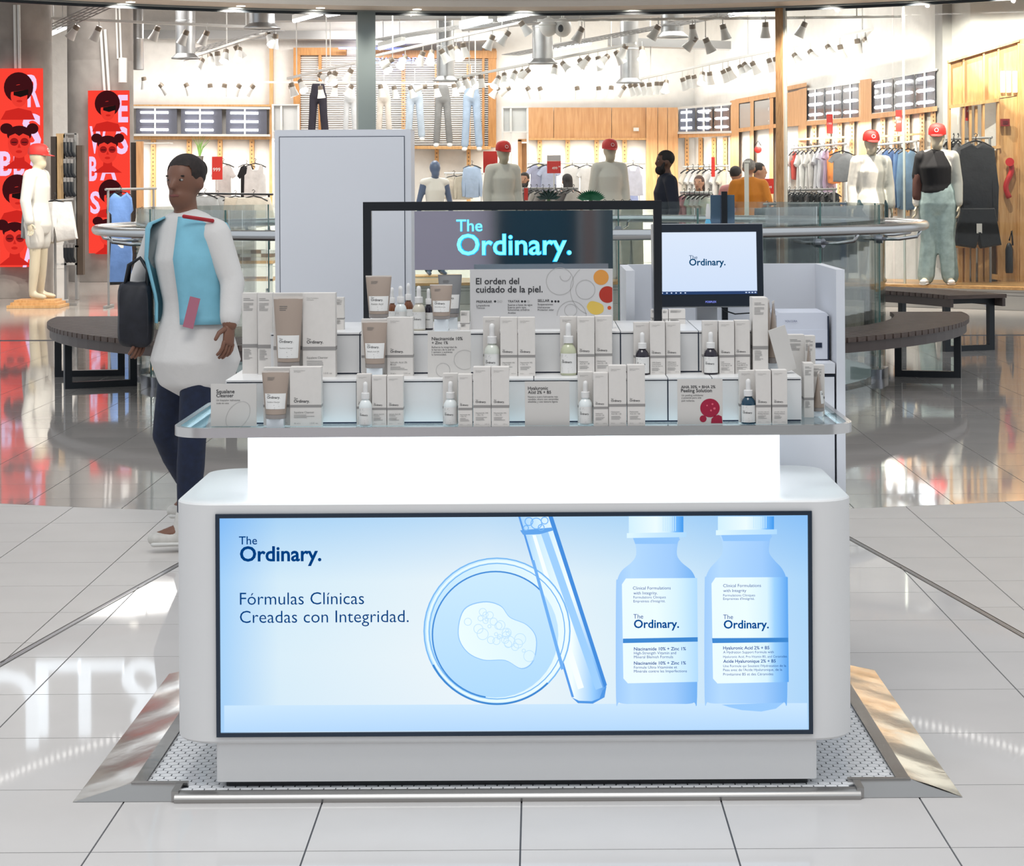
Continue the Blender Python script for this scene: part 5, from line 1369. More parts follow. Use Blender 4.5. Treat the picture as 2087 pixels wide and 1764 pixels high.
# vest: open shell over the tee
def shell(name, m_, a0, a1, lo, hi, e, parent):
    pts = [J['pelvis'] + Vector((0, 0, -0.02)), J['pelvis'] + Vector((0, 0, 0.07)), J['waist'], J['chest'], J['top'] + Vector((0, 0, .012)), J['top'] + Vector((0, 0, .045))]
    ra = [.178, .172, .160, .192, .196, .090]; rb = [.138, .136, .122, .142, .108, .075]
    n = 22; rows = []; m = 14
    for i in range(m + 1):
        u = lo + (hi - lo) * i / m; f = u * (len(pts) - 1); k = min(int(f), len(pts) - 2); t_ = f - k
        p = pts[k].lerp(pts[k + 1], t_); A = ra[k] * (1 - t_) + ra[k + 1] * t_ + e; B_ = rb[k] * (1 - t_) + rb[k + 1] * t_ + e
        fw_ = J['side'].cross(Vector((0, 0, 1)))
        rows.append([p + J['side'] * (A * math.cos(a0 + (a1 - a0) * q / n)) + fw_ * (B_ * math.sin(a0 + (a1 - a0) * q / n)) for q in range(n + 1)])
    mb = MB(); vs = [v for r in rows for v in r]; q1 = n + 1
    fs = [(i * q1 + k, i * q1 + k + 1, (i + 1) * q1 + k + 1, (i + 1) * q1 + k) for i in range(m) for k in range(n)]
    o = mb.add(vs, fs).build(name, m_, parent, True)
    sm = o.modifiers.new('thick', 'SOLIDIFY'); sm.thickness = 0.008
    return o
# angle 0 = her left (picture right), pi/2 = front
vest = shell('vest', M_vest, D(-232), D(78), 0.20, 1.0, .014, woman)
MB().chain([J['shB'] + Vector((-.12, -.07, .075)), J['shB'] + Vector((.00, -.05, .055))], [.010, .010], [.006, .006]).build('shoulder_stripe', mat('stripe_red', (.45, .02, .03), .6), woman, True)
b0 = w(392, 606, 8.60) - wb
MB().box(-.022, .022, -.002, .002, -.13, .0, Matrix.Translation(b0 + Vector((0.012, 0.0, 0))) @ Matrix.Rotation(D(14), 4, 'Y')).build('badge', mat('badge_pink', (.42, .14, .20), .5), woman)
# her black bag
bb = w(277, 640, 8.80)
bag = thing('handbag', (bb.x, 8.82, bb.z - 0.13), 'black soft handbag carried by the walking woman', 'bag')
outl = smoothloop([(-.068, .125), (-.075, 0), (-.07, -.12), (0, -.14), (.06, -.125), (.068, 0), (.058, .125), (0, .135)], 4)
mb = MB(bag['_w']); n = len(outl); vs = []
for yy, sc in ((-.05, .86), (-.03, 1), (.03, 1), (.05, .86)):
    vs += [(bb.x + x * sc, 8.82 + yy, bb.z + z * sc) for x, z in outl]
mb.add(vs, [(i * n + k, i * n + (k + 1) % n, (i + 1) * n + (k + 1) % n, (i + 1) * n + k) for i in range(3) for k in range(n)] + [list(range(n)), list(range(3 * n, 4 * n))[::-1]])
mb.build('bag_body', mat('bag_black', (.010, .011, .018), .55, noise=.3, nscale=25), bag, 0.9)
for yy in (-.03, .03):
    MB(bag['_w']).tube([(bb.x - .045, 8.82 + yy, bb.z + .12), (bb.x - .03, 8.82 + yy * .6, bb.z + .21), (bb.x + .015, 8.82, bb.z + .24), (bb.x + .05, 8.82 + yy * .6, bb.z + .19), (bb.x + .05, 8.82 + yy, bb.z + .12)], .008, 8).build('strap', M_black, bag, True)
# ================================================================== SHOP INTERIOR
M_metalw = mat('white_metal', (0.72, 0.72, 0.70), 0.4)
M_conc = mat('raw_concrete', (0.30, 0.275, 0.255), 0.8, noise=0.18, nscale=3.0, bump=0.15)
M_galv = mat('galvanised_duct', (0.50, 0.51, 0.52), 0.32, 0.9, noise=0.1, nscale=4)
M_dim = mat('dim_grey_metal', (0.30, 0.30, 0.30), 0.5, 0.3)
def wall_y(px, seg):
    (xa, ya), (xb, yb) = seg
    k = ray(px, PY)[0]
    # x = k*y on the line a->b
    t = (k * ya - xa) / ((xb - xa) - k * (yb - ya))
    return ya + (yb - ya) * t
SB = (WL[1], WL[2]); SR1 = (WR[0], WR[1]); SR2 = (WR[1], WR[2])
def wseg(px):
    if px < 1415: return SB
    return SR1 if wall_y(px, SR1) > 34.2 else SR2
def wp(px, py, off=0.0):
    y = wall_y(px, wseg(px)) - off
    return P(px, py, y)
def slab(px0, px1, yt0, yb0, yt1, yb1, m_, parent, name, off=0.0, t=0.05):
    """board following the wall between two picture columns; off = distance of its face from the wall"""
    f = [wp(px0, yt0, off), wp(px0, yb0, off), wp(px1, yb1, off), wp(px1, yt1, off)]
    b = [v + Vector((0, t, 0)) for v in f]
    return MB().add(f + b, [(0, 1, 2, 3), (7, 6, 5, 4), (0, 4, 5, 1), (1, 5, 6, 2), (2, 6, 7, 3), (3, 7, 4, 0)]).build(name, m_, parent)
def at_thing(name, p, label, cat, group=None): return thing(name, (p.x, p.y, p.z), label, cat, group)
def bar(px0, py0, px1, py1, Y0, Y1, r, m_, parent, name, n=8):
    return MB().cyl(P(px0, py0, Y0), P(px1, py1, Y1), r, n).build(name, m_, parent, smooth=0.7)
def pbox(px0, px1, py0, py1, Y, t, m_, parent, name):
    a, b = P(px0, py1, Y), P(px1, py0, Y)
    return MB().box(a.x, b.x, Y, Y + t, a.z, b.z).build(name, m_, parent)
# ---- back wall fittings
def wall_unit(label, name='wall_panelling', cat='panelling', px=700, py=400):
    p = wp(px, py); return thing(name, (p.x, p.y, 0), label, cat)
M_dot = mat('peg_hole', (0.18, 0.10, 0.05), 0.7)
def upright(px, yt, yb, par, wpx=9, off=0.10):
    u = slab(px - wpx / 2, px + wpx / 2, yt, yb, yt, yb, M_pine, par, 'upright', off, 0.09)
    mb = MB(par['_w'])
    y = yt + 6
    while y < yb - 3:
        c = wp(px, y, off + 0.002); mb.box(c.x - .012, c.x + .012, c.y - .003, c.y, c.z - .012, c.z + .012); y += 8
    o = mb.build('peg_holes', M_dot, u); o['kind'] = 'stuff'
    return u
M_winpane = mat('dark_display_pane', (0.10, 0.10, 0.125), 0.05, spec=1.0)
M_tube = mat('light_tube', (1, 1, 1), 0.4, emit=(0.93, 0.96, 1.0), es=7.0)
def display_window(px0, px1, yt0, yb0, yt1, yb1, label, n=3):
    p = wp((px0 + px1) / 2, (yt0 + yb0) / 2, .3)
    t = thing('display_window', tuple(p), label, 'window', 'dark display windows above the shelves')
    g = lambda a, b, u: a + (b - a) * u
    for k in range(n):
        u0, u1 = k / n + 0.015, (k + 1) / n - 0.015
        a, b = g(px0, px1, u0), g(px0, px1, u1)
        slab(a, b, g(yt0, yt1, u0), g(yb0, yb1, u0), g(yt0, yt1, u1), g(yb0, yb1, u1), M_winpane, t, 'pane', .20, .05)
        for r in range(3):
            v0, v1 = u0 + .10 / n, u0 + .72 / n
            pts = []
            for v in (v0, v1):
                x = g(px0, px1, v); yy = g(g(yt0, yt1, v), g(yb0, yb1, v), .18 + .32 * r); pts.append(wp(x, yy, .24))
            MB(t['_w']).cyl(pts[0], pts[1], .022, 6).build('light_tube', M_tube, t)
        v = u0 + .42 / n; x = g(px0, px1, v)
        slab(x - 1.5, x + 1.5, g(yt0, yt1, v), g(yb0, yb1, v), g(yt0, yt1, v), g(yb0, yb1, v), M_metalw, t, 'mullion', .23, .03)
    for (a, b, c, d) in ((yt0 - 3, yt0 + 1.5, yt1 - 3, yt1 + 1.5), (yb0 - 1.5, yb0 + 3, yb1 - 1.5, yb1 + 3)):
        slab(px0 - 2, px1 + 2, a, b, c, d, M_metalw, t, 'frame_bar', .25, .1)
    return t
display_window(273, 548, 219, 274, 221, 275, 'dark display window with light tubes above the left shelves')
display_window(1383, 1489, 221, 270, 212, 268, 'dark display window with light tubes left of the wooden cupboards', 3)
display_window(1645, 1752, 183, 246, 167, 240, 'dark display window with light tubes just right of the timber post', 3)
display_window(1778, 1908, 165, 232, 142, 220, 'dark display window with light tubes nearest the concrete pier', 3)
u = wall_unit('pine shelf wall with perforated uprights behind the walking woman', 'shelf_wall', 'shelves', 400, 350)
slab(270, 550, 276, 284, 276, 284, M_pine, u, 'beam', .16, .14)
slab(270, 550, 213, 217, 213, 217, M_pine, u, 'beam', .16, .14)
slab(549, 556, 95, 420, 95, 420, M_pine, u, 'end_board', .10, .1)
for x in (312, 385, 448, 513): upright(x, 284, 420, u)
slab(368, 410, 331, 334, 331, 334, M_pine, u, 'small_shelf', .40, .3)
# ---- middle: timber window frame with blinds
wf = wall_unit('wide timber window frame with white blinds behind the hanging jeans', 'window_frame', 'window', 800, 200)
for x, w_ in ((605, 14), (652, 6), (1003, 16), (985, 5)):
    slab(x - w_ / 2, x + w_ / 2, 99, 300, 99, 300, M_wooddk, wf, 'jamb', .20, .2)
slab(598, 705, 97, 112, 97, 112, M_wooddk, wf, 'lintel', .22, .2)
slab(765, 1012, 102, 118, 103, 119, M_wooddk, wf, 'lintel', .22, .2)
slab(840, 1000, 297, 303, 298, 304, M_pine, wf, 'sill', .45, .4)
for x in (822, 890, 955): upright(x, 130, 410, wf, 8, .16)
mb = MB(wf['_w'])
for k in range(42):
    y = 116 + k * 4.4
    a, b = wp(612, y, .14), wp(998, y, .14)
    mb.add([a, b, b + Vector((0, -.03, -.022)), a + Vector((0, -.03, -.022))], [(0, 1, 2, 3)])
o = mb.build('blind_slats', mat('blind_white', (0.84, 0.82, 0.80), 0.6), wf, fix=False); o['kind'] = 'stuff'
# neon words
nz = wall_unit('blue neon words hung over the jeans display', 'neon_sign', 'sign', 820, 120)
mb = MB(nz['_w']); yy_ = wall_y(820, SB) - .6
pixletter(mb, 'love denim', 757, 130, 122, yy_, -0.01, 0.02)
mb.build('neon_letters', mat('neon_blue', (.1, .15, 1), .4, emit=(.10, .16, 1.0), es=6.0), nz)
slab(690, 830, 96, 100, 97, 101, mat('neon_bar', (.2, .22, .6), .4, emit=(.12, .16, 1.0), es=1.2), nz, 'neon_rail', .55, .05)
# ---- plywood cladding middle and right
cl_ = wall_unit('plywood cladding above the lit shelves in the middle of the back wall', 'wall_panelling', 'panelling', 1200, 300)
for a, b in ((1076, 1128), (1129, 1246), (1247, 1316)):
    slab(a, b, 219, 282, 219, 282, M_wood, cl_, 'panel', .18, .1)
slab(1074, 1318, 281, 285, 281, 285, M_pine, cl_, 'beam', .22, .2)
for x in (1100, 1157, 1216, 1273): upright(x, 285, 430, cl_)
for a, b in ((1317, 1340), (1341, 1360), (1361, 1382)):
    slab(a, b, 219, 420, 219, 420, M_wood, cl_, 'column_board', .24, .1)
slab(1291, 1302, 260, 267, 260, 267, M_metalw, cl_, 'switch_plate', .26, .03)
c2 = wall_unit('timber shelf wall with lit bays and glazed cupboards on the right side wall', 'shelf_wall', 'shelves', 1500, 300)
slab(1383, 1492, 272, 281, 268, 276, M_wood, c2, 'beam', .22, .2)
for x in (1400, 1428, 1455, 1478): upright(x, 280, 425, c2, 8)
slab(1490, 1500, 205, 420, 203, 420, M_wood, c2, 'post', .24, .2)
slab(1500, 1600, 202, 212, 184, 194, M_wood, c2, 'beam', .24, .2)
slab(1500, 1600, 262, 270, 250, 258, M_wood, c2, 'beam', .24, .2)
for x, y0, y1 in ((1503, 210, 266), (1533, 205, 262), (1573, 200, 258)):
    slab(x - 3, x + 3, y0, 430, y0, 430, M_wood, c2, 'post', .25, .2)
for a, b, y0, y1, q0, q1 in ((1507, 1529, 212, 262, 210, 260), (1538, 1569, 207, 259, 203, 256)):
    slab(a, b, y0, y1, q0, q1, mat('cupboard_glass', (.45, .43, .42), .1), c2, 'cupboard_door', .20, .03)
slab(1602, 1642, 190, 258, 180, 255, M_wood, c2, 'panel', .24, .2)
for a, b, y0, y1, q0, q1 in ((1604, 1644, 176, 184, 168, 176), (1642, 1756, 247, 256, 238, 246), (1754, 1776, 163, 420, 160, 420), (1776, 1910, 232, 242, 216, 226), (1630, 1644, 182, 420, 178, 420)):
    slab(a, b, y0, y1, q0, q1, M_wood, c2, 'board', .28, .22)
for x, y0 in ((1660, 255), (1687, 252), (1712, 249), (1737, 247), (1800, 240), (1825, 236), (1850, 232), (1880, 228), (1903, 224)): upright(x, y0, 440, c2, 8, .18)
for a, b, y0, q0 in ((1627, 1730, 282, 277), (1780, 1885, 277, 270)):
    slab(a, b, y0, y0 + 4, q0, q0 + 4, M_pine, c2, 'rail_shelf', .55, .3)
# concrete pier and pine kiosk wall at the far right
pr = thing('pier', tuple(G(1928, 640)), 'grey concrete pier at the end of the right side wall', 'pillar')
a, b = P(1922, 300, 27.2), P(1962, 300, 27.2)
MB().box(a.x, b.x, 27.2, 27.7, 0.4, 5.5).build('shaft', mat('pale_concrete', (0.42, 0.41, 0.40), 0.8, noise=.1, nscale=3), pr)
PYF = 26.2
pw = thing('pine_partition', (P(2010, 300, PYF).x, PYF, 0.40), 'knotty pine partition with open bays at the right edge', 'partition')
ptop = lambda px: 126 - (px - 1936) * 0.30
def pinebox(a, b, t0, t1, y0, y1, nm, off=0.0, th=.06, m_=M_pine):
    f = [P(a, t0, PYF - off), P(a, y0, PYF - off), P(b, y1, PYF - off), P(b, t1, PYF - off)]; bk = [v + Vector((0, th, 0)) for v in f]
    return MB().add(f + bk, [(0, 1, 2, 3), (7, 6, 5, 4), (0, 4, 5, 1), (1, 5, 6, 2), (2, 6, 7, 3), (3, 7, 4, 0)]).build(nm, m_, pw)
for a, b in ((1938, 1963), (1966, 2004), (2007, 2034), (2037, 2074)):
    pinebox(a, b, ptop(a), ptop(b), 215 - (a - 1938) * .15, 215 - (b - 1938) * .15, 'panel', 0, .04)
for x in (1936, 1964, 2005, 2035, 2076):
    pinebox(x - 2, x + 2, ptop(x) - 3, ptop(x) - 3, 590, 590, 'stud', .04, .09)
pinebox(1934, 2078, ptop(1934) - 4, ptop(2078) - 4, ptop(1934) + 1, ptop(2078) + 1, 'top_rail', .08, .12)
pinebox(1936, 2036, 214, 200, 221, 207, 'middle_rail', .06, .1)
pinebox(2007, 2030, 310, 306, 556, 562, 'hose_cabinet_back', -.12, .03, wood('cabinet_dark', (.35, .22, .10), (.45, .28, .12), .5))
pinebox(2037, 2074, 202, 196, 590, 592, 'panel', .0, .04); pinebox(2079, 2110, 80, 70, 592, 594, 'panel', .06, .05)
pinebox(2004, 2040, 300, 296, 306, 302, 'door_rail', .05, .06); pinebox(2004, 2040, 556, 560, 566, 571, 'door_rail', .05, .06)
pinebox(1937, 2004, 221, 207, 590, 590, 'lit_back', -.35, .03, M_shelfback)
for x in (1978, 1990): pinebox(x - 2.5, x + 2.5, 216, 216, 400, 400, 'slat', .0, .05)
for x in (1958, 1972, 1985, 1999, 2012): pinebox(x - 5, x + 4, 505, 505, 588, 588, 'crate_board', .12, .04)
pinebox(1945, 2018, 499, 499, 505, 505, 'crate_top', .14, .4)
fa = thing('fire_alarm', tuple(P(2049, 262, PYF - .06)), 'dark red fire alarm box on the pine partition', 'alarm')
pbox(2040, 2058, 242, 257, PYF - .10, .05, mat('alarm_red', (.22, .02, .02), .4), fa, 'alarm_body'); pbox(2044, 2054, 246, 253, PYF - .106, .008, mat('alarm_red_dark', (.10, .01, .01), .4), fa, 'alarm_grille')
fe = thing('fire_hose', tuple(P(2056, 400, PYF - .05)), 'red fire hose reel beside the pine partition', 'hose')
MB(fe['_w']).tube([P(2056 + 6 * math.sin(k * .5), 325 + k * 6, PYF - .07) for k in range(14)], .035, 8).build('hose', mat('hose_red', (.55, .02, .02), .4), fe, True)
MB(fe['_w']).cyl(P(2058, 330, PYF - .08), P(2058, 330, PYF - .13), .055, 14).build('reel', mat('hose_red', (.55, .02, .02), .4), fe, 0.6)
ex = thing('fire_extinguisher', tuple(P(2057, 556, PYF - .02)), 'black fire extinguisher hanging in the pine cabinet bay', 'extinguisher')
MB(ex['_w']).lathe([(.045, 0), (.05, .03), (.05, .30), (.03, .36), (.015, .38)], P(2057, 556, PYF - .10), 12).build('cylinder', M_black, ex, 0.7)
MB(ex['_w']).tube([P(2057, 490, PYF - .10), P(2062, 470, PYF - .12), P(2064, 500, PYF - .12)], .012, 6).build('nozzle', M_black, ex, True)
lc = thing('light_cutout', tuple(P(2062, 165, PYF - .03)), 'row of three small lit openings high on the pine partition', 'lamp')
for x in (2044, 2056, 2069): pbox(x - 4, x + 4, 145, 188, PYF - .055, .02, mat('cutout_glow', (1, 1, 1), .4, emit=(1, .95, .88), es=2.0), lc, 'opening')

# ---- concrete columns with lit banners
M_lred = flat((0.92, 0.055, 0.035)); M_lred2 = flat((0.58, 0.02, 0.015)); M_lred3 = flat((0.30, 0.012, 0.012)); M_ldark = flat((0.045, 0.006, 0.008)); M_lpink = flat((0.86, 0.60, 0.86)); M_lface = flat((0.80, 0.045, 0.03)); M_lblk = flat((0.012, 0.006, 0.006))
def column(px, wpx, Y, label, z1=5.5):
    p = P(px, 400, Y); t = thing('column', (p.x, Y, 0), label, 'pillar'); r = wpx * Y / F / 2
    MB(t['_w']).lathe([(r, 0), (r, 1.7), (r * .995, 1.71), (r, 1.72), (r, 3.6), (r * .995, 3.61), (r, 3.62), (r, z1)], (p.x, Y, 0), 40).build('shaft', M_conc, t, 0.6)
    return t, p, r
c1_, p1_, r1_ = column(18, 176, 29.3, 'wide raw concrete column at the left edge')
for dx in (14, 22): MB(c1_['_w']).cyl(P(dx + 16, 10, 29.3 - r1_ - .02), P(dx + 18, 145, 29.3 - r1_ - .02), .022, 8).build('conduit', M_metalw, c1_)
c3_, p3_, r3_ = column(206, 132, 34.0, 'round raw concrete column behind the blue dress')
for dx in (0, 9): MB(c3_['_w']).cyl(P(205 + dx, 60, 34.0 - r3_ - .02), P(213 + dx, 185, 34.0 - r3_ - .02), .022, 8).build('conduit', M_metalw, c3_)
for dx in (0, 7): MB(c3_['_w']).cyl(P(236 + dx, 10, 33.6), P(240 + dx, 120, 33.6), .016, 8).build('conduit', M_metalw, c3_)
MB(c3_['_w']).cyl(P(250, 118, 33.45), P(250, 168, 33.45), .07, 14).build('wall_lamp', M_metalw, c3_, 0.6)
def banner(px0, px1, pyt, pyb, Y, label, items):
    a, b = P(px0, pyb, Y), P(px1, pyt, Y)
    t = thing('lit_banner', ((a.x + b.x) / 2, Y, a.z), label, 'banner', 'red lit banners on the columns')
    MB(t['_w']).box(a.x, b.x, Y, Y + .08, a.z, b.z).build('panel', M_lred, t)
    lay = 0
    for it in items:
        lay += 1; y = Y - .0015 * lay
        if it[0] == 'e':
            _, nm, cx, cy, rx, ry, m_ = it
            pts = [(max(px0, min(px1, cx + rx * math.cos(2 * PI * k / 24))), cy + ry * math.sin(2 * PI * k / 24)) for k in range(24)]
            mb = MB(t['_w']); mb.plate([(P(*q, Y).x, P(*q, Y).z) for q in pts], y); mb.build(nm, m_, t, fix=False)
        elif it[0] == 'p':
            _, nm, pts, m_ = it
            mb = MB(t['_w']); mb.plate([(P(max(px0, min(px1, q[0])), q[1], Y).x, P(*q, Y).z) for q in pts], y); mb.build(nm, m_, t, fix=False)
        else:
            _, ch, x, base_, w_, h_ = it
            mb = MB(t['_w']); pixletter(mb, ch, x, base_, w_, y, 0.03)
            z0_ = min(v.z for v in mb.v); hh_ = max(v.z for v in mb.v) - z0_
            for v in mb.v: v.z = z0_ + (v.z - z0_) * (h_ * Y / F / hh_)
            mb.build('lettering', M_lpink, t, fix=False)
    return t
def afro(cx, cy, s=1.0):
    return [('e', 'hair_picture', cx, cy, 30 * s, 31 * s, M_ldark), ('e', 'face_picture', cx + 1 * s, cy + 17 * s, 17 * s, 23 * s, M_lface), ('p', 'hair_picture', [(cx - 19 * s, cy - 2 * s), (cx + 20 * s, cy - 8 * s), (cx + 20 * s, cy + 4 * s), (cx - 18 * s, cy + 10 * s)], M_ldark),
            ('p', 'glasses_picture', [(cx - 10 * s, cy + 9 * s), (cx + 20 * s, cy + 4 * s), (cx + 20 * s, cy + 15 * s), (cx + 4 * s, cy + 20 * s), (cx - 10 * s, cy + 16 * s)], M_lblk), ('e', 'lips_picture', cx + 2 * s, cy + 28 * s, 6 * s, 2.5 * s, M_lred2),
            ('p', 'collar_picture', [(cx - 26 * s, cy + 48 * s), (cx, cy + 42 * s), (cx + 26 * s, cy + 48 * s), (cx + 34 * s, cy + 66 * s), (cx - 36 * s, cy + 66 * s)], M_lred2)]
def buns(cx, cy, s=1.0):
    return [('e', 'bun_picture', cx - 26 * s, cy - 24 * s, 13 * s, 11 * s, M_ldark), ('e', 'bun_picture', cx + 27 * s, cy - 24 * s, 12 * s, 11 * s, M_ldark), ('p', 'neck_picture', [(cx - 9 * s, cy + 25 * s), (cx + 9 * s, cy + 25 * s), (cx + 12 * s, cy + 48 * s), (cx - 12 * s, cy + 48 * s)], M_lred2),
            ('p', 'collar_picture', [(cx - 34 * s, cy + 58 * s), (cx - 12 * s, cy + 42 * s), (cx + 12 * s, cy + 42 * s), (cx + 34 * s, cy + 58 * s)], M_lred2), ('e', 'hair_picture', cx, cy - 12 * s, 25 * s, 18 * s, M_ldark),
            ('e', 'face_picture', cx, cy + 6 * s, 23 * s, 30 * s, M_lface), ('p', 'hairline_picture', [(cx - 22 * s, cy - 8 * s), (cx - 12 * s, cy - 24 * s), (cx + 12 * s, cy - 24 * s), (cx + 22 * s, cy - 8 * s), (cx + 8 * s, cy - 14 * s), (cx, cy - 9 * s), (cx - 8 * s, cy - 14 * s)], M_ldark),
            ('e', 'glasses_picture', cx - 10 * s, cy + 3 * s, 8.5 * s, 8 * s, M_lred3), ('e', 'glasses_picture', cx + 11 * s, cy + 3 * s, 8.5 * s, 8 * s, M_lred3), ('p', 'eyelid_picture', [(cx - 16 * s, cy + 3 * s), (cx - 4 * s, cy + 3 * s), (cx - 5 * s, cy + 5 * s), (cx - 15 * s, cy + 5 * s)], M_ldark), ('p', 'eyelid_picture', [(cx + 5 * s, cy + 3 * s), (cx + 17 * s, cy + 3 * s), (cx + 16 * s, cy + 5 * s), (cx + 6 * s, cy + 5 * s)], M_ldark),
            ('p', 'nose_picture', [(cx - 3 * s, cy + 15 * s), (cx, cy + 6 * s), (cx + 4 * s, cy + 15 * s)], M_lred2), ('e', 'lips_picture', cx, cy + 23 * s, 6.5 * s, 3 * s, M_lred2)]
banner(0, 85, 139, 544, 28.55, 'tall red lit banner with portrait pictures on the leftmost column',
       [('t', 'R', 56, 217, 26, 66), ('t', 'S', 46, 302, 38, 74)] + afro(38, 178) + [('t', 'B', 0, 357, 24, 50), ('t', 'B', 28, 357, 22, 50), ('t', 'A', 56, 357, 28, 50)] + buns(40, 286) + afro(36, 386) + [('t', 'A', 46, 543, 36, 60)] + buns(32, 482, 1.0))
banner(181, 262, 184, 516, 33.3, 'tall red lit banner with portrait pictures on the round column',
       [('t', 'E', 241, 248, 20, 56), ('t', 'S', 236, 312, 25, 56), ('t', 'W', 183, 312, 34, 56)] + afro(219, 211, .86) + [('t', 'B', 182, 368, 16, 50), ('t', 'A', 204, 366, 34, 50)] + buns(220, 302, .86) + [('t', 'S', 184, 434, 20, 46)] + afro(226, 390, .80) + buns(222, 470, .82))

# ---- track lighting
M_tcap = mat('lamp_cap_brown', (0.22, 0.18, 0.14), 0.4, 0.3); M_thead = mat('lamp_white', (0.74, 0.74, 0.72), 0.4)
M_lit = mat('lamp_mouth_lit', (1, 1, 1), 0.4, emit=(1, 0.95, 0.86), es=14.0); M_unlit = mat('lamp_mouth', (0.55, 0.54, 0.5), 0.4)
spot_parts = (('head', MB().lathe([(.046, -.05), (.050, -.07), (.052, -.10), (.076, -.20), (.078, -.205)], n=14, capt=False).mesh('head', M_thead, 0.6)),
              ('lamp_cap', MB().lathe([(.030, .02), (.043, .015), (.046, -.05)], n=14).mesh('lamp_cap', M_tcap, 0.6)))
mouth_l = MB().lathe([(.074, -.203), (.001, -.203)], n=14, capb=False, capt=False).mesh('lamp_mouth', M_lit)
mouth_u = MB().lathe([(.074, -.190), (.001, -.190)], n=14, capb=False, capt=False).mesh('lamp_mouth', M_unlit)
stem_m = MB().cyl((0, 0, 0), (0, 0, .10), .008, 6).mesh('stem', M_thead)
def spot(px, py, Y, lean, lit, label, group, rail_z):
    """px,py = middle of the lamp head in the photograph; lean: + to the right"""
    c = P(px, py, Y)
    R = Matrix.Rotation(D(-lean), 4, 'Y') @ Matrix.Rotation(D(-32 if lit else 8), 4, 'X')
    o = empty('track_spotlight', c + Vector((0, 0, .10)), label, 'lamp', group)
    for nm, me in spot_parts:
        q = link(nm, me, o); q.matrix_local = R
    q = link('lamp_mouth', mouth_l if lit else mouth_u, o); q.matrix_local = R
    q = link('stem', stem_m, o); q.scale.z = max(.3, (rail_z - o.location.z + .03) / .10)
    return o
ORD = ['first', 'second', 'third', 'fourth', 'fifth', 'sixth', 'seventh', 'eighth', 'ninth', 'tenth', 'eleventh', 'twelfth', 'thirteenth', 'fourteenth', 'fifteenth', 'sixteenth', 'seventeenth', 'eighteenth', 'nineteenth', 'twentieth']
def ordinal(k, n):
    if k < (n + 1) // 2: return ORD[k] + ' from the left'
    return (ORD[n - 1 - k] + ' from the right') if k < n - 1 else 'last at the right end'
def rail(px0, py0, Y0, px1, py1, Y1, label, spots, slabel):
    a, b = P(px0, py0, Y0), P(px1, py1, Y1)
    t = thing('lamp_track', tuple((a + b) / 2), label, 'track')
    d = (b - a)
    MB(t['_w']).cyl(a, b, .026, 4).build('track', M_metalw, t)
    for u in (0.12, 0.5, 0.88):
        q = a.lerp(b, u); MB(t['_w']).cyl(q, Vector((q.x, q.y, 5.495)), .010, 6).build('suspension_rod', M_metalw, t)
    for n, s in enumerate(spots):
        u = (s[0] - px0) / (px1 - px0); Y = Y0 + (Y1 - Y0) * max(0, min(1, u))
        lit = s[3] if len(s) > 3 else 0
        spot(s[0], s[1], Y, s[2], lit, slabel + ', ' + ordinal(n, len(spots)), 'lamps on ' + slabel.split(' on ')[-1], a.z + (b.z - a.z) * max(0, min(1, u)))
rail(0, 33, 29.0, 565, 57, 31.0, 'white lamp track crossing in front of the concrete columns',
     [(38, 62, 4), (157, 68, -35), (202, 70, -25), (322, 70, -25), (380, 78, -25), (422, 79, -25)], 'white spotlight on the track before the columns')
rail(283, 165, 37.4, 1062, 172, 37.6, 'white lamp track along the back wall over display window and jeans',
     [(293, 170, 5), (327, 184, 40), (379, 183, 25), (428, 184, 5), (458, 184, -12), (488, 185, -30), (516, 186, -40), (592, 186, 20), (653, 188, 5), (684, 184, -10), (717, 186, -30), (775, 186, 10), (803, 188, 10), (836, 188, 20), (868, 187, -80), (888, 186, 10), (925, 184, 10), (966, 186, -25), (1015, 190, -35), (1038, 190, -60)], 'white spotlight on the back wall track above the jeans')
rail(1062, 172, 37.8, 1300, 171, 38.0, 'white lamp track above the plywood cladding',
     [(1075, 190, 30), (1100, 190, 20), (1176, 189, 10), (1220, 189, 5), (1246, 188, -5)], 'white spotlight on the short track above the plywood cladding')
rail(375, 122, 33.0, 555, 62, 31.2, 'white lamp track rising towards the viewer left of the tower',
     [(412, 135, -25, 1), (428, 126, 15, 1), (443, 120, 3), (461, 117, -5, 1), (481, 108, 30), (488, 113, -3, 1), (546, 82, 25, 1), (562, 85, -10)], 'spotlight on the rising track left of the tower')
rail(586, 160, 34.0, 748, 122, 32.6, 'white lamp track rising behind the grey post',
     [(594, 183, 15), (612, 178, 25, 1), (652, 166, 60, 1), (672, 163, 25, 1), (684, 160, -25), (716, 155, -30)], 'spotlight on the rising track left of the grey post')
rail(768, 113, 32.6, 1062, 46, 29.6, 'long white lamp track rising right of the grey post',
     [(781, 138, 30, 1), (800, 134, -60), (826, 129, -25, 1), (862, 120, -20), (880, 119, -8, 1), (899, 116, 30), (917, 108, 25), (930, 112, 20, 1), (944, 103, 10), (1004, 88, -25), (1036, 80, -35), (1062, 60, 35)], 'spotlight on the long track right of the grey post')
rail(915, 162, 35.4, 1296, 88, 31.6, 'long white lamp track in the middle of the shop',
     [(932, 176, 30, 1), (946, 168, 20), (962, 170, 25, 1), (980, 166, 5), (1016, 170, -25, 1), (1028, 164, 5, 1), (1050, 160, -25, 1), (1065, 158, -15, 1), (1078, 154, -50), (1131, 148, -10, 1), (1147, 142, 40, 1), (1182, 136, 30, 1), (1200, 130, -40), (1219, 130, 15), (1238, 128, -45, 1), (1256, 119, 30), (1276, 106, -25), (1308, 112, 0, 1)], 'spotlight on the long middle track of the shop')
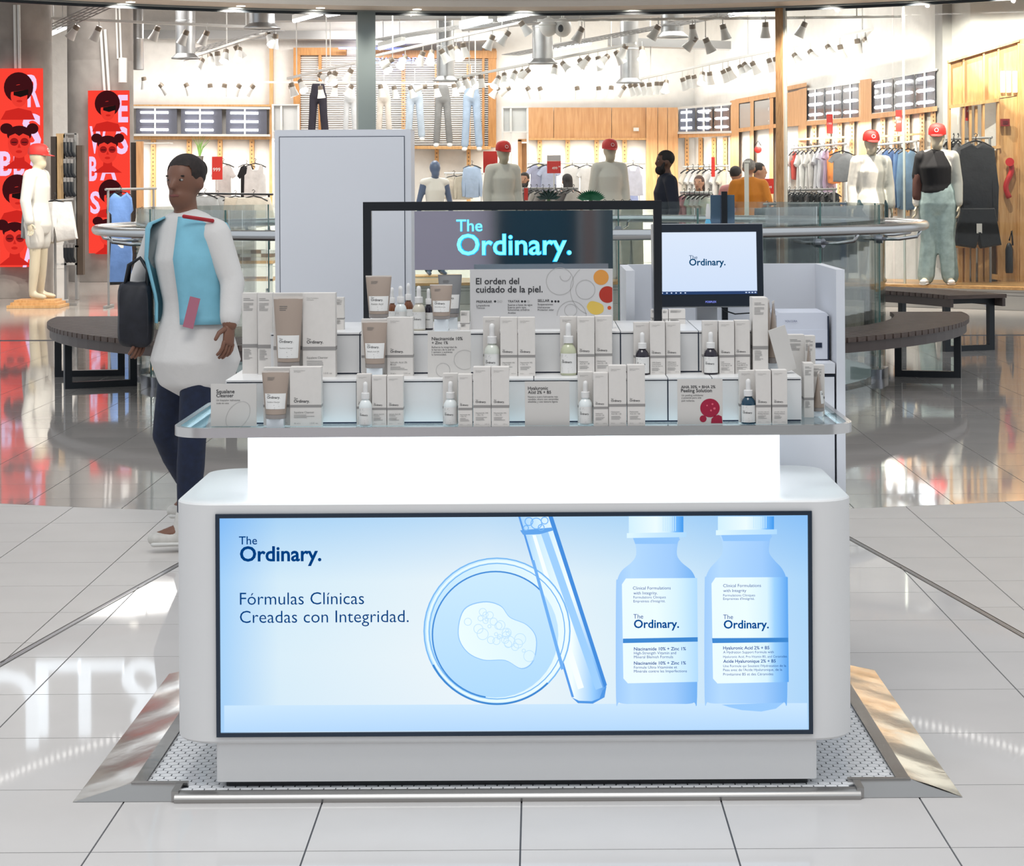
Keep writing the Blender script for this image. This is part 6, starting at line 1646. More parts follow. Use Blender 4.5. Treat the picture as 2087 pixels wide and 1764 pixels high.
rail(1270, 168, 37.0, 1840, 46, 29.8, 'long white lamp track sweeping along the right side wall',
     [(1273, 188, -40), (1284, 184, 25), (1294, 183, 30), (1308, 182, 25), (1323, 182, 5), (1339, 180, 0), (1349, 180, 5), (1358, 178, -10, 1), (1391, 172, 20), (1402, 167, 15), (1414, 166, 15), (1432, 162, -10, 1), (1446, 160, 5), (1473, 156, 25), (1484, 151, 25), (1508, 148, 20, 1), (1517, 143, 30, 1), (1533, 140, 25), (1567, 134, 20), (1580, 131, 15), (1619, 125, 30, 1), (1651, 118, 30, 1), (1687, 108, 25, 1), (1712, 107, 15), (1747, 95, 10), (1763, 94, 30, 1), (1790, 87, 35, 1), (1815, 80, 20), (1826, 72, 20), (1838, 64, 25, 1)], 'spotlight on the sweeping track along the right wall')
rail(1095, 42, 29.0, 1836, 34, 28.6, 'white lamp track high behind the shop front on the right',
     [(1186, 72, -25), (1342, 68, -30), (1411, 66, 5), (1417, 92, -40), (1438, 94, 25), (1473, 66, 15), (1560, 62, 0), (1640, 62, -25)], 'white spotlight on the high track behind the shop front')
# ---- ducts, trays, fluorescent tubes
def duct(px, wpx, pyb, Y, label, flange=True):
    p = P(px, pyb, Y); r = wpx * Y / F / 2
    t = thing('air_duct', (p.x, Y, p.z), label, 'duct')
    MB(t['_w']).lathe([(r, p.z), (r, p.z + .5), (r * 1.03, p.z + .505), (r * 1.03, p.z + .53), (r, p.z + .535), (r, 5.5)], (p.x, Y, 0), 24, capb=False).build('pipe', M_galv, t, 0.6)
    if flange: MB(t['_w']).lathe([(r * 1.45, p.z - .06), (r * 1.45, p.z - .045), (r, p.z + .02)], (p.x, Y, 0), 24, capb=False, capt=False).build('outlet_flange', M_galv, t, 0.6)
duct(378, 40, 112, 32.0, 'grey round air duct ending above the display window at the left')
duct(281, 24, 142, 34.5, 'slim grey pipe beside the round concrete column', False)
duct(534, 52, 50, 30.0, 'short wide air duct left of the grey post')
duct(908, 36, 158, 35.0, 'air duct ending above the grey jeans')
duct(1106, 42, 122, 32.5, 'air duct ending above the plywood cladding left')
duct(1283, 38, 162, 35.5, 'air duct ending above the bearded man')
duct(1370, 46, 68, 30.5, 'short air duct high above the bearded man')
dc = thing('ceiling_duct', tuple(P(500, 80, 38.0)), 'long rectangular air duct under the shop ceiling', 'duct')
for (a, ay, b, by, Y, h_) in ((270, 78, 730, 80, 39.0, .16), (765, 92, 1030, 80, 39.0, .16), (1240, 92, 1490, 100, 36.0, .14), (560, 42, 1500, 30, 33.5, .35), (940, 60, 1330, 25, 31.0, .22)):
    p, q = P(a, ay, Y), P(b, by, Y)
    MB(dc['_w']).add([p, q, q + Vector((0, 0, h_)), p + Vector((0, 0, h_)), p + Vector((0, .4, 0)), q + Vector((0, .4, 0)), q + Vector((0, .4, h_)), p + Vector((0, .4, h_))], [(0, 1, 2, 3), (7, 6, 5, 4), (0, 4, 5, 1), (3, 2, 6, 7), (0, 3, 7, 4), (1, 5, 6, 2)]).build('duct_section', M_dim, dc)
def tray(a, ay, Ya, b, by, Yb, label):
    p, q = P(a, ay, Ya), P(b, by, Yb); d = (q - p).normalized(); s_ = d.cross(Vector((0, 0, 1))).normalized() * .16
    t = thing('cable_tray', tuple((p + q) / 2), label, 'tray'); mb = MB(t['_w'])
    for k in (-1, -.5, 0, .5, 1): MB(t['_w']).cyl(p + s_ * k, q + s_ * k, .008, 4).build('wire', M_dim, t)
    n = int((q - p).length / .25)
    for k in range(n + 1):
        c = p.lerp(q, k / n); mb.cyl(c - s_, c + s_, .006, 4)
    mb.build('cross_wires', M_dim, t)
tray(105, 60, 30, 210, 12, 28.5, 'wire cable tray between the two concrete columns')
tray(395, 105, 34, 560, 62, 31, 'wire cable tray left of the grey post')
tray(770, 82, 34, 1000, 44, 30.5, 'wire cable tray right of the grey post')
tray(1040, 112, 35, 1480, 30, 29, 'wire cable tray in the middle of the shop ceiling')
M_fl = mat('fluorescent', (1, 1, 1), .4, emit=(.93, .97, 1.0), es=9.0)
for k, (a, ay, Ya, b, by, Yb, lb) in enumerate(((600, 42, 31, 655, 27, 29.6, 'left of the grey post'), (668, 30, 30, 692, 26, 29.4, 'just left of the grey post, short one'), (774, 98, 34, 822, 86, 33, 'low behind the blue neon words'), (940, 55, 31, 1000, 41, 29.8, 'above the sweatshirt mannequin'), (1018, 40, 29.6, 1082, 27, 28.6, 'right of the long rising track'), (1133, 99, 34.5, 1202, 88, 33.5, 'above the middle track'), (1488, 30, 29.4, 1546, 22, 28.7, 'left of the timber post'), (105, 68, 31, 132, 56, 30, 'between the concrete columns'))):
    p, q = P(a, ay, Ya), P(b, by, Yb)
    t = thing('fluorescent_lamp', tuple((p + q) / 2), 'ceiling fluorescent tube ' + lb, 'lamp', 'ceiling fluorescent tubes')
    MB(t['_w']).cyl(p, q, .035, 8).build('tube', M_fl, t, 0.6)
    MB(t['_w']).cyl(p + Vector((0, 0, .05)), q + Vector((0, 0, .05)), .05, 4).build('holder', M_metalw, t)
    for u in (.15, .85):
        c = p.lerp(q, u); MB(t['_w']).cyl(c + Vector((0, 0, .06)), Vector((c.x, c.y, 5.495)), .006, 6).build('suspension_wire', M_dim, t)
# header downlights (each throws its beam into the window)
def down_spot(x, y, z, power=400):
    l = bpy.data.lights.new('downlight_beam', 'SPOT'); l.energy = power; l.spot_size = D(120); l.spot_blend = .6; l.shadow_soft_size = .02; l.color = (1.0, .92, .80)
    o = bpy.data.objects.new('downlight_beam', l); COL.objects.link(o); o.location = (x, y, z)
    a = math.atan2(x - FC.x, y - FC.y); o.rotation_euler = (D(34), 0, -a)
for x in (-6.6, 3.6, 4.6, 5.5): down_spot(x, farc(x) - .35, ZH - .02)
for k, (px, py) in enumerate(((268, 5), (493, 13), (655, 17), (852, 20), (1070, 18), (1287, 14), (1493, 7))):
    x = (px - PX) / F * 26.4
    for _ in range(3): x = (px - PX) / F * (farc(x) - .35)
    y = farc(x) - .35; z = P(px, py, y).z
    o = thing('header_downlight', (x, y, z), 'small round downlight under the shop front header, ' + ordinal(k, 7), 'lamp', 'downlights of the shop front header')
    MB(o['_w']).lathe([(.055, z), (.055, z + .01)], (x, y, 0), 16).build('lamp_disc', mat('downlight', (1, 1, 1), .4, emit=(1, .93, .8), es=6), o)
    MB(o['_w']).lathe([(.075, z + .008), (.075, z + .02)], (x, y, 0), 16).build('trim_ring', M_metalw, o)
    down_spot(x, y, z - .004, 110 if px in (655, 852) else 400)
o = arcwall('trim_10', -1.25, 1.25, FR - 0.75, FR - 0.10, ZH + 0.02, ZH + 0.09, M_cream); tag(o, kind='structure')
# camera domes
for (px, py, lb) in ((1118, 55, 'white dome camera beside the long track'), (1147, 56, 'white round camera with dark lens under the ceiling')):
    p = P(px, py, 29.5); t = thing('dome_camera', tuple(p), lb, 'camera')
    MB(t['_w']).ball(p, .13, .11, .14, 16, 10).build('housing', M_metalw, t, True)
    if px > 1130: MB(t['_w']).ball(p + Vector((-.03, -.10, -.02)), .04, .03, .055, 12, 8).build('lens', M_black, t, True)
    else: MB(t['_w']).lathe([(.135, p.z + .02), (.14, p.z + .035), (.135, p.z + .05)], (p.x, p.y, 0), 18).build('mounting_ring', M_metalw, t, True)
    MB(t['_w']).cyl(p, p + Vector((0, 0, .5)), .02, 6).build('stem', M_metalw, t)
# ================================================================== MANNEQUINS AND PEOPLE IN THE SHOP
M_mann = mat('mannequin_cream', (0.62, 0.54, 0.40), 0.3)
M_sweat = mat('cream_sweatshirt', (0.85, 0.81, 0.73), 0.85, bump=.35, nscale=7)
M_capred = mat('cap_red', (0.62, 0.025, 0.02), 0.6)
M_djean = mat('dark_teal_denim', (0.03, 0.07, 0.09), 0.8, noise=.3, nscale=30)
M_ljean = mat('pale_green_denim', (0.33, 0.43, 0.42), 0.85, noise=.2, nscale=12)
def mannequin(px, ptop, Y, zb, yaw, label, **kw):
    p = P(px, ptop, Y); h = (p.z - zb) - .05
    base = Vector((p.x, Y, zb))
    return figure('mannequin', base, stand(h, yaw, **kw.pop('st', {})), label, 'mannequin', kw.pop('skin', M_mann), egg=True, face=False, voxel=.016, build=.95, headscale=1.12, group='clothed mannequins of the shop', **kw)
m1 = mannequin(76, 293, 26.6, .10, D(78), 'mannequin in white sweatshirt and red cap before the left banner', top=(mat('white_sweatshirt', (.70, .68, .64), .85, bump=.3, nscale=7), .95, .02), bottom=(mat('white_shorts', (.62, .60, .56), .8), .3, .02), cap=M_capred)
for k, (z0, z1, w_) in enumerate(((0, .035, .34), (.035, .07, .30), (.07, .10, .26))):
    MB().box(-w_, w_, -w_ * .8, w_ * .8, z0 - .10, z1 - .10).build('base_board', M_pine, m1)
m2 = mannequin(1025, 287, 27.5, .285, D(22), 'mannequin in cream sweatshirt and red cap left of the price sign', top=(M_sweat, .95, .016), bottom=(M_djean, 1.0, .015), cap=M_capred, st=dict(arms=((-.212, 0), (.212, 0))))
m3 = mannequin(1242, 283, 27.6, .285, D(16), 'mannequin in cream sweatshirt and red cap left of the bearded man', top=(M_sweat, .95, .016), bottom=(M_djean, 1.0, .015), cap=M_capred, st=dict(arms=((-.215, 0), (.215, 0))))
m4 = mannequin(1775, 265, 26.0, .285, D(4), 'mannequin in cream sweatshirt and dark shorts right of the timber post', top=(M_sweat, .95, .018), bottom=(M_djean, .42, .02), cap=M_capred, st=dict(arms=((-.218, 0), (.218, 0))))
m5 = mannequin(1910, 252, 25.5, .285, D(-14), 'mannequin in pale green jeans and cream sweatshirt, overlapped by a dark ghosted figure', top=(M_sweat, .95, .014), bottom=(M_ljean, 1.0, .035), shoes=mat('trainer', (.6, .58, .55), .6), cap=M_capred, tuck=True, st=dict(arms=((-.215, 0), (.215, 0)), spread=.13))
# dark torso put in for a ghosted figure blended over the mannequin
Jm = stand((P(1910, 252, 25.5).z - .285) - .05, D(-14), arms=((-.215, 0), (.215, 0)))
mb = MB(); s_ = Jm['s']
mb.chain([Jm['pelvis'] + Vector((-.02, -.02, .10)), Jm['waist'] + Vector((-.02, -.02, 0)), Jm['chest'] + Vector((-.03, -.022, 0)), Jm['top'] + Vector((-.03, -.02, -.03))], [.168 * s_, .158 * s_, .176 * s_, .135 * s_], [.132 * s_, .122 * s_, .140 * s_, .105 * s_], side=Jm['side'], n=18)
mb.chain([Jm['shA'] + Vector((0, -.01, -.01)), Jm['shA'].lerp(Jm['elA'], .75) + Vector((0, -.01, 0))], [.084 * s_, .080 * s_], n=12)
link('ghost_torso', remesh(mb, .016, 2, 'ghost_torso', mat('ghost_black', (.008, .008, .010), .85)), m5)
MB().chain([Jm['shA'].lerp(Jm['elA'], .7) + Vector((0, -.03, 0)), Jm['elA'] + Vector((0, -.03, 0)), Jm['elA'].lerp(Jm['wrA'], .6) + Vector((0, -.03, 0))], [.068 * s_, .062 * s_, .056 * s_], n=12).build('ghost_arm', mat('ghost_arm', (.10, .04, .03), .8), m5, True)  # brown arm of the same ghosted figure, added over the sleeve
M_blueman = mat('mannequin_blue', (0.10, 0.14, 0.24), 0.35)
m6 = mannequin(886, 322, 29.6, .25, D(18), 'blue mannequin in a white tank top beside the tower', skin=M_blueman, top=(mat('white_tank', (.72, .71, .68), .8), 0, .012), bottom=(M_djean, 1.0, .012))
pl = thing('mannequin_plinth', (P(886, 322, 29.6).x, 29.6, 0), 'low pale plinth under the blue mannequin', 'plinth')
MB(pl['_w']).box(P(886, 322, 29.6).x - .35, P(886, 322, 29.6).x + .35, 29.3, 29.9, 0, .235).build('plinth_block', M_metalw, pl)
MB(pl['_w']).box(P(886, 322, 29.6).x - .36, P(886, 322, 29.6).x + .36, 29.29, 29.91, .235, .25).build('plinth_top', M_pine, pl)
M_dskin = mat('skin_deep', (0.12, 0.055, 0.032), 0.5); M_tan = mat('skin_tan', (0.36, 0.19, 0.12), 0.5)
M_hairb = mat('hair_black', (.012, .009, .008), .7); M_hairg = mat('hair_grey', (.22, .21, .21), .7, noise=.4, nscale=60)
def person(px, ptop, Y, yaw, label, hf=None, **kw):
    p = P(px, ptop, Y); h = p.z / 1.008
    J_ = stand(h, yaw, **kw.pop('st', {}))
    if hf is not None: J_['hyaw'] = hf
    return figure('person', Vector((p.x, Y, 0)), J_, label, 'person', kw.pop('skin', M_tan), voxel=.016, group='people in the shop', **kw)
person(1357, 306, 24.6, D(-80), 'bearded man in a navy shirt seen in profile', skin=M_dskin, top=(mat('navy_shirt', (.012, .016, .03), .8, bump=.3, nscale=8), .95, .016), bottom=(M_djean, 1.0, .014), shoes=M_black, hair=(M_hairb, 'short'), beard=M_hairb)
person(1526, 323, 28.2, D(176), 'grey-haired man in an orange polo shirt seen from behind', top=(mat('orange_polo', (.50, .17, .012), .8, bump=.3, nscale=7), .38, .02), bottom=(M_djean, 1.0, .014), shoes=M_black, hair=(M_hairg, 'short'), build=1.12)
person(1425, 357, 31.5, D(-25), 'dark-haired woman looking out between the clothes racks', top=(mat('dark_blouse', (.03, .02, .03), .8), .95, .014), bottom=(M_djean, 1.0, .014), shoes=M_black, hair=(mat('hair_brown', (.05, .022, .014), .7), 'long'))
person(1069, 351, 33.0, D(-15), 'small figure of a man in black beside the plywood cupboard', skin=M_tan, top=(mat('black_shirt', (.012, .012, .014), .8), .95, .014), bottom=(M_djean, 1.0, .014), shoes=M_black, hair=(M_hairb, 'short'), beard=M_hairb)
person(1156, 354, 31.8, D(195), 'woman with long dark hair seen from behind near the price sign', top=(mat('pale_pink_top', (.60, .42, .36), .8), .2, .012), bottom=(M_djean, 1.0, .014), shoes=M_black, hair=(M_hairb, 'long'))
person(1499, 338, 29.6, D(150), 'dark-haired person left of the orange polo man', top=(mat('rose_top', (.45, .20, .20), .8), .95, .014), bottom=(M_djean, 1.0, .014), shoes=M_black, hair=(M_hairb, 'short'))
person(1546, 331, 30.0, D(80), 'dark-haired person facing right behind the orange polo man', top=(mat('grey_top', (.20, .20, .21), .8), .95, .014), bottom=(M_djean, 1.0, .014), shoes=M_black, hair=(M_hairb, 'short'))

# ================================================================== GARMENTS
OUT = {
 'tee': [(-.12, 0), (-.30, -.05), (-.50, -.30), (-.37, -.37), (-.30, -.29), (-.32, -1), (0, -1.02), (.32, -1), (.30, -.29), (.37, -.37), (.50, -.30), (.30, -.05), (.12, 0), (0, -.06)],
 'tank': [(-.20, 0), (-.30, -.02), (-.34, -.28), (-.42, -.34), (-.44, -1), (0, -1.03), (.44, -1), (.42, -.34), (.34, -.28), (.30, -.02), (.20, 0), (.12, -.16), (-.12, -.16)],
 'dress': [(-.26, 0), (-.44, -.06), (-.50, -.20), (-.38, -.24), (-.36, -.40), (-.44, -.75), (-.46, -1), (.40, -1), (.46, -.7), (.38, -.40), (.40, -.24), (.50, -.20), (.44, -.06), (.26, 0), (0, -.05)],
 'jacket': [(-.14, 0), (-.40, -.07), (-.50, -.55), (-.46, -.98), (-.36, -.98), (-.34, -.45), (-.33, -1), (0, -1.02), (.33, -1), (.34, -.45), (.36, -.98), (.46, -.98), (.50, -.55), (.40, -.07), (.14, 0), (0, -.05)],
 'shorts': [(-.36, 0), (.36, 0), (.44, -.5), (.50, -.92), (.06, -1.0), (0, -.62), (-.06, -1.0), (-.50, -.92), (-.44, -.5)],
 'trousers': [(-.46, 0), (.46, 0), (.48, -.25), (.50, -1), (.10, -1), (0, -.32), (-.10, -1), (-.50, -1), (-.48, -.25)],
}
GM = {}
def gmat(c): return mat('cloth_%.2f_%.2f_%.2f' % c, c, .85, noise=.08, nscale=10, bump=.4)
def garment(p, w_, h_, kind, col, label, group, yaw=0.0, name=None, hanger=True, tagc=False, t=.05):
    nm = name or {'tee': 't_shirt', 'tank': 'tank_top', 'dress': 'dress', 'jacket': 'jacket', 'shorts': 'shorts', 'trousers': 'trousers'}[kind]
    o = empty(nm, p, label, nm.replace('_', ' '), group, yaw)
    key = (kind, round(w_, 2), round(h_, 2), col)
    if key not in GM:
        ol = OUT[kind]; n = len(ol); vs = []
        # subdivide the outline a little so that the hem can wave
        for yy, sc in ((-t / 2, .93), (-t * .2, 1.0), (t * .2, 1.0), (t / 2, .93)):
            vs += [(x * w_ * sc, yy + .012 * math.sin(x * 21 + z * 4), (z * sc - (1 - sc) * .4) * h_) for x, z in ol]
        fs = [(i * n + k, i * n + (k + 1) % n, (i + 1) * n + (k + 1) % n, (i + 1) * n + k) for i in range(3) for k in range(n)] + [list(range(n)), list(range(3 * n, 4 * n))[::-1]]
        GM[key] = MB().add(vs, fs).mesh('cloth', gmat(col), 0.9)
    link('cloth', GM[key], o)
    if hanger:
        if 'hang' not in GM:
            GM['hang'] = MB().tube([(-.19, 0, -.05), (-.10, 0, -.005), (0, 0, .02), (.10, 0, -.005), (.19, 0, -.05)], .010, 6).tube([(0, 0, .02), (0, 0, .06), (.02, 0, .085), (0, 0, .105), (-.02, 0, .09)], .005, 6).mesh('hanger', M_black)
        h2 = link('hanger', GM['hang'], o); h2.scale = (min(1.1, w_ / .44),) * 3; h2.location.y = -.012
    if tagc:
        MB().box(-.035, .035, -t / 2 - .006, -t / 2 - .003, -h_ * .62, -h_ * .62 + .12).build('price_tag', M_lab, o)
    return o
def gpx(px, py, wpx, hpx, Y, kind, col, label, group, yaw=0.0, **kw):
    return garment(P(px, py, Y), wpx * Y / F, hpx * Y / F, kind, col, label, group, yaw, **kw)
def rackbar(px0, py0, Y0, px1, py1, Y1, label, feet=(0.05, 0.95), m_=M_metalw):
    a, b = P(px0, py0, Y0), P(px1, py1, Y1)
    t = thing('clothes_rail', ((a.x + b.x) / 2, (a.y + b.y) / 2, 0), label, 'rack')
    MB(t['_w']).cyl(a, b, .016, 8).build('rail', m_, t, 0.7)
    for u in feet:
        q = a.lerp(b, u); MB(t['_w']).cyl(q, Vector((q.x, q.y, 0.02)), .016, 8).build('post', m_, t, 0.7)
        MB(t['_w']).box(q.x - .02, q.x + .02, q.y - .25, q.y + .25, 0, .03).build('foot', m_, t)
    return t
WH = (.72, .71, .70); LB = (.36, .46, .62); DB = (.05, .10, .22); BL = (.012, .013, .016); BE = (.55, .50, .42); GR = (.24, .25, .27); PK = (.62, .30, .33); MT = (.55, .66, .58); LV = (.50, .38, .55); OR = (.75, .25, .06); CR = (.66, .62, .54)
# right rail of tops
rackbar(1612, 303, 31.0, 1728, 292, 29.6, 'white clothes rail of pale tops right of the timber post')
for k, (px, c, kd, hp) in enumerate(((1617, WH, 'tee', 80), (1625, (.60, .08, .06), 'tank', 56), (1633, WH, 'tee', 86), (1642, WH, 'tank', 90), (1651, WH, 'tee', 90), (1660, (.58, .56, .55), 'tank', 84), (1669, (.62, .62, .66), 'tee', 82), (1678, (.66, .67, .72), 'dress', 88), (1690, LV, 'dress', 92), (1699, OR, 'tank', 70))):
    Y = 31.0 - (px - 1612) / 116 * 1.4
    garment(P(px, 310 - k * .8, Y), .44, hp * Y / F, kd, c, '%s garment on the pale tops rail, %s' % ({WH: 'white', LV: 'mauve', OR: 'orange'}.get(c, 'pale grey' if c[0] > .5 and c[1] > .3 else 'red'), ordinal(k, 10)), 'tops on the right rail', D(58))
gpx(1716, 310, 58, 60, 29.3, 'tee', GR, 'grey T-shirt hanging at the near end of the pale tops rail', 'tops on the right rail', D(-14))
# denim rail
rackbar(1772, 297, 29.6, 1872, 287, 28.2, 'white clothes rail of denim jackets behind the sweatshirt mannequin')
for k, (px, c) in enumerate(((1785, BL), (1798, GR), (1810, DB), (1822, DB), (1834, (.08, .16, .32)))):
    Y = 29.6 - (px - 1772) / 100 * 1.4
    garment(P(px, 304, Y), .46, 118 * Y / F, 'jacket', c, '%s denim jacket on the jacket rail, %s' % ('black' if c == BL else 'grey' if c == GR else 'blue', ordinal(k, 6)), 'jackets on the denim rail', D(55))
gpx(1850, 306, 62, 120, 28.1, 'jacket', (.16, .27, .42), 'light blue denim jacket at the near end of the jacket rail', 'jackets on the denim rail', D(30))
gpx(1866, 304, 56, 100, 28.5, 'jacket', DB, 'navy jacket behind the light denim jacket, half hidden by the mannequin', 'jackets on the denim rail', D(50))
# black garments near the right window
rackbar(1928, 284, 26.5, 2022, 280, 26.0, 'dark clothes rail in the right window', m_=M_dim)
for k, (px, c) in enumerate(((1932, GR), (1942, BL), (1951, GR))):
    garment(P(px, 290, 26.4), .5, 1.0, 'jacket', c, '%s jacket squeezed behind the big black jacket, %s' % ('grey' if c == GR else 'black', ordinal(k, 3)), 'jackets in the right window', D(60))
gpx(1988, 290, 100, 165, 25.9, 'jacket', (.028, .028, .032), 'big black jacket hanging at the front of the right window', 'jackets in the right window', D(12), t=.12)
gpx(1992, 424, 100, 82, 25.7, 'shorts', (.012, .014, .022), 'black denim shorts with a paper tag below the black jacket', 'shorts in the right window', D(8), tagc=True, hanger=False, t=.12)
# shoes on the crate in the right window
for k, (px, py, lb) in enumerate(((1966, 492, 'left'), (1990, 494, 'right'))):
    p = P(px, 499, 25.9); t = thing('sandal', tuple(p), 'brown sandal on the pine crate, %s one' % lb, 'shoe', 'sandals on the crate')
    MB(t['_w']).chain([p + Vector((-.10, 0, .03)), p + Vector((.10, 0, .025))], [.05, .055], [.03, .025], side=(0, 1, 0)).build('sole', mat('sandal_brown', (.14, .08, .045), .7), t, True)
    MB(t['_w']).tube([p + Vector((-.02, -.05, .03)), p + Vector((0, -.03, .10)), p + Vector((0, .03, .10)), p + Vector((-.02, .05, .03))], .014, 6).build('strap', mat('sandal_strap', (.09, .05, .03), .7), t, True)
# pastel ring rack in the middle
rackbar(1386, 392, 27.9, 1452, 392, 27.9, 'low clothes rail of pastel garments right of the bearded man')
for k, (px, c) in enumerate(((1393, PK), (1404, PK), (1414, MT), (1424, WH), (1433, WH), (1443, (.60, .66, .60)))):
    garment(P(px, 399, 27.8), .42, .62, 'dress', c, '%s garment on the low pastel rail, %s' % ({PK: 'pink', MT: 'mint', WH: 'white'}.get(c, 'pale green'), ordinal(k, 6)), 'pastel garments', D(50))
rackbar(1392, 340, 33.5, 1486, 338, 33.0, 'back clothes rail below the perforated uprights right of the column')
for k, px in enumerate((1400, 1411, 1422, 1433, 1444, 1462, 1476)):
    garment(P(px, 347, 33.2), .42, .62, 'tee', WH if k % 3 else CR, 'pale T-shirt on the back rail behind the dark-haired woman, %s' % ordinal(k, 7), 'T-shirts on the back rail', D(48))
# left: shorts rack, dress, striped top
rk = thing('shorts_stand', tuple(G(113, 622)), 'dark metal stand holding white shorts before the left banner', 'rack')
q = rk.location
MB(rk['_w']).cyl(Vector((q.x, q.y, .03)), Vector((q.x, q.y, P(113, 408, q.y).z)), .018, 8).build('pole', M_dim, rk, 0.7)
for sx in (-1, 1): MB(rk['_w']).box(q.x - .02, q.x + sx * .28, q.y - .02, q.y + .02, 0, .03).build('foot', M_dim, rk)
MB(rk['_w']).box(q.x - .02, q.x + .02, q.y - .28, q.y + .28, 0, .03).build('foot', M_dim, rk)
MB(rk['_w']).cyl(P(75, 410, q.y), P(150, 406, q.y), .012, 8).build('arm', M_dim, rk)
gpx(112, 411, 92, 82, q.y - .15, 'shorts', WH, 'white shorts with a paper tag at the front of the shorts stand', 'shorts on the stand', tagc=True, t=.08)
gpx(92, 412, 80, 86, q.y + .05, 'shorts', BE, 'beige shorts behind the white shorts', 'shorts on the stand', D(15))
gpx(80, 416, 44, 56, q.y - .03, 'shorts', (.40, .02, .03), 'dark red shorts squeezed behind the white shorts', 'shorts on the stand', D(35))
gpx(64, 412, 46, 78, q.y + .2, 'shorts', GR, 'grey shorts hanging behind the mannequin arm', 'shorts on the stand', D(35))
rackbar(215, 386, 26.4, 318, 384, 27.4, 'dark clothes rail of dresses left of the walking woman', m_=M_dim)
gpx(246, 392, 50, 182, 26.1, 'dress', (.13, .25, .55), 'long blue dress hanging left of the walking woman', 'dresses on the dark rail', D(8), tagc=True, t=.10)
gpx(236, 394, 40, 186, 26.6, 'dress', BL, 'black dress behind the long blue dress', 'dresses on the dark rail', D(40))
stp = gpx(291, 432, 46, 132, 26.9, 'tee', CR, 'cream striped top behind the walking woman', 'dresses on the dark rail', D(-20))
for k in range(12):
    w_ = .105; z = -.16 - k * .055
    MB().box(-w_, w_, -.034, -.030, z, z + .018).build('stripe', M_black, stp)
# socks display
sk = thing('sock_stand', tuple(G(150, 590)), 'tall wooden stand hung with black socks between the columns', 'stand')
qy_ = 28.2
for nm, a, b, c, d, m_ in (('side_board', 115, 132, 272, 410, wood('stand_wood', (.40, .26, .12), (.52, .35, .18), .5)), ('frame_post', 131, 134, 274, 610, M_dim), ('frame_post', 153, 156, 272, 610, M_dim), ('side_board', 156, 168, 296, 560, mat('stand_dark', (.08, .055, .04), .6)), ('frame_bar', 131, 156, 271, 274, M_dim), ('shelf', 110, 160, 500, 504, M_metalw), ('shelf', 112, 158, 536, 540, M_metalw), ('back_board', 104, 116, 278, 410, mat('stand_black', (.03, .02, .015), .6))):
    pbox(a, b, c, d, qy_, .12, m_, sk, nm)
for r, (py, n) in enumerate(((285, 3), (328, 3), (366, 3), (500, 3))):
    for k in range(n):
        px = 133 + k * 7
        p = P(px, py, qy_ - .1); t = thing('sock_pair', tuple(p), 'black sock pair on the sock stand, %s in row %s from top' % (('left', 'middle', 'right')[k], ('one', 'two', 'three', 'four')[r]), 'socks', 'socks on the stand')
        MB(t['_w']).chain([p, p + Vector((0, 0, -.16)), p + Vector((.03, 0, -.22))], [.030, .026, .026], [.016] * 3).build('sock', M_black, t, True)
        MB(t['_w']).cyl(p + Vector((0, 0, .025)), p + Vector((0, .20, .025)), .005, 6).build('hook', M_dim, t)
        MB(t['_w']).box(p.x - .02, p.x + .02, p.y - .02, p.y - .016, p.z - .03, p.z + .03).build('paper_band', mat('sock_band', (.25, .24, .24), .6), t)
sk2 = thing('wood_stand', tuple(G(282, 590)), 'tall timber stand edge behind the striped top', 'stand')
pbox(268, 280, 290, 601, 29.2, .4, mat('stand_black', (.03, .02, .015), .6), sk2, 'side_panel'); pbox(279, 290, 288, 601, 29.1, .1, M_wood, sk2, 'front_board')
pbox(290, 345, 290, 293, 29.2, .3, M_metalw, sk2, 'top_rail')
# left back garments
for (px, py, wp_, hp, Y, kd, c, lb) in ((455, 335, 52, 78, 35.5, 'tee', WH, 'white T-shirt on the left shelf wall under the red price card'), (520, 335, 52, 66, 35.0, 'tank', WH, 'white top with black trim hanging left of the tower'), (503, 336, 40, 76, 35.4, 'tee', BL, 'black top behind the white top left of the tower'),
    (418, 398, 60, 52, 31.0, 'jacket', (.42, .45, .47), 'grey denim garment on the low rail right of the walking woman'), (444, 400, 50, 54, 31.2, 'jacket', (.50, .52, .53), 'pale grey garment on the low rail, second from the walking woman'),
    (480, 402, 60, 66, 30.8, 'shorts', BE, 'beige shorts folded over on the low rail left of the tower'), (517, 402, 92, 62, 30.4, 'shorts', CR, 'wide cream shorts at the front of the low rail left of the tower')):
    gpx(px, py, wp_, hp, Y, kd, c, lb, 'garments left of the tower')
rackbar(398, 394, 31.3, 556, 396, 30.6, 'low dark clothes rail left of the tower', m_=M_black)
# middle back garments
for (px, py, wp_, hp, kd, c, lb) in ((1098, 336, 56, 56, 'tee', (.36, .38, .52), 'slate blue T-shirt on the back wall left of the price sign'), (1118, 337, 52, 60, 'tee', (.40, .44, .58), 'slate blue T-shirt just behind the price sign'),
    (1166, 338, 46, 66, 'tee', WH, 'white T-shirt on the back wall right of the price sign'), (1196, 338, 44, 66, 'tee', WH, 'white T-shirt left of the mannequin sleeve on the back wall'), (1290, 338, 48, 60, 'tank', (.60, .62, .74), 'pale lilac top right of the mannequin before the bearded man'),
    (1285, 392, 40, 44, 'shorts', (.34, .40, .66), 'blue and white shorts below the pale lilac top'), (925, 360, 52, 46, 'jacket', BE, 'beige jacket hanging right of the blue mannequin'), (944, 358, 42, 48, 'jacket', (.50, .46, .38), 'dark beige jacket hanging behind the beige jacket'),
    (962, 338, 44, 64, 'jacket', LB, 'light blue shirt hanging left of the red notice')):
    gpx(px, py, wp_, hp, 36.0, kd, c, lb, 'garments on the back wall', D(10))
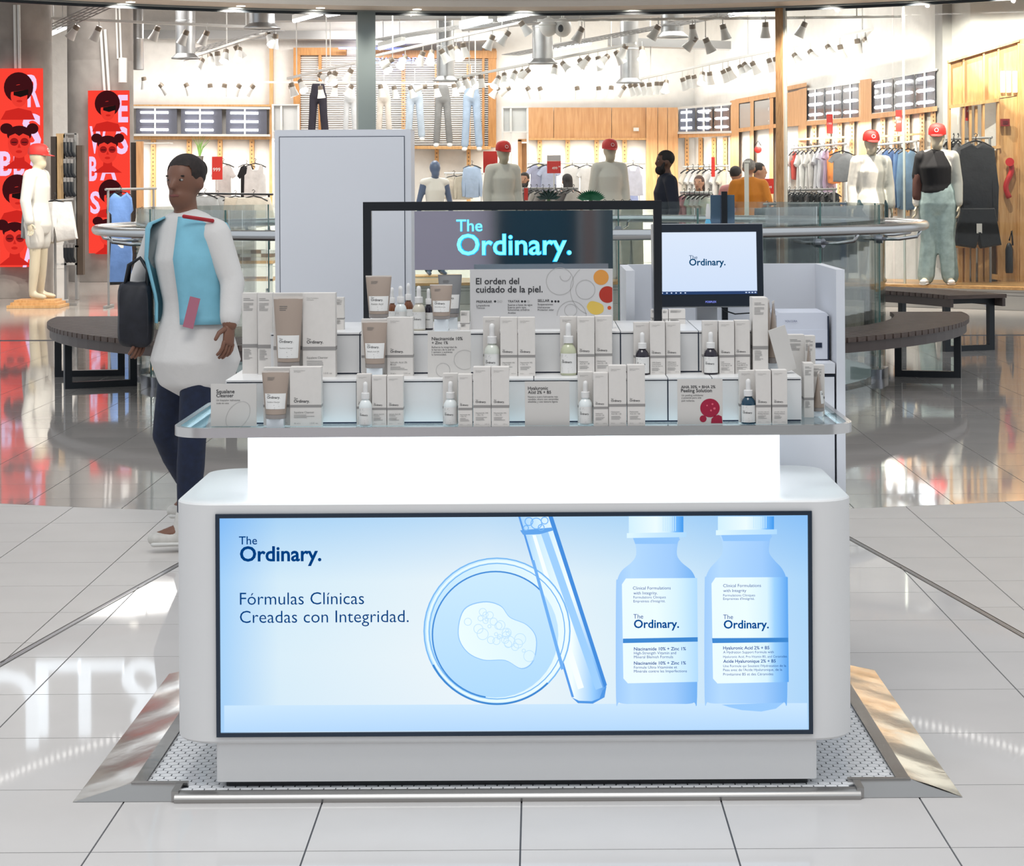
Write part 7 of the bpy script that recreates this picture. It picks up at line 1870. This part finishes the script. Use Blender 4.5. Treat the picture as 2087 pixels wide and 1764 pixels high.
rackbar(1075, 333, 36.3, 1315, 333, 36.3, 'clothes rail on the back wall under the plywood cladding')
rackbar(905, 353, 36.2, 985, 353, 36.2, 'short clothes rail right of the blue mannequin')
# low rail in front with dark hangers
rb = rackbar(1060, 384, 30.0, 1178, 384, 30.0, 'low clothes rail behind the black sign frame', m_=M_dim)
for k in range(9):
    garment(P(1068 + k * 12.5, 389, 29.9), .4, .6, 'tee', ((.30, .28, .27), (.12, .11, .11), (.45, .43, .41))[k % 3], 'grey toned T-shirt on the low rail behind the sign frame, %s' % ordinal(k, 9), 'T-shirts on the low rail', D(45))
# dark jeans seen through the balustrade on the right
rackbar(1556, 416, 27.3, 1735, 414, 26.6, 'low dark clothes rail seen through the balustrade glass', m_=M_dim)
for k in range(11):
    px = 1562 + k * 16; Y = 27.3 - k * .065
    garment(P(px, 424, Y), .40, .84, 'trousers', ((.02, .04, .06), (.035, .06, .07), (.015, .02, .03))[k % 3], 'dark trousers on the low rail seen through the balustrade, %s' % ordinal(k, 11), 'dark trousers on the low rail', D(30))
rackbar(1602, 388, 28.9, 1705, 385, 28.4, 'clothes rail of black skirts below the pale tops', m_=M_dim)
for k in range(9):
    garment(P(1608 + k * 11, 394, 28.7), .40, .5, 'tank', ((.02, .02, .022), (.09, .085, .09), (.01, .01, .012))[k % 3], 'black garment on the rail below the pale tops, %s' % ordinal(k, 9), 'black garments on the rail', D(40))
# pale trousers and tables seen through the near balustrade
rackbar(1205, 414, 27.0, 1290, 414, 27.0, 'low clothes rail of pale trousers behind the mirror sign')
for k, px in enumerate((1214, 1232, 1250, 1268, 1284)):
    garment(P(px, 420, 26.9), .38, .95, 'trousers', (CR, WH, (.42, .46, .42), WH, CR)[k], 'pale trousers on the low rail behind the sign frame, %s' % ordinal(k, 5), 'pale trousers on the low rail', D(22))
tb_ = thing('display_table', tuple(P(520, 535, 29.0).xy) + (0,), 'pine display table seen through the balustrade left of the tower', 'table')
a, b = P(462, 530, 29.0), P(562, 530, 29.0); zt_ = P(510, 530, 29.0).z
MB(tb_['_w']).box(a.x, b.x, 28.7, 29.5, zt_ - .04, zt_).build('table_top', M_pine, tb_)
MB(tb_['_w']).box(a.x, b.x, 28.72, 29.5, .22, .25).build('lower_shelf', M_pine, tb_)
for x in (a.x + .03, b.x - .03):
    for y in (28.74, 29.46): MB(tb_['_w']).box(x - .02, x + .02, y - .02, y + .02, 0, zt_ - .04).build('leg', M_metalw, tb_)
for k, px in enumerate((480, 503, 524, 545)):
    p = P(px, 530, 28.9); p.z = zt_
    t = thing('folded_pile', tuple(p), 'folded garment pile on the pine table, %s' % ordinal(k, 4), 'clothes', 'folded garments on the table')
    for j in range(3):
        c = (CR, (.24, .15, .10), WH)[(k + j) % 3]
        MB(t['_w']).prism(rrect(p.x - .10, p.x + .10, p.y - .12, p.y + .14, .03, 2), zt_ + j * .05, zt_ + j * .05 + .047).build('folded_garment', gmat(c), t)
# ================================================================== JEANS ON LEG FORMS
def jeans(px, pyt, pyb, wpx, col, label, feet=True):
    Y = 38.6; p = P(px, pyb, Y); s = Y / F
    t = thing('jeans_display', tuple(p), label, 'jeans', 'jeans over the window frame')
    h = (pyb - pyt) * s; w_ = wpx * s / 2
    mb = MB()
    top = p + Vector((0, 0, h))
    mb.chain([top + Vector((0, 0, -.02)), top + Vector((0, 0, -h * .22))], [w_ * .62, w_ * .75], [.10, .11], n=14)
    for sx in (-1, 1):
        mb.chain([top + Vector((sx * w_ * .40, 0, -h * .20)), top + Vector((sx * w_ * .50, -.02, -h * .55)), top + Vector((sx * w_ * .66, 0, -h * .97))], [w_ * .42, w_ * .36, w_ * .36], n=12)
    link('denim', remesh(MB(p).add(mb.v, mb.f), .02, 2, 'denim', gmat(col)), t)
    if feet:
        for sx in (-1, 1): MB(t['_w']).chain([p + Vector((sx * w_ * .66, .02, -.03)), p + Vector((sx * w_ * .70, -.10, -.06))], [.05, .05], [.04, .03]).build('shoe', M_metalw, t, True)
    MB(t['_w']).cyl(top, top + Vector((0, .0, .35)), .006, 6).build('hanging_wire', M_metalw, t)
for a in ((649, 173, 282, 44, (.02, .018, .03), 'black jeans hanging left above the tower'), (714, 178, 285, 32, (.55, .58, .60), 'pale grey jeans half behind the grey post'), (783, 178, 278, 34, (.66, .60, .54), 'cream jeans just right of the grey post'),
          (846, 176, 278, 42, (.46, .54, .64), 'light blue jeans, third from the right over the window'), (903, 178, 290, 40, (.22, .22, .22), 'washed grey jeans over the window'), (962, 172, 298, 44, (.36, .46, .60), 'mid blue jeans at the right end over the window')):
    jeans(*a)
# ================================================================== SIGNS, PLANTS, SMALL THINGS
M_sred = mat('price_red', (.62, .03, .02), .5); M_sw = mat('sign_print', (.82, .80, .78), .5)
def sign(px0, px1, pyt, pyb, Y, label, words=(), head=None, stand_=None):
    a, b = P(px0, pyb, Y), P(px1, pyt, Y)
    t = thing('price_sign', ((a.x + b.x) / 2, Y, a.z), label, 'sign', 'red price signs')
    MB(t['_w']).box(a.x, b.x, Y, Y + .02, a.z, b.z).build('board', M_sred, t)
    if head: pbox(px0, px1, pyt - head, pyt, Y, .02, mat('sign_grey', (.50, .48, .49), .5), t, 'header_board')
    for body, x, y, w_ in words:
        mb = MB(t['_w']); pixletter(mb, body, x, y, w_, Y - .004, .01); mb.build('lettering', M_sw, t, fix=False)
    MB(t['_w']).cyl((t.location.x, Y + .01, a.z), (t.location.x, Y + .01, a.z - (stand_ or .18)), .01, 6).build('sign_stem', M_metalw, t)
sign(432, 453, 319, 366, 35.0, 'red price card reading 999 left of the tower', [('999', 434, 349, 15)])
sign(1115, 1143, 328, 353, 29.9, 'red price sign reading 499 with a grey header', [('499', 1125, 345, 11), ('99', 1138, 341, 4)], 12, .3)
sign(985, 1014, 308, 352, 28.6, 'red notice behind the left capped mannequin', [], None, 1.66)
sign(1450, 1457, 320, 360, 32.5, 'narrow red strip sign on the back rail', [], None, .2)
sign(1555, 1577, 364, 395, 28.9, 'red price sign right of the orange polo man', [('99', 1566, 384, 7)], None, 1.40)
sign(1685, 1697, 232, 272, 30.6, 'red standing price tag above the pale tops rail', [('199', 1687, 254, 8)], None, .06)
sign(1826, 1838, 224, 268, 28.4, 'red standing price tag above the denim rail', [('599', 1828, 250, 8)], None, .06)
sign(1968, 1980, 201, 246, 26.3, 'red standing price tag on the pine partition rail', [('299', 1970, 228, 8)], None, .08)
sign(1068, 1076, 383, 408, 28.8, 'small red strip sign right of the left capped mannequin', [], None, 1.30)
# spiky plant on the little shelf
pp = P(407, 333, wall_y(407, SB) - .55)
t = thing('potted_plant', tuple(pp), 'spiky green plant in a dark pot on the small shelf', 'plant')
MB(t['_w']).lathe([(.055, 0), (.075, .14), (.068, .14), (.06, .11)], pp, 16, capt=False).build('pot', mat('pot_dark', (.05, .045, .04), .6), t, 0.6)
random.seed(5)
for k in range(14):
    a = 2 * PI * k / 14 + random.uniform(-.2, .2); L = random.uniform(.22, .42); r_ = random.uniform(.06, .24)
    c0 = pp + Vector((0, 0, .12)); c1 = c0 + Vector((r_ * .3 * math.cos(a), r_ * .3 * math.sin(a), L * .55)); c2 = c0 + Vector((r_ * math.cos(a), r_ * math.sin(a), L))
    MB(t['_w']).tube([c0, c1, c2], [.014, .011, .002], 4).build('leaf', mat('leaf_green', (.10, .20, .04), .5), t)
# fan palm and dark plant behind the sign frame
def fan_plant(px, py, Y, label, spread, col, n, hgt):
    base = P(px, py, Y); base.z = 0
    t = thing('potted_palm', tuple(base), label, 'plant')
    MB(t['_w']).lathe([(.16, 0), (.22, .45), (.20, .45), (.19, .40)], base, 18, capt=False).build('pot', mat('palm_pot', (.5, .49, .47), .6), t, 0.6)
    cz_ = P(px, py + 14, Y).z
    MB(t['_w']).cyl(base + Vector((0, 0, .4)), Vector((base.x, Y, cz_)), .02, 6).build('stem', mat('stem_green', (.08, .14, .05), .6), t)
    for k in range(n):
        a = D(15) + (PI - D(30)) * k / (n - 1)
        d = Vector((math.cos(a), -.15, math.sin(a))); c = Vector((base.x, Y, cz_)); s_ = Vector((-math.sin(a), .1, math.cos(a))) * .022
        e = c + Vector((d.x * spread, d.y * spread, d.z * hgt)); m_ = c.lerp(e, .55)
        MB(t['_w']).add([c, m_ - s_, e, m_ + s_, m_ + Vector((0, .012, .012))], [(0, 1, 4), (1, 2, 4), (2, 3, 4), (3, 0, 4)]).build('leaflet', col, t)
fan_plant(1204, 394, 22.8, 'green fan palm peeking over the black sign frame', .17, mat('palm_green', (.015, .16, .065), .35), 17, .12)
fan_plant(1118, 392, 22.9, 'dark green leafy plant peeking over the sign frame, left of the palm', .15, mat('dark_leaf', (.012, .04, .03), .4), 7, .12)
# bag-shaped stand-in for the red drawing in the cupboard bay, tall chrome post
p = P(1545, 305, 34.8)
t = thing('red_motif', tuple(p), 'small red form standing for the red drawing in the glazed cupboard bay', 'bag')
MB(t['_w']).ball(p, .065, .04, .06, 14, 10).build('bag_body', M_capred, t, True); MB(t['_w']).tube([p + Vector((-.05, 0, .07)), p + Vector((0, 0, .15)), p + Vector((.05, 0, .07))], .008, 6).build('handle', M_black, t, True)
t = thing('white_post', tuple(P(1522, 430, 27.4).xy) + (0,), 'slim white post in front of the orange polo man', 'post')
pbox(1519, 1526, 330, 640, 27.4, .04, M_metalw, t, 'shaft'); pbox(1516, 1529, 327, 331, 27.39, .06, M_metalw, t, 'top_plate')
for k, (a, b, c, d, lb) in enumerate(((1023, 1077, 217, 410, 'white metal display frame left of the plywood cladding'), (555, 610, 212, 420, 'white metal display frame left of the tower top'))):
    t = thing('shelf_stand', tuple(P((a + b) / 2, d, 38.5)), lb, 'stand')
    for x in (a, a + 17, b - 3): pbox(x, x + 3, c, d, 38.5, .05, M_metalw, t, 'post')
    for y in (c, c + (d - c) * .26): pbox(a, b, y, y + 3, 38.49, .06, M_metalw, t, 'bar')
    pbox(a + 3, b - 3, c + 3, c + (d - c) * .26, 38.56, .02, mat('frame_panel', (.62, .64, .64), .4), t, 'panel')
# brown plywood cupboard side beside the frame
t = thing('cupboard', tuple(P(1066, 420, 38.8)), 'open plywood cupboard left of the back wall rail', 'cupboard')
pbox(1056, 1063, 285, 420, 38.7, .3, M_wood, t, 'side_board'); pbox(1063, 1075, 292, 420, 39.0, .03, wood('ply_dark', (.32, .18, .08), (.42, .25, .12), .5), t, 'back_board'); pbox(1056, 1075, 283, 288, 38.7, .3, M_wood, t, 'top_board')
# tidy helper properties
for o in bpy.data.objects:
    if '_w' in o: del o['_w']
